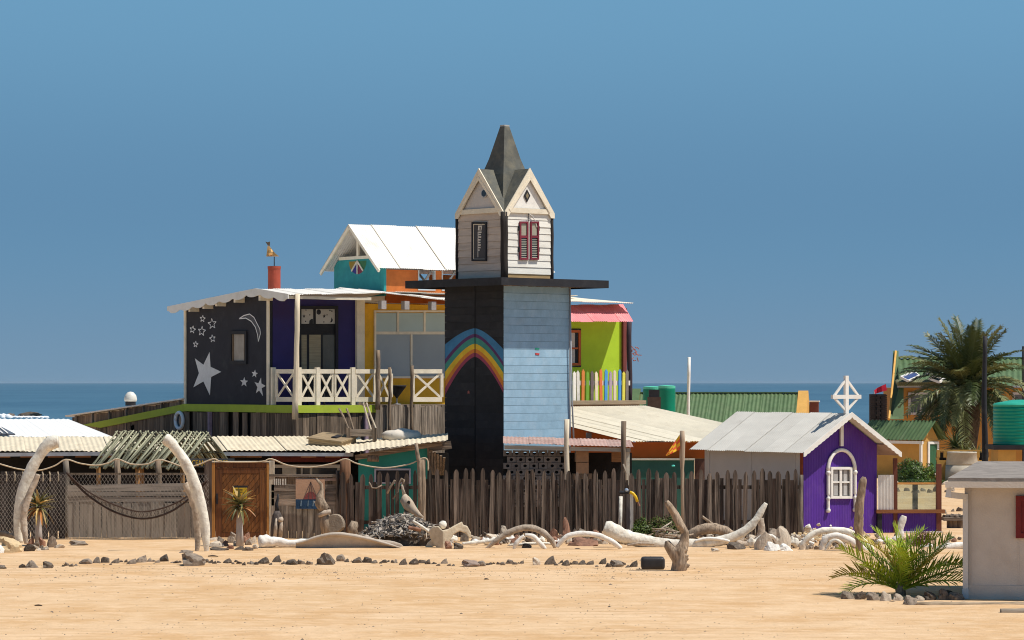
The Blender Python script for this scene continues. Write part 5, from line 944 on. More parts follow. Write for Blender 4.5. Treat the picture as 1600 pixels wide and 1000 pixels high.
q_ = Flat(654, 72.5); tag(MB().tube([q_(655, 842), q_(656, 760), q_(655, 722), q_(652, 708), q_(650, 692)], [.05, .05, .055, .045, .04], 8, jit=.2).build('crooked_stick', drift, None, q_.o, smooth=True), 'crooked pale stick rising beside the short brown post', 'stick')
rp = [(-10, 722), (0, 725), (30, 733), (60, 735), (85, 728), (103, 718), (125, 724), (150, 727), (170, 723), (183, 717), (205, 725), (230, 725), (247, 718), (265, 722), (290, 730), (310, 726), (333, 717), (345, 721), (375, 722), (410, 721), (424, 717), (450, 727), (485, 730), (520, 724), (540, 717), (560, 725), (600, 731), (640, 725), (660, 716), (668, 719), (669, 735)]
og = PT(300, 720, 72.55); tag(MB().tube([PT(x, y, 72.55)-og for x, y in swag(rp, 0, 0, 4)], .019, 6).build('rope', rope_m, None, og, smooth=True), 'pale rope looping from post to post above fence and gate', 'rope')
# ------------------------------------------------------------------ wooden gate door
dr = Flat(375, 72.75); r = dr.root('wooden_door', 'varnished wooden gate door with diagonal boards and yellow notice', 'door')
dw = M('varnished board', (.20, .075, .018), .55, .35, 3, VW, (.07, .028, .01), .6, .54, 1.2, .2, 10, .22); dw2 = M('dark varnish', (.13, .045, .012), .6, .35, 3, VW); dwo = M('orange jamb', (.45, .20, .05), .7, .25, 3, VW)
xL, xR = dr(331, 0).x, dr(420, 0).x; zT = dr(0, 723).z
MB().box(xL, xL+.08, -.03, .06, -.02, zT).build('jamb', dwo, r); MB().box(xR-.05, xR, -.03, .06, -.02, zT).build('jamb', dwo, r); MB().box(xL+.08, xR-.05, -.02, .06, zT-.12, zT+.01).build('lintel', dw2, r); MB().box(xL-.03, xR+.03, -.04, .07, zT+.013, zT+.04).build('cap_board', offw, r)
a, b = xL+.09, xR-.06; zz0, zz1 = .03, zT-.13
MB().box(a, b, .02, .05, zz0, zz1).build('backing', dw2, r)
lf = MB().box(a, a+.16, -.012, .02, zz0, zz1).build('stile', dw2, r); MB().box(b-.16, b, -.012, .02, zz0, zz1).build('stile', dw, r); MB().box(a+.16, b-.16, -.010, .02, zz0, zz0+.12).build('rail', dw2, r); MB().box(a+.16, b-.16, -.010, .02, zz1-.13, zz1).build('rail', dw2, r)
pa, pb, qa, qb = a+.165, b-.165, zz0+.125, zz1-.135
def clip(poly, ax, lim, sg_):
    out = []
    for i in range(len(poly)):
        p, q = poly[i], poly[(i+1) % len(poly)]; fp, fq = sg_*(p[ax]-lim), sg_*(q[ax]-lim)
        if fp >= 0: out.append(p)
        if fp*fq < 0: t_ = fp/(fp-fq); out.append(tuple(lerp(p[j], q[j], t_) for j in (0, 1)))
    return out
k = -14; bw = .105; dg = Vector((.62, .78))
nrm = Vector((dg.y, -dg.x)); c0 = Vector((pa, qa))
for k in range(-14, 14):
    s0 = c0+nrm*(k*bw); s1 = s0+nrm*(bw-.009); P = [tuple(s0-dg*3), tuple(s0+dg*3), tuple(s1+dg*3), tuple(s1-dg*3)]
    for ax, lim, sg_ in ((0, pa, 1), (0, pb, -1), (1, qa, 1), (1, qb, -1)):
        if P: P = clip(P, ax, lim, sg_)
    if len(P) > 2: MB().poly([(x, -.004, z) for x, z in P], (0, .024, 0)).build('diagonal_board', dw, r)
ns_ = MB().poly([dr(364, 762, -.02), dr(386, 762, -.02), dr(386, 781, -.02), dr(364, 781, -.02)], (0, .012, 0)).build('notice', M('yellow notice', (.62, .40, .02), .6, .15), r); MB().poly([dr(363, 759, -.02), dr(387, 759, -.02), dr(387, 762, -.02), dr(363, 762, -.02)], (0, .01, 0)).build('notice_top', black_p, r)
mb = MB()
for y in (764.3, 766.5, 768.7): mb.poly([dr(366, y, -.022), dr(379, y, -.022), dr(379, y+.8, -.022), dr(366, y+.8, -.022)], (0, .001, 0))
mb.build('notice_print', black_p, ns_)
MB().box(a+.02, a+.06, -.05, -.012, .85, 1.1).build('latch', black_p, r)
# ------------------------------------------------------------------ plank screen right of the door with hanging painting
ps = Flat(475, 73.0); r = ps.root('plank_screen', 'patched screen of grey planks between the wooden door and the thick post', 'fence')
plank_wall(r, ps(424, 842)*Vector((1, 1, 0)), (1, 0, 0), (0, 1, 0), ps(532, 0).x-ps(424, 0).x, 0, ps(0, 790).z, .16, .03, plank_g, rs=random.Random(31))
for y0, y1 in ((790, 779), (778.5, 768), (767, 757)): MB().box(ps(424, 0).x, ps(534, 0).x, -.02, .02, ps(0, y0).z, ps(0, y1).z).build('cross_plank', plank_h, r)
MB().box(ps(420, 0).x, ps(545, 0).x, -.03, .04, ps(0, 745).z, ps(0, 741).z).build('top_rail', plank_h, r); MB().box(ps(462, 0).x, ps(534, 0).x, -.02, .02, ps(0, 751).z, ps(0, 747).z).build('rail', M('pinkish plank', (.36, .23, .17), .9, .25, 2, HW), r)
for px in (424.5, 537): MB().box(ps(px, 0).x-.06, ps(px, 0).x+.06, -.02, .1, 0, ps(0, 720 if px < 430 else 740).z).build('post', pole_p if px < 430 else fence_w, r)
for px in (428, 431, 434, 437, 441, 445): ps.panel(r, 'white_slat', px, 748, px+2, 758, M('chalky slat', (.6, .55, .47), .9, .2), -.03, .02)
for px, hh_ in ((528, 735), (531, 757)): ps.post(r, 'stake', px, 842, hh_, .05, fence_w, -.08)
pt = Flat(485, 72.9); t = pt.root('hanging_painting', 'faded tan and blue painted cloth showing a hung bowl on the plank screen', 'painting')
pt.panel(t, 'tan_field', 462, 749, 507.5, 780, M('faded tan cloth', (.45, .27, .17), .9, .15, 3), -.06, .012); pt.panel(t, 'blue_field', 462, 780.2, 507.5, 795, M('faded blue cloth', (.025, .065, .13), .9, .3, 3), -.06, .012)
q_ = lambda x, y: pt(x, y, -.065)
MB().poly([q_(474, 780), q_(496.5, 780), q_(493, 773), q_(489, 768.5), q_(484, 768), q_(479, 771)], (0, .006, 0)).build('painted_bowl', M('brick red cloth', (.22, .06, .055), .9, .3), t)
for x in (474, 481.5, 488.5, 496.5): MB().bar(q_(485.5, 753), q_(x, 780), .014, .004).build('painted_line', M('thin dark line', (.12, .08, .07)), t)
for x in (470, 481, 489): MB().bar(q_(x, 791), q_(x+1, 782), .03, .004).build('painted_mark', M('pale blue mark', (.14, .2, .25)), t)
# ------------------------------------------------------------------ driftwood figures
def blob(name, label, cat, balls, tubes, mat, org, vox=.02, jit=.0):
    mb = MB()
    for c, r_ in balls: mb.ball(Vector(c)-org, r_, 14, 9, .18, len(balls))
    for pts, rad in tubes: mb.tube([Vector(p)-org for p in pts], rad, 9, jit=.15, freq=8)
    o = mb.build(name, mat, None, org, smooth=True); organic(o, vox); return tag(o, label, cat)
d = 71.2; q_ = lambda x, y, dd=0: PT(x, y, d+dd); k = d/FPX
og = q_(525, 838); t = thing('round_log_figure', 'driftwood animal figure with a round log body and raised trunk-like neck', 'sculpture', og)
mb = MB(); mb.tube([q_(527, 818, .25)-og, q_(524, 818, 0)-og, q_(522, 818, -.12)-og], [13*k, 15*k, 14*k], 16, ref=(0, 0, 1), jit=.12); mb.build('log_body', M('log end grain', (.30, .235, .17), .9, .25, 8, bump=.5), t, smooth=False)
o = MB().tube([p-og for p in (q_(512, 838), q_(508, 815), q_(506, 800))], [9*k, 9*k, 7*k], 9, jit=.2).build('leg', drift, t, smooth=True)
o = MB().tube([p-og for p in (q_(508, 797), q_(501, 786), q_(500, 775), q_(503, 765), q_(502, 757), q_(494, 748))], [9*k, 9.5*k, 6*k, 3.2*k, 2.8*k, 1.8*k], 10, jit=.2).build('neck', drift, t, smooth=True); MB().tube([p-og for p in (q_(496, 789), q_(491, 783))], [3*k, 1*k], 6).build('spur', bone, t)
o = MB().tube([p-og for p in (q_(497, 806, -.1), q_(508, 801, -.1), q_(517, 799, -.1))], [3*k, 5*k, 3*k], 9, jit=.2).build('collar', bone_g, t, smooth=True)
og = q_(432, 838); t = thing('dark_stump_figure', 'dark knotted driftwood figure with a thin upright neck beside the door', 'sculpture', og)
MB().tube([p-og for p in (q_(431, 838), q_(430, 822), q_(433, 806), q_(433, 798))], [9*k, 8*k, 8*k, 4*k], 10, jit=.4).build('trunk', M('dark driftwood', (.10, .08, .07), .9, .4, 4, (6, 6, 1)), t, smooth=True)
MB().tube([p-og for p in (q_(433, 800), q_(432, 788), q_(434, 779), q_(434.5, 772))], [4*k, 2.5*k, 2*k, 1.2*k], 8, jit=.3).build('neck', black_p, t, smooth=True)
for x in (430, 438): MB().tube([p-og for p in (q_(x, 838, -.1), q_(x+1, 822, -.12), q_(x+2, 810, -.1))], [3.5*k, 3*k, 1.5*k], 8, jit=.3).build('pale_limb', bone_g, t, smooth=True)
MB().ball(q_(439, 812, -.1)-og, 4.5*k, jit=.3).build('knot', bone_g, t, smooth=True)
og = q_(640, 808, .2); t = thing('wooden_bird', 'bird-shaped driftwood carving with hooked neck perched on the shell heap', 'sculpture', og)
MB().tube([q_(632, 772)-og, q_(633, 780)-og, q_(638, 789)-og, q_(645, 797)-og, q_(655, 805)-og, q_(662, 809)-og], [2.5*k, 8*k, 9.5*k, 7*k, 4*k, 1.2*k], 12, jit=.12).build('body', M('pale driftwood', (.45, .36, .27), .9, .25, 4, (6, 6, 1), (.2, .14, .1), .5), t, smooth=True)
MB().tube([q_(632, 774)-og, q_(629, 763)-og, q_(628, 757)-og], [3*k, 2*k, 1.8*k], 8).build('neck', bone_g, t, smooth=True)
MB().tube([p-og for p in (q_(629, 758), q_(631, 750), q_(628, 748), q_(624, 755), q_(622, 768), q_(614, 780))], [1.8*k, 2*k, 2.2*k, 1.6*k, 1.4*k, 1*k], 7, jit=.3).build('hook', drift, t, smooth=True)
MB().tube([q_(638, 786, -.14)-og, q_(639.5, 783, -.15)-og], [3*k, 2*k], 8, ref=(0,0,1)).build('eye_hole', dark, t)
MB().tube([q_(636, 800)-og, q_(635, 812)-og], 5*k, 8).build('stand', drift, t)
og = q_(555, 838); tag(MB().tube([p-og for p in (q_(552, 838), q_(551, 826), q_(555, 819), q_(559, 818))], [8*k, 8.5*k, 7*k, 3*k], 10, jit=.4).build('stump', drift, None, og, smooth=True), 'short knobbly stump standing between log figure and shell heap', 'stump')
# rope remnants & sticks on dark pickets
og = PT(590, 765, 72.6); mb = MB(); mb.tube([PT(x, y, 72.6)-og for x, y in ((577, 753), (581, 762), (588, 763), (597, 758))], .02, 6); mb.tube([PT(x, y, 72.6)-og for x, y in ((605, 771), (610, 761), (616, 752), (617, 750))], .03, 6); tag(mb.build('twisted_root', drift, None, og, smooth=True), 'twisted pale roots hooked over the dark pickets', 'root')
# ------------------------------------------------------------------ standing paddle with little flag, tap post
q_ = Flat(1065, 70.5); t = q_.root('paddle_post', 'upright weathered oar used as flag post before the fence', 'oar'); k = 70.5/FPX
MB().tube([q_(1067, 845), q_(1066, 760), q_(1066, 735), q_(1066, 715), q_(1066.5, 690), q_(1066, 673)], [3*k, 2.3*k, 2.6*k, 4.2*k, 4.6*k, 3.6*k], 9, jit=.1).build('shaft', M('oar wood', (.36, .27, .19), .9, .3, 3, VW), t, smooth=True)
fg = Flat(1055, 70.4); t = thing('little_flag', 'small red and yellow checked flag hanging from the oar', 'flag', PT(1062, 680, 70.4)); og = PT(1062, 680, 70.4); q2 = lambda x, y: PT(x, y, 70.4)-og
c1_, c2_ = M('flag orange red', (.75, .12, .04), .8, .1), M('flag yellow', (.85, .50, .03), .8, .1)
P_ = lambda i, j: q2(lerp(1062, 1040, j/4)+lerp(0, 1, i/4), lerp(679, 711, j/4)+lerp(0, 23*(1-j/4.3), i/4))+Vector((0, .03*sin(j*1.7), 0))
for i in range(4):
    for j in range(4): MB().poly([P_(i, j), P_(i+1, j), P_(i+1, j+1), P_(i, j+1)], (0, .008, 0)).build('patch', c1_ if (i+j) % 2 else c2_, t)
q_ = Flat(984, 71.6); t = q_.root('tap_post', 'grey timber post with a tap and curved yellow hose nozzle', 'tap')
MB().box(-.075, .0, 0, .1, 0, q_(0, 765).z).build('post', M('post shade side', (.12, .10, .09), .9, .3, 3, VW), t); MB().box(.003, .085, .0, .1, 0, q_(0, 768).z).build('post_board', M('pale grey post', (.38, .36, .33), .9, .2, 3, VW), t)  # shaded left side of the post is put into a darker colour
MB().tube([q_(968, 769.5, -.08), q_(982, 769, -.08)], .04, 8).build('pipe', black_p, t); MB().ball(q_(979, 766, -.08), .05).build('tap_handle', M('chrome blue', (.45, .52, .6), .3, .1, metal=.5), t)
MB().tube([q_(984, 769, -.08), q_(989, 771, -.08), q_(993, 776, -.08), q_(996, 784, -.08)], .036, 8).build('hose', M('yellow hose', (.80, .50, .02), .4, .1), t, smooth=True); MB().tube([q_(996, 784, -.08), q_(999, 791, -.08)], .025, 8).build('nozzle', rk_r, t)
tag(MB().tube([(0, 0, 0), (.02, 0, .5), (.03, 0, 1.05)], .045, 7).build('pale_stake', bone, None, PT(968, 842, 72.3)*Vector((1, 1, 0)), smooth=True), 'slim pale stake leaning on the fence by the tap', 'stake')
# ------------------------------------------------------------------ whale bones
def bonep(name, label, cat, pts, d, mat, flat=.8, jit=.1, group=None, n=16, tilt=0.):
    c = swag([tuple(p) for p in pts], 0, 0, 5); k = d/FPX; W0 = [PT(x, y, d) for x, y, r in c]; zmin = min(w.z-r*k for w, (x, y, r) in zip(W0, c))
    org = Vector((W0[0].x, d, 0)); mb = MB().tube([w+Vector((0, tilt*(w.z), 0)) for w in W0], [max(.004, r*k) for x, y, r in c], n, flat=flat, jit=jit*1.7, seed=pts[0][0], freq=8)
    return single(name, mb, mat, label, cat, org, group, True)
G1 = 'upright whale ribs'; G2 = 'curved ribs lying before the fence'
bonep('whale_rib', 'massive upright whale rib bending right at the left edge', 'whale bone', [(30,848,6),(29,820,8),(31,795,9),(37,765,9.5),(48,735,9),(61,713,8.5),(69,701,9),(77,694,10.5),(84,691,11),(91,690,10)], 68.6, bone, .8, .07, G1)
bonep('whale_rib', 'thin upright rib leaning beside the massive left rib', 'whale bone', [(41,850,3),(38,830,5),(37,810,5.5),(41,787,5.5),(48,768,5),(56,750,4.5),(59,741,4)], 68.4, bone_g, .75, .2, G1)
bonep('whale_rib', 'massive upright whale rib leaning left before the wooden door', 'whale bone', [(323,866,2.5),(322,845,6),(320,820,7.5),(315,795,8.5),(308,768,9),(298,740,9),(285,715,8),(274,701,8),(268,693,9),(262,688,9.5),(257,685,8)], 67.2, bone, .8, .07, G1)
bonep('whale_rib', 'thin brownish rib propped behind the right-hand massive rib', 'whale bone', [(307,866,3),(309,845,4.5),(308,815,5.5),(303,788,6),(296,768,6),(289,755,5)], 67.5, bone_g, .7, .2, G1)
bonep('log', 'bent driftwood stick poking in at the left edge beside the ribs', 'stick', [(-12,832,4),(5,834,4),(18,837,4),(28,842,3)], 68.9, drift)
k = 68.4/FPX
o = bonep('jaw_bone', 'long pale jaw bone lying on the sand by the door', 'whale bone', [(404,848,7),(410,847,11),(420,846,10),(432,847,7.5),(450,849,6.5),(468,849,6.5),(482,848,6),(496,848,4)], 68.8, bone_w, .9, .18)
d = 68.5
ridge = swag([(462,849,3),(478,845,4),(500,838,5),(525,834.5,6),(550,837,6),(580,843,5),(605,850,4),(626,856,2)], 0, 0, 5); org = PT(462, 850, d)*Vector((1, 1, 0)); mb = MB()
mb.tube([PT(x, y, d) for x, y, r in ridge], [r*.55*d/FPX for x, y, r in ridge], 10, flat=1.6, jit=.2); T_ = [PT(x, y+1, d+.02) for x, y, r in ridge]
B_ = [Vector((p.x, p.y+.10, -.02)) for p in T_]; n_ = len(T_); mb.add(T_+B_+[p+Vector((0, .06, 0)) for p in T_]+[p+Vector((0, .06, 0)) for p in B_], [(i, i+1, n_+i+1, n_+i) for i in range(n_-1)]+[(2*n_+i, 3*n_+i, 3*n_+i+1, 2*n_+i+1) for i in range(n_-1)])
single('blade_bone', mb, M('blade bone', (.50, .42, .34), .85, .15, 4, dirt=(.3, .24, .18), da=.5, dth=.55, bump=.4, bs=20), 'broad arched blade bone with white rim lying behind the stone row', 'whale bone', org, smooth=True)
bonep('blade_bone', 'flat tapering bone slab behind the arched blade bone', 'whale bone', [(555,848,5),(580,849,6.5),(605,850,6),(622,852,4),(629,855,2)], 69.2, MATS['blade bone'], .5)
# skull-like vertebra
d = 68.6; k = d/FPX; q_ = lambda x, y, dd=0: PT(x, y, d+dd); og = q_(695, 857); og.z = 0
mb = MB()
def plate(pts, y0, y1, th):
    n_ = len(pts); x0, x1 = min(p[0] for p in pts), max(p[0] for p in pts); mb.poly([q_(x, y, lerp(y0, y1, (x-x0)/(x1-x0)))-og for x, y in pts], (0, th, 0))
plate([(670, 829), (676, 823), (685, 822), (691, 829), (693, 858), (683, 858), (677, 846), (672, 840)], .18, -.05, .12)
plate([(691, 829), (700, 827), (710, 821), (722, 815), (723, 820), (730, 822), (736, 833), (735, 843), (728, 834), (718, 830), (709, 835), (703, 845), (698, 858), (692, 858)], -.05, .25, .14)
plate([(677, 840), (668, 848), (663, 857), (671, 858), (680, 852)], .3, .1, .12)
o = mb.build('whale_vertebra', M('ivory bone', (.62, .51, .36), .8, .2, 5, dirt=(.34, .24, .15), da=.6, dth=.55, ds=4, bump=.5, bs=20), None, og, smooth=True); organic(o, .018, 4); tag(o, 'large winged whale vertebra standing beside the shell heap', 'whale bone')
og = q_(692, 828, .1); o = MB().ball((0, 0, 0), (6.5*k, 6*k, 6.5*k), 14, 10, .12).build('round_bone', bone, None, q_(692, 820, .15), smooth=True); tag(o, 'round skull-shaped bone perched on top of the winged vertebra', 'bone')
bonep('curved_rib', 'grey arched rib spanning a white forked bone before the fence', 'whale bone', [(759,858,2),(775,845,4),(792,834,4.8),(812,826,5),(832,825,5),(850,833,4.8),(862,845,4.2),(868,856,3)], 68.6, bone_g, .9, .12, G2)
bonep('curved_rib', 'short white curved rib leaning under the grey arched rib', 'whale bone', [(820,836,3),(832,838,3.5),(840,845,3.8),(847,852,3.5),(853,858,2)], 68.3, bone_w, .9, .12, G2)
bonep('curved_rib', 'stubby white rib end beside the short white curved rib', 'whale bone', [(803,858,2.5),(806,850,3.5),(812,843,3.2),(819,837,2.5)], 68.2, bone_w, .9, .12, G2)
bonep('curved_rib', 'low white bow-shaped rib beside the knobbed jaw bone', 'whale bone', [(870,855,2.5),(878,845,4),(892,836,4.5),(912,834,4.3),(932,836,4.3),(950,843,4.3),(962,850,4),(971,857,2.5)], 68.2, bone_w, .9, .12, G2)
# big jaw bone with knob
bonep('jaw_bone', 'great knobbed jaw bone sweeping up to a pointed tip before the fence', 'whale bone', [(944,824,10),(952,827,13),(962,832,13),(976,838,11.5),(995,843,10.5),(1020,848,9.5),(1050,851,9),(1080,851,8.5),(1110,848,8),(1140,841,7.5),(1160,832,7),(1175,820,6.5),(1184,808,5.5),(1190,798,5),(1197,786,3)], 68.9, bone, .8, .1)
bonep('driftwood_branch', 'thick grey arching driftwood branch behind the great jaw bone', 'driftwood', [(1070,848,6),(1080,836,8),(1095,828,8.5),(1115,826,8.5),(1132,830,8.5),(1145,840,8),(1158,850,8)], 70.4, drift)
bonep('driftwood_branch', 'pale forked root curling below the pointed jaw tip', 'driftwood', [(1150,850,6),(1165,853,7.5),(1180,849,7.5),(1189,838,6.5),(1190,824,5.5),(1188,810,5)], 69.6, bone_g)
bonep('driftwood_stake', 'thin grey stake leaning against the fence above the arching branch', 'stick', [(1097,807,2),(1108,815,2),(1120,824,2)], 71.5, drift, .9, .1)
bonep('curved_rib', 'long brown arched rib before the purple hut', 'whale bone', [(1253,861,4),(1256,850,5),(1264,839,5),(1278,831,5),(1300,828,5),(1322,830,5),(1338,837,5),(1350,846,5),(1360,855,4.5),(1366,862,3)], 67.9, bone, .9, .12, G2)
bonep('curved_rib', 'white arched rib nested inside the long brown arched rib', 'whale bone', [(1284,861,4),(1287,849,5),(1293,840,5),(1306,837,5),(1320,841,5.5),(1334,848,5.5),(1348,856,4.5),(1355,861,3)], 67.7, bone_w, .9, .12, G2)
bonep('curved_rib', 'smallest pale rib inside the white arched rib', 'whale bone', [(1289,862,2),(1294,853,2.6),(1301,845,2.8),(1309,845,2.8),(1317,852,2.8),(1322,860,2)], 67.5, bone, .9, .12, G2)
bonep('driftwood_post', 'tall rounded driftwood post beside the arched ribs', 'driftwood', [(1343,866,5),(1343,850,5.5),(1342,830,7),(1342,805,7.5),(1344,782,7),(1347,762,6.5),(1349,750,5.5),(1350,745,3)], 67.0, M('driftwood brown', (.30, .215, .15), .9, .35, 4, (6, 6, 1), (.12, .085, .06), .6), 1, .15)
bonep('white_bone', 'upright white bone blade behind the young palm', 'whale bone', [(1402,846,9),(1406,838,6),(1408,826,5),(1410,815,5),(1413,806,4)], 70.5, bone_w, .5, .25)
bonep('white_bone', 'long white bone lying beside the corner of the pale hut', 'whale bone', [(1462,858,3),(1472,856,5),(1485,854,6),(1498,853,6),(1512,853,5)], 68.2, bone_w, .8)
for i, (pts, m_, l_) in enumerate((([(722,850,2.5),(740,848,3),(760,846,3),(778,842,3.5)], bone, 'long thin bone lying flat between vertebra and grey arched rib'), ([(795,852,2),(818,850,2.2),(845,849,2.2),(868,850,1.8)], bone, 'thin tan bone lying on the sand under the grey arch'), ([(1172,858,2),(1180,846,3),(1192,838,3.2),(1206,838,3),(1216,846,2.5)], bone_w, 'short white rib hooped over the stones right of the jaw tip'), ([(1086,846,2),(1100,842,2.6),(1120,842,2.6),(1140,846,2)], bone_w, 'thin white rib lying inside the arching branch'), ([(1236,860,2),(1246,850,2.6),(1258,846,2.6),(1272,850,2.2)], bone_w, 'small white rib left of the brown arched rib'), ([(980,852,2),(1000,849,2.5),(1022,850,2)], bone_g, 'grey bone stick resting behind the great jaw bone'))):
    bonep('thin_bone', l_, 'whale bone', pts, GD(858)-.25*i*0+.6, m_, .9, .12, 'thin bones in the bone line')
# Y-shaped driftwood in the foreground
d = 60.3; k = d/FPX; q_ = lambda x, y, dd=0: PT(x, y, d+dd); og = q_(1062, 892); og.z = 0; mb = MB()
mb.tube([q_(1060, 895)-og, q_(1061, 880)-og, q_(1064, 862)-og, q_(1069, 846)-og, q_(1070, 832)-og, q_(1063, 818)-og, q_(1054, 803)-og, q_(1045, 790)-og, q_(1041, 783)-og], [11*k, 12*k, 11*k, 8*k, 7*k, 7*k, 6.5*k, 5.5*k, 3.5*k], 14, jit=.5, freq=9)
mb.tube([q_(1060, 876)-og, q_(1050, 862)-og, q_(1044, 852)-og, q_(1042, 845)-og], [9*k, 7.5*k, 7*k, 4*k], 12, jit=.2)
rj = random.Random(3)
for i in range(16): y = rj.uniform(846, 888); a = q_(1062+rj.uniform(0, 6), y, -.05)-og; mb.tube([a, a+Vector((rj.uniform(.05, .15), -.05, rj.uniform(-.08, .05)))], [4*k, 1*k], 6)
o = mb.build('forked_driftwood', drift, None, og, smooth=True); organic(o, .016, 2); tag(o, 'gnarled forked driftwood stump standing alone on the sand', 'driftwood')
# ------------------------------------------------------------------ stones
def rock_mesh(seed, sub=2, sharp=.5, box=0):
    b = bmesh.new(); bmesh.ops.create_icosphere(b, subdivisions=sub, radius=.5); q = random.Random(seed); o = Vector((seed*3.1, seed*1.7, seed))
    pl = [(Vector((q.gauss(0, 1), q.gauss(0, 1), q.gauss(0, 1))).normalized(), q.uniform(.26, .42)) for _ in range(9)]
    for v in b.verts:
        v.co *= 1+sharp*noise.noise(v.co*2.4+o)+.30*noise.noise(v.co*5.5+o)+.12*noise.noise(v.co*11+o)
        for n_, l in pl:
            e = v.co.dot(n_)-l
            if e > 0: v.co -= n_*e*.9
    z = min(v.co.z for v in b.verts)
    for v in b.verts: v.co.z -= z+.06
    me = bpy.data.meshes.new('stone'); b.to_mesh(me); b.free(); me.materials.append(rk_d); return me
RK = [rock_mesh(i, 2) for i in range(10)]; RK3 = [rock_mesh(40+i, 3, .45) for i in range(8)]
rs = random.Random(77)
def stone(px, py, wpx, hpx, mat, label, group=None, name='stone', me=None, d=None, z=None, dep=None, cat='stone', rz=None):
    d = d or GD(py); k = d/FPX; x = (px-800)*k; me = me or rs.choice(RK); dm = me_dim(me)
    zz = gz(x, d) if z is None else z
    o = inst(name, me, None, (x, d, zz-.35*hpx*k/.65), (0, 0, 0 if rz is None else rz), (wpx*k/dm[0], (dep or wpx*k*rs.uniform(.7, 1))/dm[1], (hpx*k/.65)/dm[2]), mat); return tag(o, label, cat, group)
DIM = {}
def me_dim(me):
    if me.name not in DIM: c = [v.co for v in me.vertices]; DIM[me.name] = [max(v[i] for v in c)-min(v[i] for v in c) for i in range(3)]
    return DIM[me.name]
row = 'stones in the long low row across the sand'
def rowlab(x): return 'small dark stone of the long row, ' + ('left of the big rugged boulder' if x < 300 else 'between the rugged and the rough peaked boulder' if x < 508 else 'between the peaked boulder and the pinkish stone' if x < 735 else 'between the pinkish and the upright tan stone' if x < 838 else 'right of the upright tan stone')
x = 36
def rowy(x): return 884-3.0*min(1, x/150)+1.5*sin(x*.02)+(1.5 if x > 700 else 0)
skipx = [(38, 66), (66, 84), (285, 320), (495, 523), (722, 748), (826, 848)]
while x < 985:
    w_ = rs.choice((5, 6, 7, 8, 9, 11, 14, 16))*rs.uniform(.8, 1.2); x += w_*.42+rs.choice((0, 0, -1, 2, 6 if rs.random() < .3 else 0))
    if not any(a-3 < x < b+3 for a, b in skipx): stone(x, rowy(x)+rs.uniform(-2, 2), w_, w_*rs.uniform(.45, .85), rk_d if rs.random() < .75 else rk_g, rowlab(x), row)
    x += w_*.42
for px, py, w_, h_, m_, l_ in ((52, 886, 25, 13, rk_g, 'squarish grey-brown stone in the row near the left edge'), (75, 887, 17, 12, rk_d, 'angular blue-black stone right of the squarish grey stone'), (2, 887, 16, 7, rk_d, 'dark flat stone cut by the left picture edge'), (34, 886, 12, 7, rk_d, 'low dark stone left of the squarish grey stone'),
        (302, 884, 38, 22, rk_g, 'big rugged brown boulder in the row before the right whale rib'), (509, 882, 30, 21, rk_g, 'rough peaked brown boulder in the row before the jaw bone'), (735, 885, 30, 12, M('pinkish stone', (.26, .19, .15), .9, .25, 5, bump=.4), 'flat pinkish-grey pyramid stone in the row'), (838, 882, 13, 14, rk_p, 'upright tan stone standing out of the row'), (963, 884, 22, 12, rk_g, 'lumpy brown stone near the end of the row')):
    stone(px, py, w_, h_, m_, l_, 'larger stones of the row', 'boulder' if w_ > 28 else 'stone', rs.choice(RK3), cat='stone')
st = MB(); 
o = stone(1020, 889, 37, 19, M('smooth black stone', (.035, .032, .032), .45, .25, 4, bump=.2), 'smooth rounded black stone alone beside the forked driftwood', None, 'boulder', None, cat='stone')
bx_ = MB(); bx_.box(-.5, .5, -.4, .4, -.02, .5); me = bx_.mesh('boulder'); me.materials.append(MATS['smooth black stone']); b = bmesh.new(); b.from_mesh(me); bmesh.ops.bevel(b, geom=b.edges[:], offset=.16, segments=4, affect='EDGES', profile=.6); b.to_mesh(me); b.free(); me.polygons.foreach_set('use_smooth', [True]*len(me.polygons)); o.data = me; k = GD(889)/FPX; o.scale = (37*k, 37*k, 19*k/.5); o.location.z = 0
# cream boulder pile at left
for px, py, w_, h_, m_, l_ in ((18, 863, 34, 26, rk_c, 'large cream boulder at the foot of the left rib'), (-3, 864, 18, 16, bone_w, 'white rounded stone at the left picture edge'), (45, 862, 20, 13, rk_d, 'dark layered stone beside the cream boulder'), (8, 848, 20, 10, rk_c, 'pale yellow stone behind the cream boulder'), (80, 855, 17, 21, rk_g, 'tall brown-grey stone right of the aloe pile'), (92, 856, 18, 7, rk_p, 'flat pale slab right of the tall brown-grey stone'), (122, 851, 30, 9, rk_g, 'low brown slab at the foot of the plank gate'), (290, 864, 22, 5, rk_g, 'flat grey stone slab beside the right rib foot')):
    stone(px, py, w_, h_, m_, l_, None, 'boulder', rs.choice(RK3))
for px, py, w_, h_, m_ in ((48, 853, 13, 16, rk_r), (58, 854, 12, 12, rk_d), (66, 853, 13, 16, rk_r), (55, 858, 12, 8, rk_p), (65, 859, 11, 8, rk_d), (72, 860, 12, 7, rk_p), (61, 861, 9, 5, rk_p)): stone(px, py, w_, h_, m_, 'small %s stone of the pile round the left aloe' % {rk_r: 'reddish', rk_d: 'dark', rk_p: 'pale'}[m_], 'stones round the left aloe')
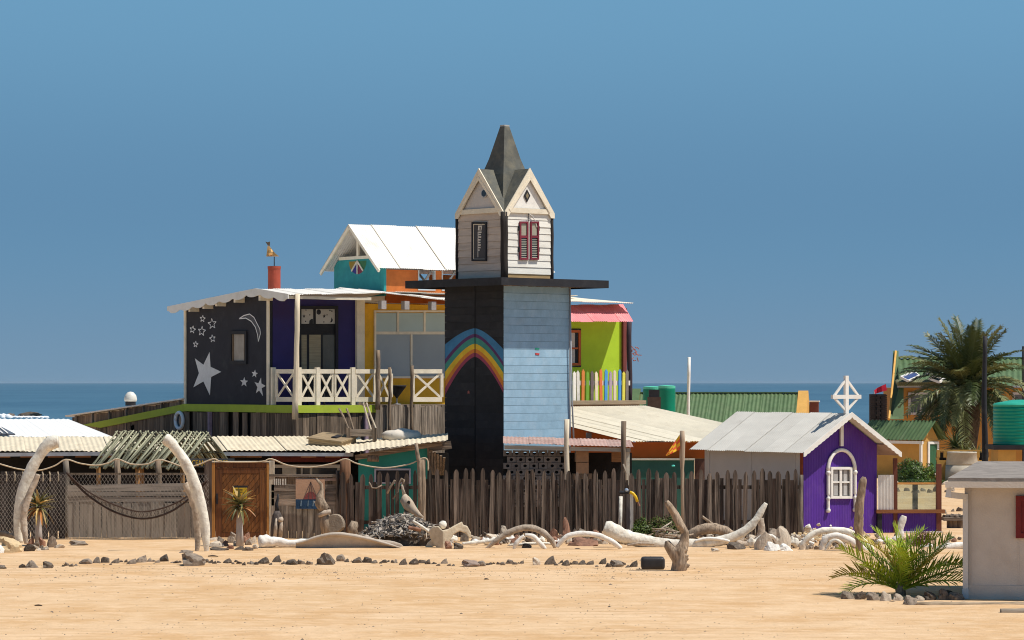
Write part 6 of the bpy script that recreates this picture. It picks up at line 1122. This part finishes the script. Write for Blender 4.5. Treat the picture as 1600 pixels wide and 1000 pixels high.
for i, (px, py, w_, h_, m_) in enumerate(((345, 849, 11, 12, rk_g), (352, 853, 14, 10, rk_r), (362, 849, 12, 12, rk_g), (371, 853, 13, 9, rk_p), (380, 849, 14, 13, rk_r), (389, 852, 13, 12, rk_g), (396, 850, 10, 14, rk_p), (360, 857, 12, 8, rk_r), (374, 858, 18, 7, rk_d), (388, 859, 18, 7, rk_d), (399, 857, 9, 8, rk_p), (366, 845, 16, 16, rk_g), (385, 844, 14, 15, rk_r))): stone(px, py, w_, h_, m_, '%s stone of the small pile round the aloe at the door' % {rk_r: 'reddish', rk_d: 'dark', rk_p: 'pale', rk_g: 'grey'}[m_], 'stones round the door aloe')
for i, (px, py, w_, h_, m_) in enumerate(((338, 850, 22, 5, rk_p), (339, 854, 26, 6, rk_p), (343, 859, 30, 6, rk_d), (333, 845, 18, 6, rk_p))): stone(px, py, w_, h_, m_, 'flat slab of the layered stack left of the door aloe', 'layered slabs by the door')
# rubble between bones and fence
gr = 'rubble stones between ribs and fence'
for px, py, w_, h_, m_, l_ in ((884, 846, 13, 44, rk_r, 'tall reddish standing stone against the fence'), (863, 847, 18, 26, rk_r, 'brown triangular stone left of the tall standing stone'), (896, 846, 14, 24, rk_g, 'grey pointed stone right of the tall standing stone'), (911, 845, 20, 22, rk_g, 'blocky blue-grey stone against the fence'), (932, 845, 22, 20, rk_r, 'rough brown block beside the knobbed jaw bone'), (950, 842, 14, 30, rk_r, 'square brick-red stone behind the knobbed jaw bone'), (788, 845, 14, 26, rk_p, 'tan upright stone behind the grey arched rib'),
        (910, 853, 50, 14, rk_r, 'broad brown rock under the bow-shaped rib'), (770, 846, 26, 14, rk_p, 'pale knuckle-shaped stone left of the grey rib'), (745, 848, 26, 12, rk_p, 'whitish stone slab right of the vertebra'), (700, 858, 12, 14, rk_r, 'dark brown stone under the vertebra wing'), (716, 858, 16, 11, rk_d, 'blue-black stone under the vertebra wing'), (725, 846, 14, 24, rk_d, 'black pointed stone behind the vertebra'),
        (1192, 859, 30, 32, rk_p, 'pale pyramid-shaped stone right of the jaw tip'), (1222, 857, 26, 40, rk_p, 'tall chalky layered stone near the purple hut'), (1205, 861, 26, 16, bone_w, 'long white stone before the chalky layered stone'), (1228, 861, 28, 13, bone_w, 'low white stone block before the chalky layered stone'), (1210, 848, 22, 26, rk_g, 'grey jagged stone against the end of the fence'), (1175, 850, 22, 18, rk_p, 'cream broken stone inside the forked root'), (1150, 858, 30, 12, rk_d, 'black shadowed stone below the jaw bone'), (1143, 848, 14, 24, rk_g, 'flat tilted grey stone behind the jaw bone'), (1117, 862, 14, 6, rk_p, 'white bean-shaped stone on the sand below the jaw bone'),
        (1302, 842, 26, 20, rk_g, 'rounded grey boulder against the purple wall'), (1240, 845, 16, 14, rk_p, 'pale round stone by the hut corner'), (1178, 838, 10, 18, rk_p, 'pointed tan stone behind the forked root'), (808, 853, 34, 5, rk_p, 'thin pale slab lying under the grey arched rib'), (822, 856, 16, 8, rk_d, 'dark wedge stone under the arched rib')):
    stone(px, py, w_, h_, m_, l_, gr, 'boulder' if w_ > 20 else 'stone', rs.choice(RK3))
CW = {rk_p: 'pale tan', rk_g: 'grey', rk_d: 'blackish', rk_r: 'reddish-brown', rk_c: 'cream', bone_w: 'white'}
def rubble(n, x0, x1, y0, y1, w0, w1, h0, h1, mats, where, group, heap=0., far=None, small=60):
    bulk = {}
    for i in range(n+small):
        px, py = rs.uniform(x0, x1), rs.uniform(y0, y1); m_ = rs.choice(far if far and py < (y0+y1)/2 else mats); f = (y1-py)/(y1-y0); hx = 1-abs((px-x0)/(x1-x0)*2-1)**3; d_ = GD(py); x_ = (px-800)/FPX*d_; z_ = gz(x_, d_)+heap*f*hx*rs.random()
        if i < n: stone(px, py, rs.uniform(w0, w1), rs.uniform(h0, h1), m_, 'small %s stone %s' % (CW[m_], where), group, z=z_); continue
        me = rs.choice(RK); dm = me_dim(me); k = d_/FPX; w_ = rs.uniform(4, 8)*k; bulk.setdefault(m_, MB()).add([(x_+v.co.x*w_, d_+v.co.y*w_, z_+v.co.z*w_*.8) for v in RK1[me.name]], FC1[me.name])
    r = None
    for m_, mb in bulk.items():
        if r is None: r = thing('rubble', 'finest pebbles and chips ' + where, 'rubble', ((x0+x1-1600)/2/FPX*72, 72, 0)); r['kind'] = 'stuff'
        mb.build('chips', m_, r, off=r.location, kind='stuff')
RK1 = {}; FC1 = {}
for me in RK: RK1[me.name] = list(me.vertices); FC1[me.name] = [tuple(p.vertices) for p in me.polygons]
rubble(30, 735, 865, 840, 852, 9, 19, 6, 13, (rk_p, rk_g, rk_d, rk_r), 'in the rubble behind the grey arched rib', 'rubble behind the arched rib', .06)
rubble(26, 860, 1000, 840, 852, 9, 19, 6, 13, (rk_p, rk_g, rk_r, rk_r), 'in the rubble at the fence foot by the standing stone', 'rubble by the standing stone', .08)
rubble(26, 1062, 1182, 841, 852, 7, 16, 5, 12, (rk_g, rk_d, rk_d, rk_p), 'in the rubble behind the great jaw bone', 'rubble behind the great jaw bone', .10)
rubble(42, 1232, 1350, 838, 858, 6, 15, 5, 10, (rk_g, rk_d, rk_g, rk_p), 'in the heap before the purple hut', 'stones heaped before the purple hut', .30, (rk_p, rk_c, rk_p, rk_c, rk_g, bone_w), 200)
rubble(22, 1345, 1500, 840, 853, 7, 15, 4, 9, (rk_g, rk_r, rk_p, rk_g), 'scattered along the porch screen footing', 'stones along the porch screen', .08)
# stones round the young palm
for px, py, w_, h_, m_, l_ in ((1324, 935, 22, 13, rk_g, 'first grey stone at the left end of the palm border'), (1344, 936, 19, 15, rk_d, 'dark stone second in the palm border'), (1364, 937, 22, 14, rk_g, 'grey-brown stone third in the palm border'), (1383, 939, 19, 17, rk_p, 'streaked tan stone fourth in the palm border'), (1402, 938, 17, 13, rk_p, 'pale round stone before the palm stem'), (1421, 944, 23, 16, rk_g, 'mottled grey stone right of the palm stem'), (1436, 939, 16, 10, rk_p, 'small pale stone behind the fallen log end'), (1453, 937, 20, 15, rk_d, 'cut log-like dark stone in the palm border'), (1473, 937, 18, 20, rk_d, 'tall blue-black stone in the hut shadow'), (1494, 937, 26, 13, rk_d, 'broad blue-black stone at the downpipe foot'), (1484, 934, 20, 14, rk_d, 'blue-black stone behind the downpipe stones'), (1380, 905, 26, 24, rk_g, 'grey boulder half hidden inside the palm')):
    stone(px, py, w_, h_, m_, l_, 'stones bordering the young palm', 'boulder', rs.choice(RK3))
bonep('fallen_log', 'long pale log lying along the base of the pale hut', 'log', [(1432,944,3),(1445,945,5),(1470,946,6),(1500,945,5),(1535,946,5),(1570,945,5),(1615,946,5)], 51.2, M('sandy log', (.40, .30, .2), .9, .35, 3, HW, (.2, .15, .1), .5), 1, .2)
bonep('plank_end', 'short grey timber lying at the lower right corner', 'timber', [(1563,957,6),(1580,957,6.5),(1620,957,6.5)], 49.3, M('grey timber', (.26, .21, .16), .9, .25, 3, HW), .8, .05)
# stone rows in the yard behind
for yy, x0_, x1_, dd in ((757, 1400, 1500, None), (769, 1400, 1500, None), (801, 1476, 1510, None)):
    x = x0_
    while x < x1_: w_ = rs.uniform(6, 14); stone(x, yy+rs.uniform(-2, 2), w_, w_*rs.uniform(.5, .8), rk_g if yy != 757 else rk_p, 'stone of the %s border row seen through the glass screen' % ('far pale' if yy == 757 else 'near grey' if yy == 801 else 'middle grey'), 'yard border stones'); x += w_+rs.uniform(0, 6)
q_ = Flat(1489, 78); t = q_.root('stone_table', 'rough wooden stand heaped with stones beside the pale hut', 'stand')
MB().box(q_(1473, 0).x, q_(1506, 0).x, -.25, .25, q_(0, 812).z-.02, q_(0, 808).z).build('top', plank_h, t); MB().box(q_(1480, 0).x, q_(1506, 0).x, -.1, .1, -.05, q_(0, 812).z-.023).build('base', plank_b, t)
for i in range(9): stone(1476+i*3.4, 808, rs.uniform(5, 8), rs.uniform(3, 6), rs.choice((rk_g, rk_d)), 'small stone heaped on the rough wooden stand', 'stones on the stand', d=78+rs.uniform(-.15, .15), z=q_(0, 808).z+.016)
# loose bleached bones among the rubble
def knuckle(px, py, w_, h_, mat, label, seed):
    d = GD(py); k = d/FPX; q = random.Random(seed); og = PT(px, py, d); og.z = gz(og.x, d); mb = MB()
    mb.ball((-w_*.32*k, 0, h_*.35*k), (w_*.2*k, w_*.2*k, h_*.36*k), 10, 7, .3, seed); mb.ball((w_*.3*k, .02, h_*.42*k), (w_*.22*k, w_*.2*k, h_*.42*k), 10, 7, .3, seed+1)
    mb.tube([(-w_*.32*k, 0, h_*.32*k), (0, 0, h_*q.uniform(.3, .6)*k), (w_*.3*k, 0, h_*.4*k)], [h_*.22*k, h_*.2*k, h_*.25*k], 8, jit=.3); mb.tube([(w_*.1*k, 0, h_*.4*k), (w_*q.uniform(-.1, .3)*k, .03, h_*.95*k)], [h_*.2*k, h_*.1*k], 7)
    o = mb.build('bone_fragment', mat, None, og, smooth=True); organic(o, .016, 2); tag(o, label, 'bone', 'loose bones among the rubble')
for i, (px, py, w_, h_, m_, l_) in enumerate(((752, 852, 30, 14, bone_w, 'pale knuckle bone lying right of the winged vertebra'), (778, 848, 22, 14, bone, 'hooked tan bone behind the left foot of the grey rib'), (797, 847, 16, 12, bone_w, 'small white bone just behind the stubby rib end'), (842, 849, 20, 12, bone, 'bone lump under the right leg of the grey arch'), (872, 851, 14, 10, bone_w, 'white bone chip between the grey arch and the bow rib'), (1185, 856, 34, 22, bone, 'broken bone block right of the pointed jaw tip'), (1236, 856, 26, 20, bone, 'folded bone lump before the end of the fence'), (1203, 846, 24, 22, bone_g, 'grey bone lump leaning at the fence end'), (1262, 848, 20, 12, bone_w, 'white bone at the left foot of the brown arched rib'), (1330, 848, 22, 12, bone, 'tan bone behind the tall rounded post'), (1382, 850, 26, 10, bone_w, 'white bone left of the upright bone blade'), (1448, 858, 22, 9, bone_w, 'flat white bone right of the dead shrub'), (1128, 848, 26, 16, bone_g, 'grey bone lump inside the arching branch'), (706, 848, 18, 14, bone, 'tan bone behind the winged vertebra'))): knuckle(px, py, w_, h_, m_, l_, i+3)
# ------------------------------------------------------------------ shell and twig heap
def shards(n, px0, px1, d0, hmax, seed, sizes, cx, wx):
    q = random.Random(seed); mb = MB()
    for i in range(n):
        px = q.gauss(cx, wx)
        if not px0 < px < px1: continue
        f = max(0, 1-((px-cx)/(wx*2.2))**2); yy = q.uniform(-.7, .7); h = hmax*f*max(0, 1-(yy/.9)**2)*q.uniform(.75, 1.03); p = PT(px, 850, d0+yy); p.z = h+.01; s = q.uniform(*sizes)
        a = Vector((q.gauss(0, 1), q.gauss(0, 1), q.gauss(0, .5))).normalized()*s; b = Vector((q.gauss(0, 1), q.gauss(0, 1), q.gauss(0, .7))).normalized()*s*.35; c = Vector((0, 0, s*.12))
        mb.add([p-a, p+b+c, p+a, p-b+c, p+c*2.2], [(0, 1, 4), (1, 2, 4), (2, 3, 4), (3, 0, 4), (0, 3, 2, 1)])
    return mb
og = PT(630, 850, 70.3); og.z = 0; t = thing('shell_heap', 'grey heap of mussel shells and driftwood bits below the wooden bird', 'heap', og)
mm = MB(); mm.ball((0, 0, -.05), (1.05, .65, .62), 24, 12, .2, 2); mm.build('mound', rk_d, t, smooth=True)
for i, (m_, n_) in enumerate(((M('mussel shell', (.14, .125, .115), .6, .5, 5), 600), (M('grey shell', (.36, .31, .26), .8, .5, 5), 1100), (M('pale shell', (.52, .43, .33), .8, .3, 5), 420))): shards(n_, 555, 705, 70.2, .66, 3+i, (.05, .16), 628, 36).build('shells', m_, t, off=og, kind='stuff')
bonep('driftwood_stick', 'pale stick poking diagonally out of the shell heap', 'stick', [(645,814,2.2),(658,822,2.4),(672,832,2.2)], 69.3, bone, 1, .1); bonep('rusty_stick', 'short rusty stick lying on the shell heap', 'stick', [(638,824,3),(648,826,3),(658,828,2.5)], 69.4, rk_r, 1, .1)
og = PT(1030, 850, 70.2); og.z = 0; t = thing('twig_heap', 'pile of grey driftwood twigs below the green shrub', 'heap', og); q = random.Random(8)
for i in range(60): p = Vector((q.uniform(-.75, .95), q.uniform(-.4, .4), 0)); p.z = .04+.38*q.random()*(1-abs(p.x)/1.1); a = Vector((q.gauss(0, 1), q.gauss(0, .5), q.gauss(0, .2))).normalized()*q.uniform(.12, .35); MB().tube([p-a, p+Vector((0, 0, q.uniform(-.03, .03))), p+a], [.02, .028, .012], 6).build('twig', drift if i % 3 else bone_g, t, smooth=True)
# pebbles scattered on the sand
q = random.Random(12); mb = MB()
for i in range(2600):
    y = GD(q.choice((q.gauss(893, 9), q.uniform(860, 1000)))) if True else 0
    if not 43 < y < 75: continue
    px = q.uniform(-20, 1500) if q.random() < .5 else (q.gauss(330, 230) if q.random() < .6 else q.gauss(940, 80))
    x = (px-800)/FPX*y; s = q.uniform(.005, .016)*(2 if q.random() < .04 else 1); z = gz(x, y); a = q.uniform(0, pi)
    P = [(x+s*cos(a+k*pi/2)*(1.5 if k % 2 else 1), y+s*sin(a+k*pi/2), z-.004) for k in range(4)]+[(x, y, z+s*.8)]; mb.add(P, [(0, 1, 4), (1, 2, 4), (2, 3, 4), (3, 0, 4)])
o = mb.build('gravel', M('pebble', (.20, .155, .115), .9, .5, 8, rnd=0), None, (0, 0, 0), kind='stuff'); tag(o, 'fine dark pebbles scattered over the sand below the stone row', 'gravel')
lt = [(333, 869, 16, 'thin dark twig lying on the sand left of the right rib'), (903, 858, 10, 'small dark twig on the sand below the bow-shaped rib'), (60, 946, 12, 'short twig on the bare sand at the lower left'), (760, 905, 8, 'tiny dark twig on the sand below the row'), (1395, 941, 14, 'dark root piece in front of the palm border')]
for i, (px, py, w_, l_) in enumerate(lt): bonep('twig', l_, 'twig', [(px-w_/2, py, .8), (px, py-.6, 1.1), (px+w_/2, py+.4, .6)], GD(py), fence_d, 1, .2)
# sea rocks with surf
for i, (x0_, x1_, y1, l_) in enumerate(((13, 23, 644, 'small dark reef rock in the surf at the left'), (24, 64, 641.5, 'long dark reef rock breaking the sea at the left'))):
    d = 520; p = PT((x0_+x1_)/2, 652, d); k = d/FPX; o = inst('reef_rock', RK3[i], None, (p.x, d, -2.5), (0, 0, 0), ((x1_-x0_)*k/me_dim(RK3[i])[0], 4, (652-y1)*k/me_dim(RK3[i])[2]+.2), rk_d); tag(o, l_, 'rock', 'reef rocks')
foam = M('sea foam', (.75, .77, .78), .9, .15, 3); mb = MB(); q = random.Random(6)
for i in range(140): px = q.choice((q.uniform(-10, 15), q.uniform(15, 75))); p = PT(px, 650, 512+q.uniform(-3, 4)); mb.ball((p.x, p.y, -2.15), (q.uniform(.2, .8), .5, q.uniform(.2, .7 if px < 15 else .28)), 6, 4)
o = mb.build('surf', foam, None, (0, 0, 0), smooth=True, kind='stuff'); tag(o, 'white surf breaking round the reef rocks', 'surf')
# ------------------------------------------------------------------ plants
def leafmat(name, col, var=.3, rough=.45): return M(name, col, rough, var, 6, bump=0, rnd=.22, spec=.35)
def frond(L, droop, nl, lw, ll, seed, up=.35, wilt=.4):
    q = random.Random(seed); mb = MB(); pts = []; n = 14
    for i in range(n+1): t = i/n; pts.append(Vector((L*(t-.12*droop*t*t), 0, L*(up*t*1.2-droop*t*t))))
    mb.tube(pts, [.018*L*(1-.85*i/n)+.002 for i in range(n+1)], 5)
    for i in range(nl):
        t = .1+.9*i/nl; f = t*n; a = int(f); p = lerp(pts[min(a, n-1)], pts[min(a+1, n)], f-a); tg_ = (pts[min(a+1, n)]-pts[min(a, n-1)]).normalized()
        l = ll*L*(sin(pi*(.12+.82*t))**.7)*q.uniform(.85, 1.1)
        for sd in (-1, 1):
            s_ = Vector((0, sd, 0)); upv = tg_.cross(s_)*sd*-1
            if upv.z < 0: upv = -upv
            dv = (tg_*q.uniform(.5, .8)+s_*.8+upv*q.uniform(.1, .45)).normalized(); w2 = tg_*lw*L*.5; m_ = p+dv*l*.5+Vector((0, 0, -.02*l)); e = p+dv*l+Vector((0, 0, -wilt*l*q.uniform(.3, 1)))
            mb.add([p-w2*.6, p+w2*.6, m_+w2, m_-w2, e], [(0, 1, 2, 3), (3, 2, 4)])
    return mb
yg = leafmat('young palm leaf', (.34, .43, .032)); yg2 = leafmat('yellowing palm leaf', (.46, .38, .06)); pg_ = leafmat('palm leaf', (.065, .088, .025)); pg2 = leafmat('pale palm leaf', (.17, .18, .065))
d = 53.4; t = thing('young_palm', 'young bright green palm spreading from the stone border beside the pale hut', 'palm', (PT(1407, 930, d).x, d, 0))
FM = [frond(1.22, dr_, 30, .027, .34, 5+i, up_, .15).mesh('frond') for i, (dr_, up_) in enumerate(((.15, .3), (.3, .4), (.45, .45), (.6, .5)))]
q = random.Random(9)
specs = [(10, 78, 1.05), (175, 82, 1.0), (165, 70, 1.05), (195, 58, 1.1), (-12, 64, 1.1), (160, 46, 1.1), (188, 34, 1.1), (175, 20, 1.1), (190, 8, .95), (5, 46, 1.1), (-8, 30, 1.15), (12, 20, 1.2), (-20, 9, 1.1), (245, 50, .85), (300, 55, .85), (225, 26, .95), (315, 24, .95), (90, 60, .9), (50, 40, .95), (130, 44, .95), (205, 14, .95), (335, 40, 1.0)]
for i, (az, el, s_) in enumerate(specs): inst('frond', FM[q.randrange(4)], t, (0, 0, .08), (q.uniform(-.5, .5), -R(el-10), R(az+q.uniform(-8, 8))), (s_,)*3, yg if q.random() < .8 else yg2)
MB().tube([(0, 0, -.02), (0, 0, .12), (0, 0, .25)], [.09, .10, .05], 10, jit=.3).build('trunk', drift, t, smooth=True)
# tall palm
d = 121; t = thing('palm_tree', 'tall date palm with drooping crown in front of the ochre house', 'palm', (PT(1510, 740, d).x, d, -.05)); k = d/FPX; zc = PT(0, 614, d).z
MB().tube([(-.05, 0, 0), (.0, 0, 1.2), (.02, 0, 2.2), (0, 0, zc-.2), (0, 0, zc+.3)], [.42, .40, .46, .58, .35], 14, jit=.35, freq=5).build('trunk', M('palm trunk', (.075, .055, .04), .95, .5, 6, bump=.6), t, smooth=True)
FT = [frond(2.75, dr_, 44, .022, .20, 50+i, up_, .5).mesh('frond') for i, (dr_, up_) in enumerate(((.2, .2), (.45, .3), (.7, .4), (.9, .4)))]
q = random.Random(15)
for i in range(76):
    u_ = i/76; el = lerp(84, -34, u_**.85)+q.uniform(-8, 8); az = i*137.5+q.uniform(-12, 12); fm_ = FT[0 if el > 55 else 1 if el > 25 else 2 if q.random() < .6 else 3]; inst('frond', fm_, t, (.1*cos(R(az)), .1*sin(R(az)), zc+.1+.25*max(0, sin(R(el)))), (q.uniform(-.4, .4), -R(el-8), R(az)), (q.uniform(.9, 1.15),)*3, pg_ if q.random() < .55 else pg2)
# spiky dark plants at the palm's foot
def rosette(t, mat_list, n, L, z, seed, lw=.07, el0=80, el1=-15, name='leaf', curve=.3, org=(0, 0)):
    q = random.Random(seed); mes = []
    for j in range(3):
        mb = MB(); N_ = 5; vs = []
        for i in range(N_+1): f = i/N_; w2 = lw*L*(1-.85*f**1.4)*.5*(1.15 if i else .8); x, zz = L*f, -curve*(.6+.4*j)*L*f*f; vs += [(x, -w2, zz+.25*w2), (x, 0, zz-.35*w2), (x, w2, zz+.25*w2)]
        mb.add(vs, [(3*i+a, 3*i+3+a, 3*i+4+a, 3*i+1+a) for i in range(N_) for a in (0, 1)]); mes.append(mb.mesh(name))
    for i in range(n): el = lerp(el0, el1, (i/n)**.9); inst(name, q.choice(mes), t, (org[0], org[1], z+.05*sin(R(max(0, el)))), (0, -R(el+q.uniform(-6, 6)), R(i*137.5+q.uniform(-10, 10))), (q.uniform(.85, 1.1),)*3, q.choice(mat_list))
for i, (px, py, L, m_, lab_) in enumerate(((1492, 700, .85, pg_, 'dark spiky agave at the foot of the tall palm'), (1508, 712, .7, leafmat('olive agave leaf', (.16, .17, .05)), 'olive yellow agave before the tall palm trunk'), (1527, 716, .6, leafmat('olive agave leaf', (.16, .17, .05)), 'smaller olive agave beside the black pole'))):
    p = PT(px, py, 116-i*.6); t = thing('agave', lab_, 'agave', (p.x, 116-i*.6, 0), 0, 'agaves at the palm foot'); MB().tube([(0, 0, 0), (0, 0, max(.1, p.z))], .14, 8).build('stem', drift, t); rosette(t, [m_], 44, L, p.z, 60+i, .10)
# aloes
al1 = leafmat('aloe green', (.13, .125, .045)); al2 = leafmat('aloe tan tip', (.50, .34, .12)); al3 = leafmat('aloe orange', (.42, .17, .05))
for i, (px, py0, py1, d, L, lab_) in enumerate(((60, 852, 795, 69.6, .42, 'tree aloe with tan rosette between the left ribs and the netting'), (374, 846, 793, 69.4, .42, 'tree aloe with pale trunk growing before the wooden door'))):
    p = PT(px, py0, d); z1_ = PT(px, py1, d).z; t = thing('tree_aloe', lab_, 'aloe', (p.x, d, 0), 0, 'tree aloes')
    MB().tube([(0, 0, 0), (.01, 0, .35), (0, 0, .65), (.02, 0, z1_)], [.10, .08, .07, .075], 10, jit=.2).build('trunk', M('aloe trunk', (.42, .37, .33), .85, .25, 4, VW, (.2, .17, .15), .4), t, smooth=True)
    rosette(t, [al1, al1, al2], 26, L, z1_+.06, 80+i, .24, 78, 12, curve=.35); rosette(t, [al2, al1, al3], 22, L*.95, z1_+.02, 90+i, .24, 15, -35, curve=.6); rosette(t, [al3, al2], 8, L*.55, z1_-.03, 95+i, .2, -50, -75, curve=.3)
# green shrub by the tap and round bush behind
def shrub(name, label, org, rx, ry, rz, n, s, mats, seed, cat='shrub'):
    t = thing(name, label, cat, org); q = random.Random(seed)
    for j, m_ in enumerate(mats):
        mb = MB()
        for i in range(n):
            dv = Vector((q.gauss(0, 1), q.gauss(0, 1), q.gauss(0, 1))).normalized(); dv.z = abs(dv.z); r_ = q.uniform(.55, 1)*(1+.3*noise.noise(dv*2.5+Vector((seed, 0, 0)))); p = Vector((dv.x*rx*r_, dv.y*ry*r_, dv.z*rz*r_+.03)); a = Vector((q.gauss(0, 1), q.gauss(0, 1), q.gauss(0, 1))).normalized()*s*q.uniform(.6, 1.3); b = a.cross(dv).normalized()*s*.4
            mb.add([p-a, p+b, p+a, p-b], [(0, 1, 2, 3)])
        mb.build('foliage', m_, t, kind='stuff')
    for i in range(6): a = q.uniform(0, 2*pi); MB().tube([(0, 0, -.02), (rx*.35*cos(a), ry*.35*sin(a), rz*.4), (rx*.7*cos(a), ry*.7*sin(a), rz*.7)], [.03, .02, .008], 5).build('branch', drift, t)
    return t
sg1, sg2 = leafmat('shrub leaf', (.085, .13, .018)), leafmat('shrub leaf brown', (.12, .10, .035))
shrub('low_shrub', 'low green shrub growing along the fence behind the twig heap', Vector((PT(1035, 842, 71.8).x, 71.8, 0)), .52, .4, .55, 2600, .035, [sg1, sg2], 4); shrub('low_shrub', 'small green shrub clump beside the tap post', Vector((PT(1001, 842, 71.8).x, 71.8, 0)), .36, .35, .48, 1600, .035, [sg1, sg1], 5)
shrub('round_bush', 'round dark green bush seen above the glass screen', Vector((PT(1425, 752, 113).x, 113, 0)), .68, .7, .86, 3500, .05, [leafmat('bush leaf', (.05, .095, .016)), leafmat('bush leaf light', (.085, .14, .02))], 6)
shrub('round_bush', 'small bright bush beside the green door', Vector((PT(1453, 748, 116).x, 116, 0)), .25, .25, .7, 900, .05, [leafmat('bright bush leaf', (.12, .2, .02))], 7)
shrub('ground_cover', 'strip of dark ground cover below the round bush', Vector((PT(1440, 755, 112).x, 112, 0)), 1.1, .3, .18, 1600, .04, [leafmat('bush leaf', (.05, .095, .016))], 8)
shrub('dry_shrub', 'dead reddish-brown shrub behind the young palm', Vector((PT(1442, 852, 69.5).x, 69.5, 0)), .26, .25, .36, 900, .03, [leafmat('dead leaf', (.14, .07, .045))], 10)
# ------------------------------------------------------------------ sea haze
hm_ = bpy.data.materials.new('sea haze'); hm_.use_nodes = True; t_ = hm_.node_tree; t_.nodes.remove(t_.nodes['Principled BSDF']); pv = t_.nodes.new('ShaderNodeVolumePrincipled')
pv.inputs['Color'].default_value = (.50, .66, .80, 1); pv.inputs['Density'].default_value = 2.2e-5; t_.links.new(pv.outputs[0], t_.nodes['Material Output'].inputs['Volume'])
hz_o = MB().box(-41000, 41000, -150, 61000, -10.2, 13.0).build('haze', hm_, kind='stuff'); tag(hz_o, 'thin sea haze softening the horizon', 'haze')
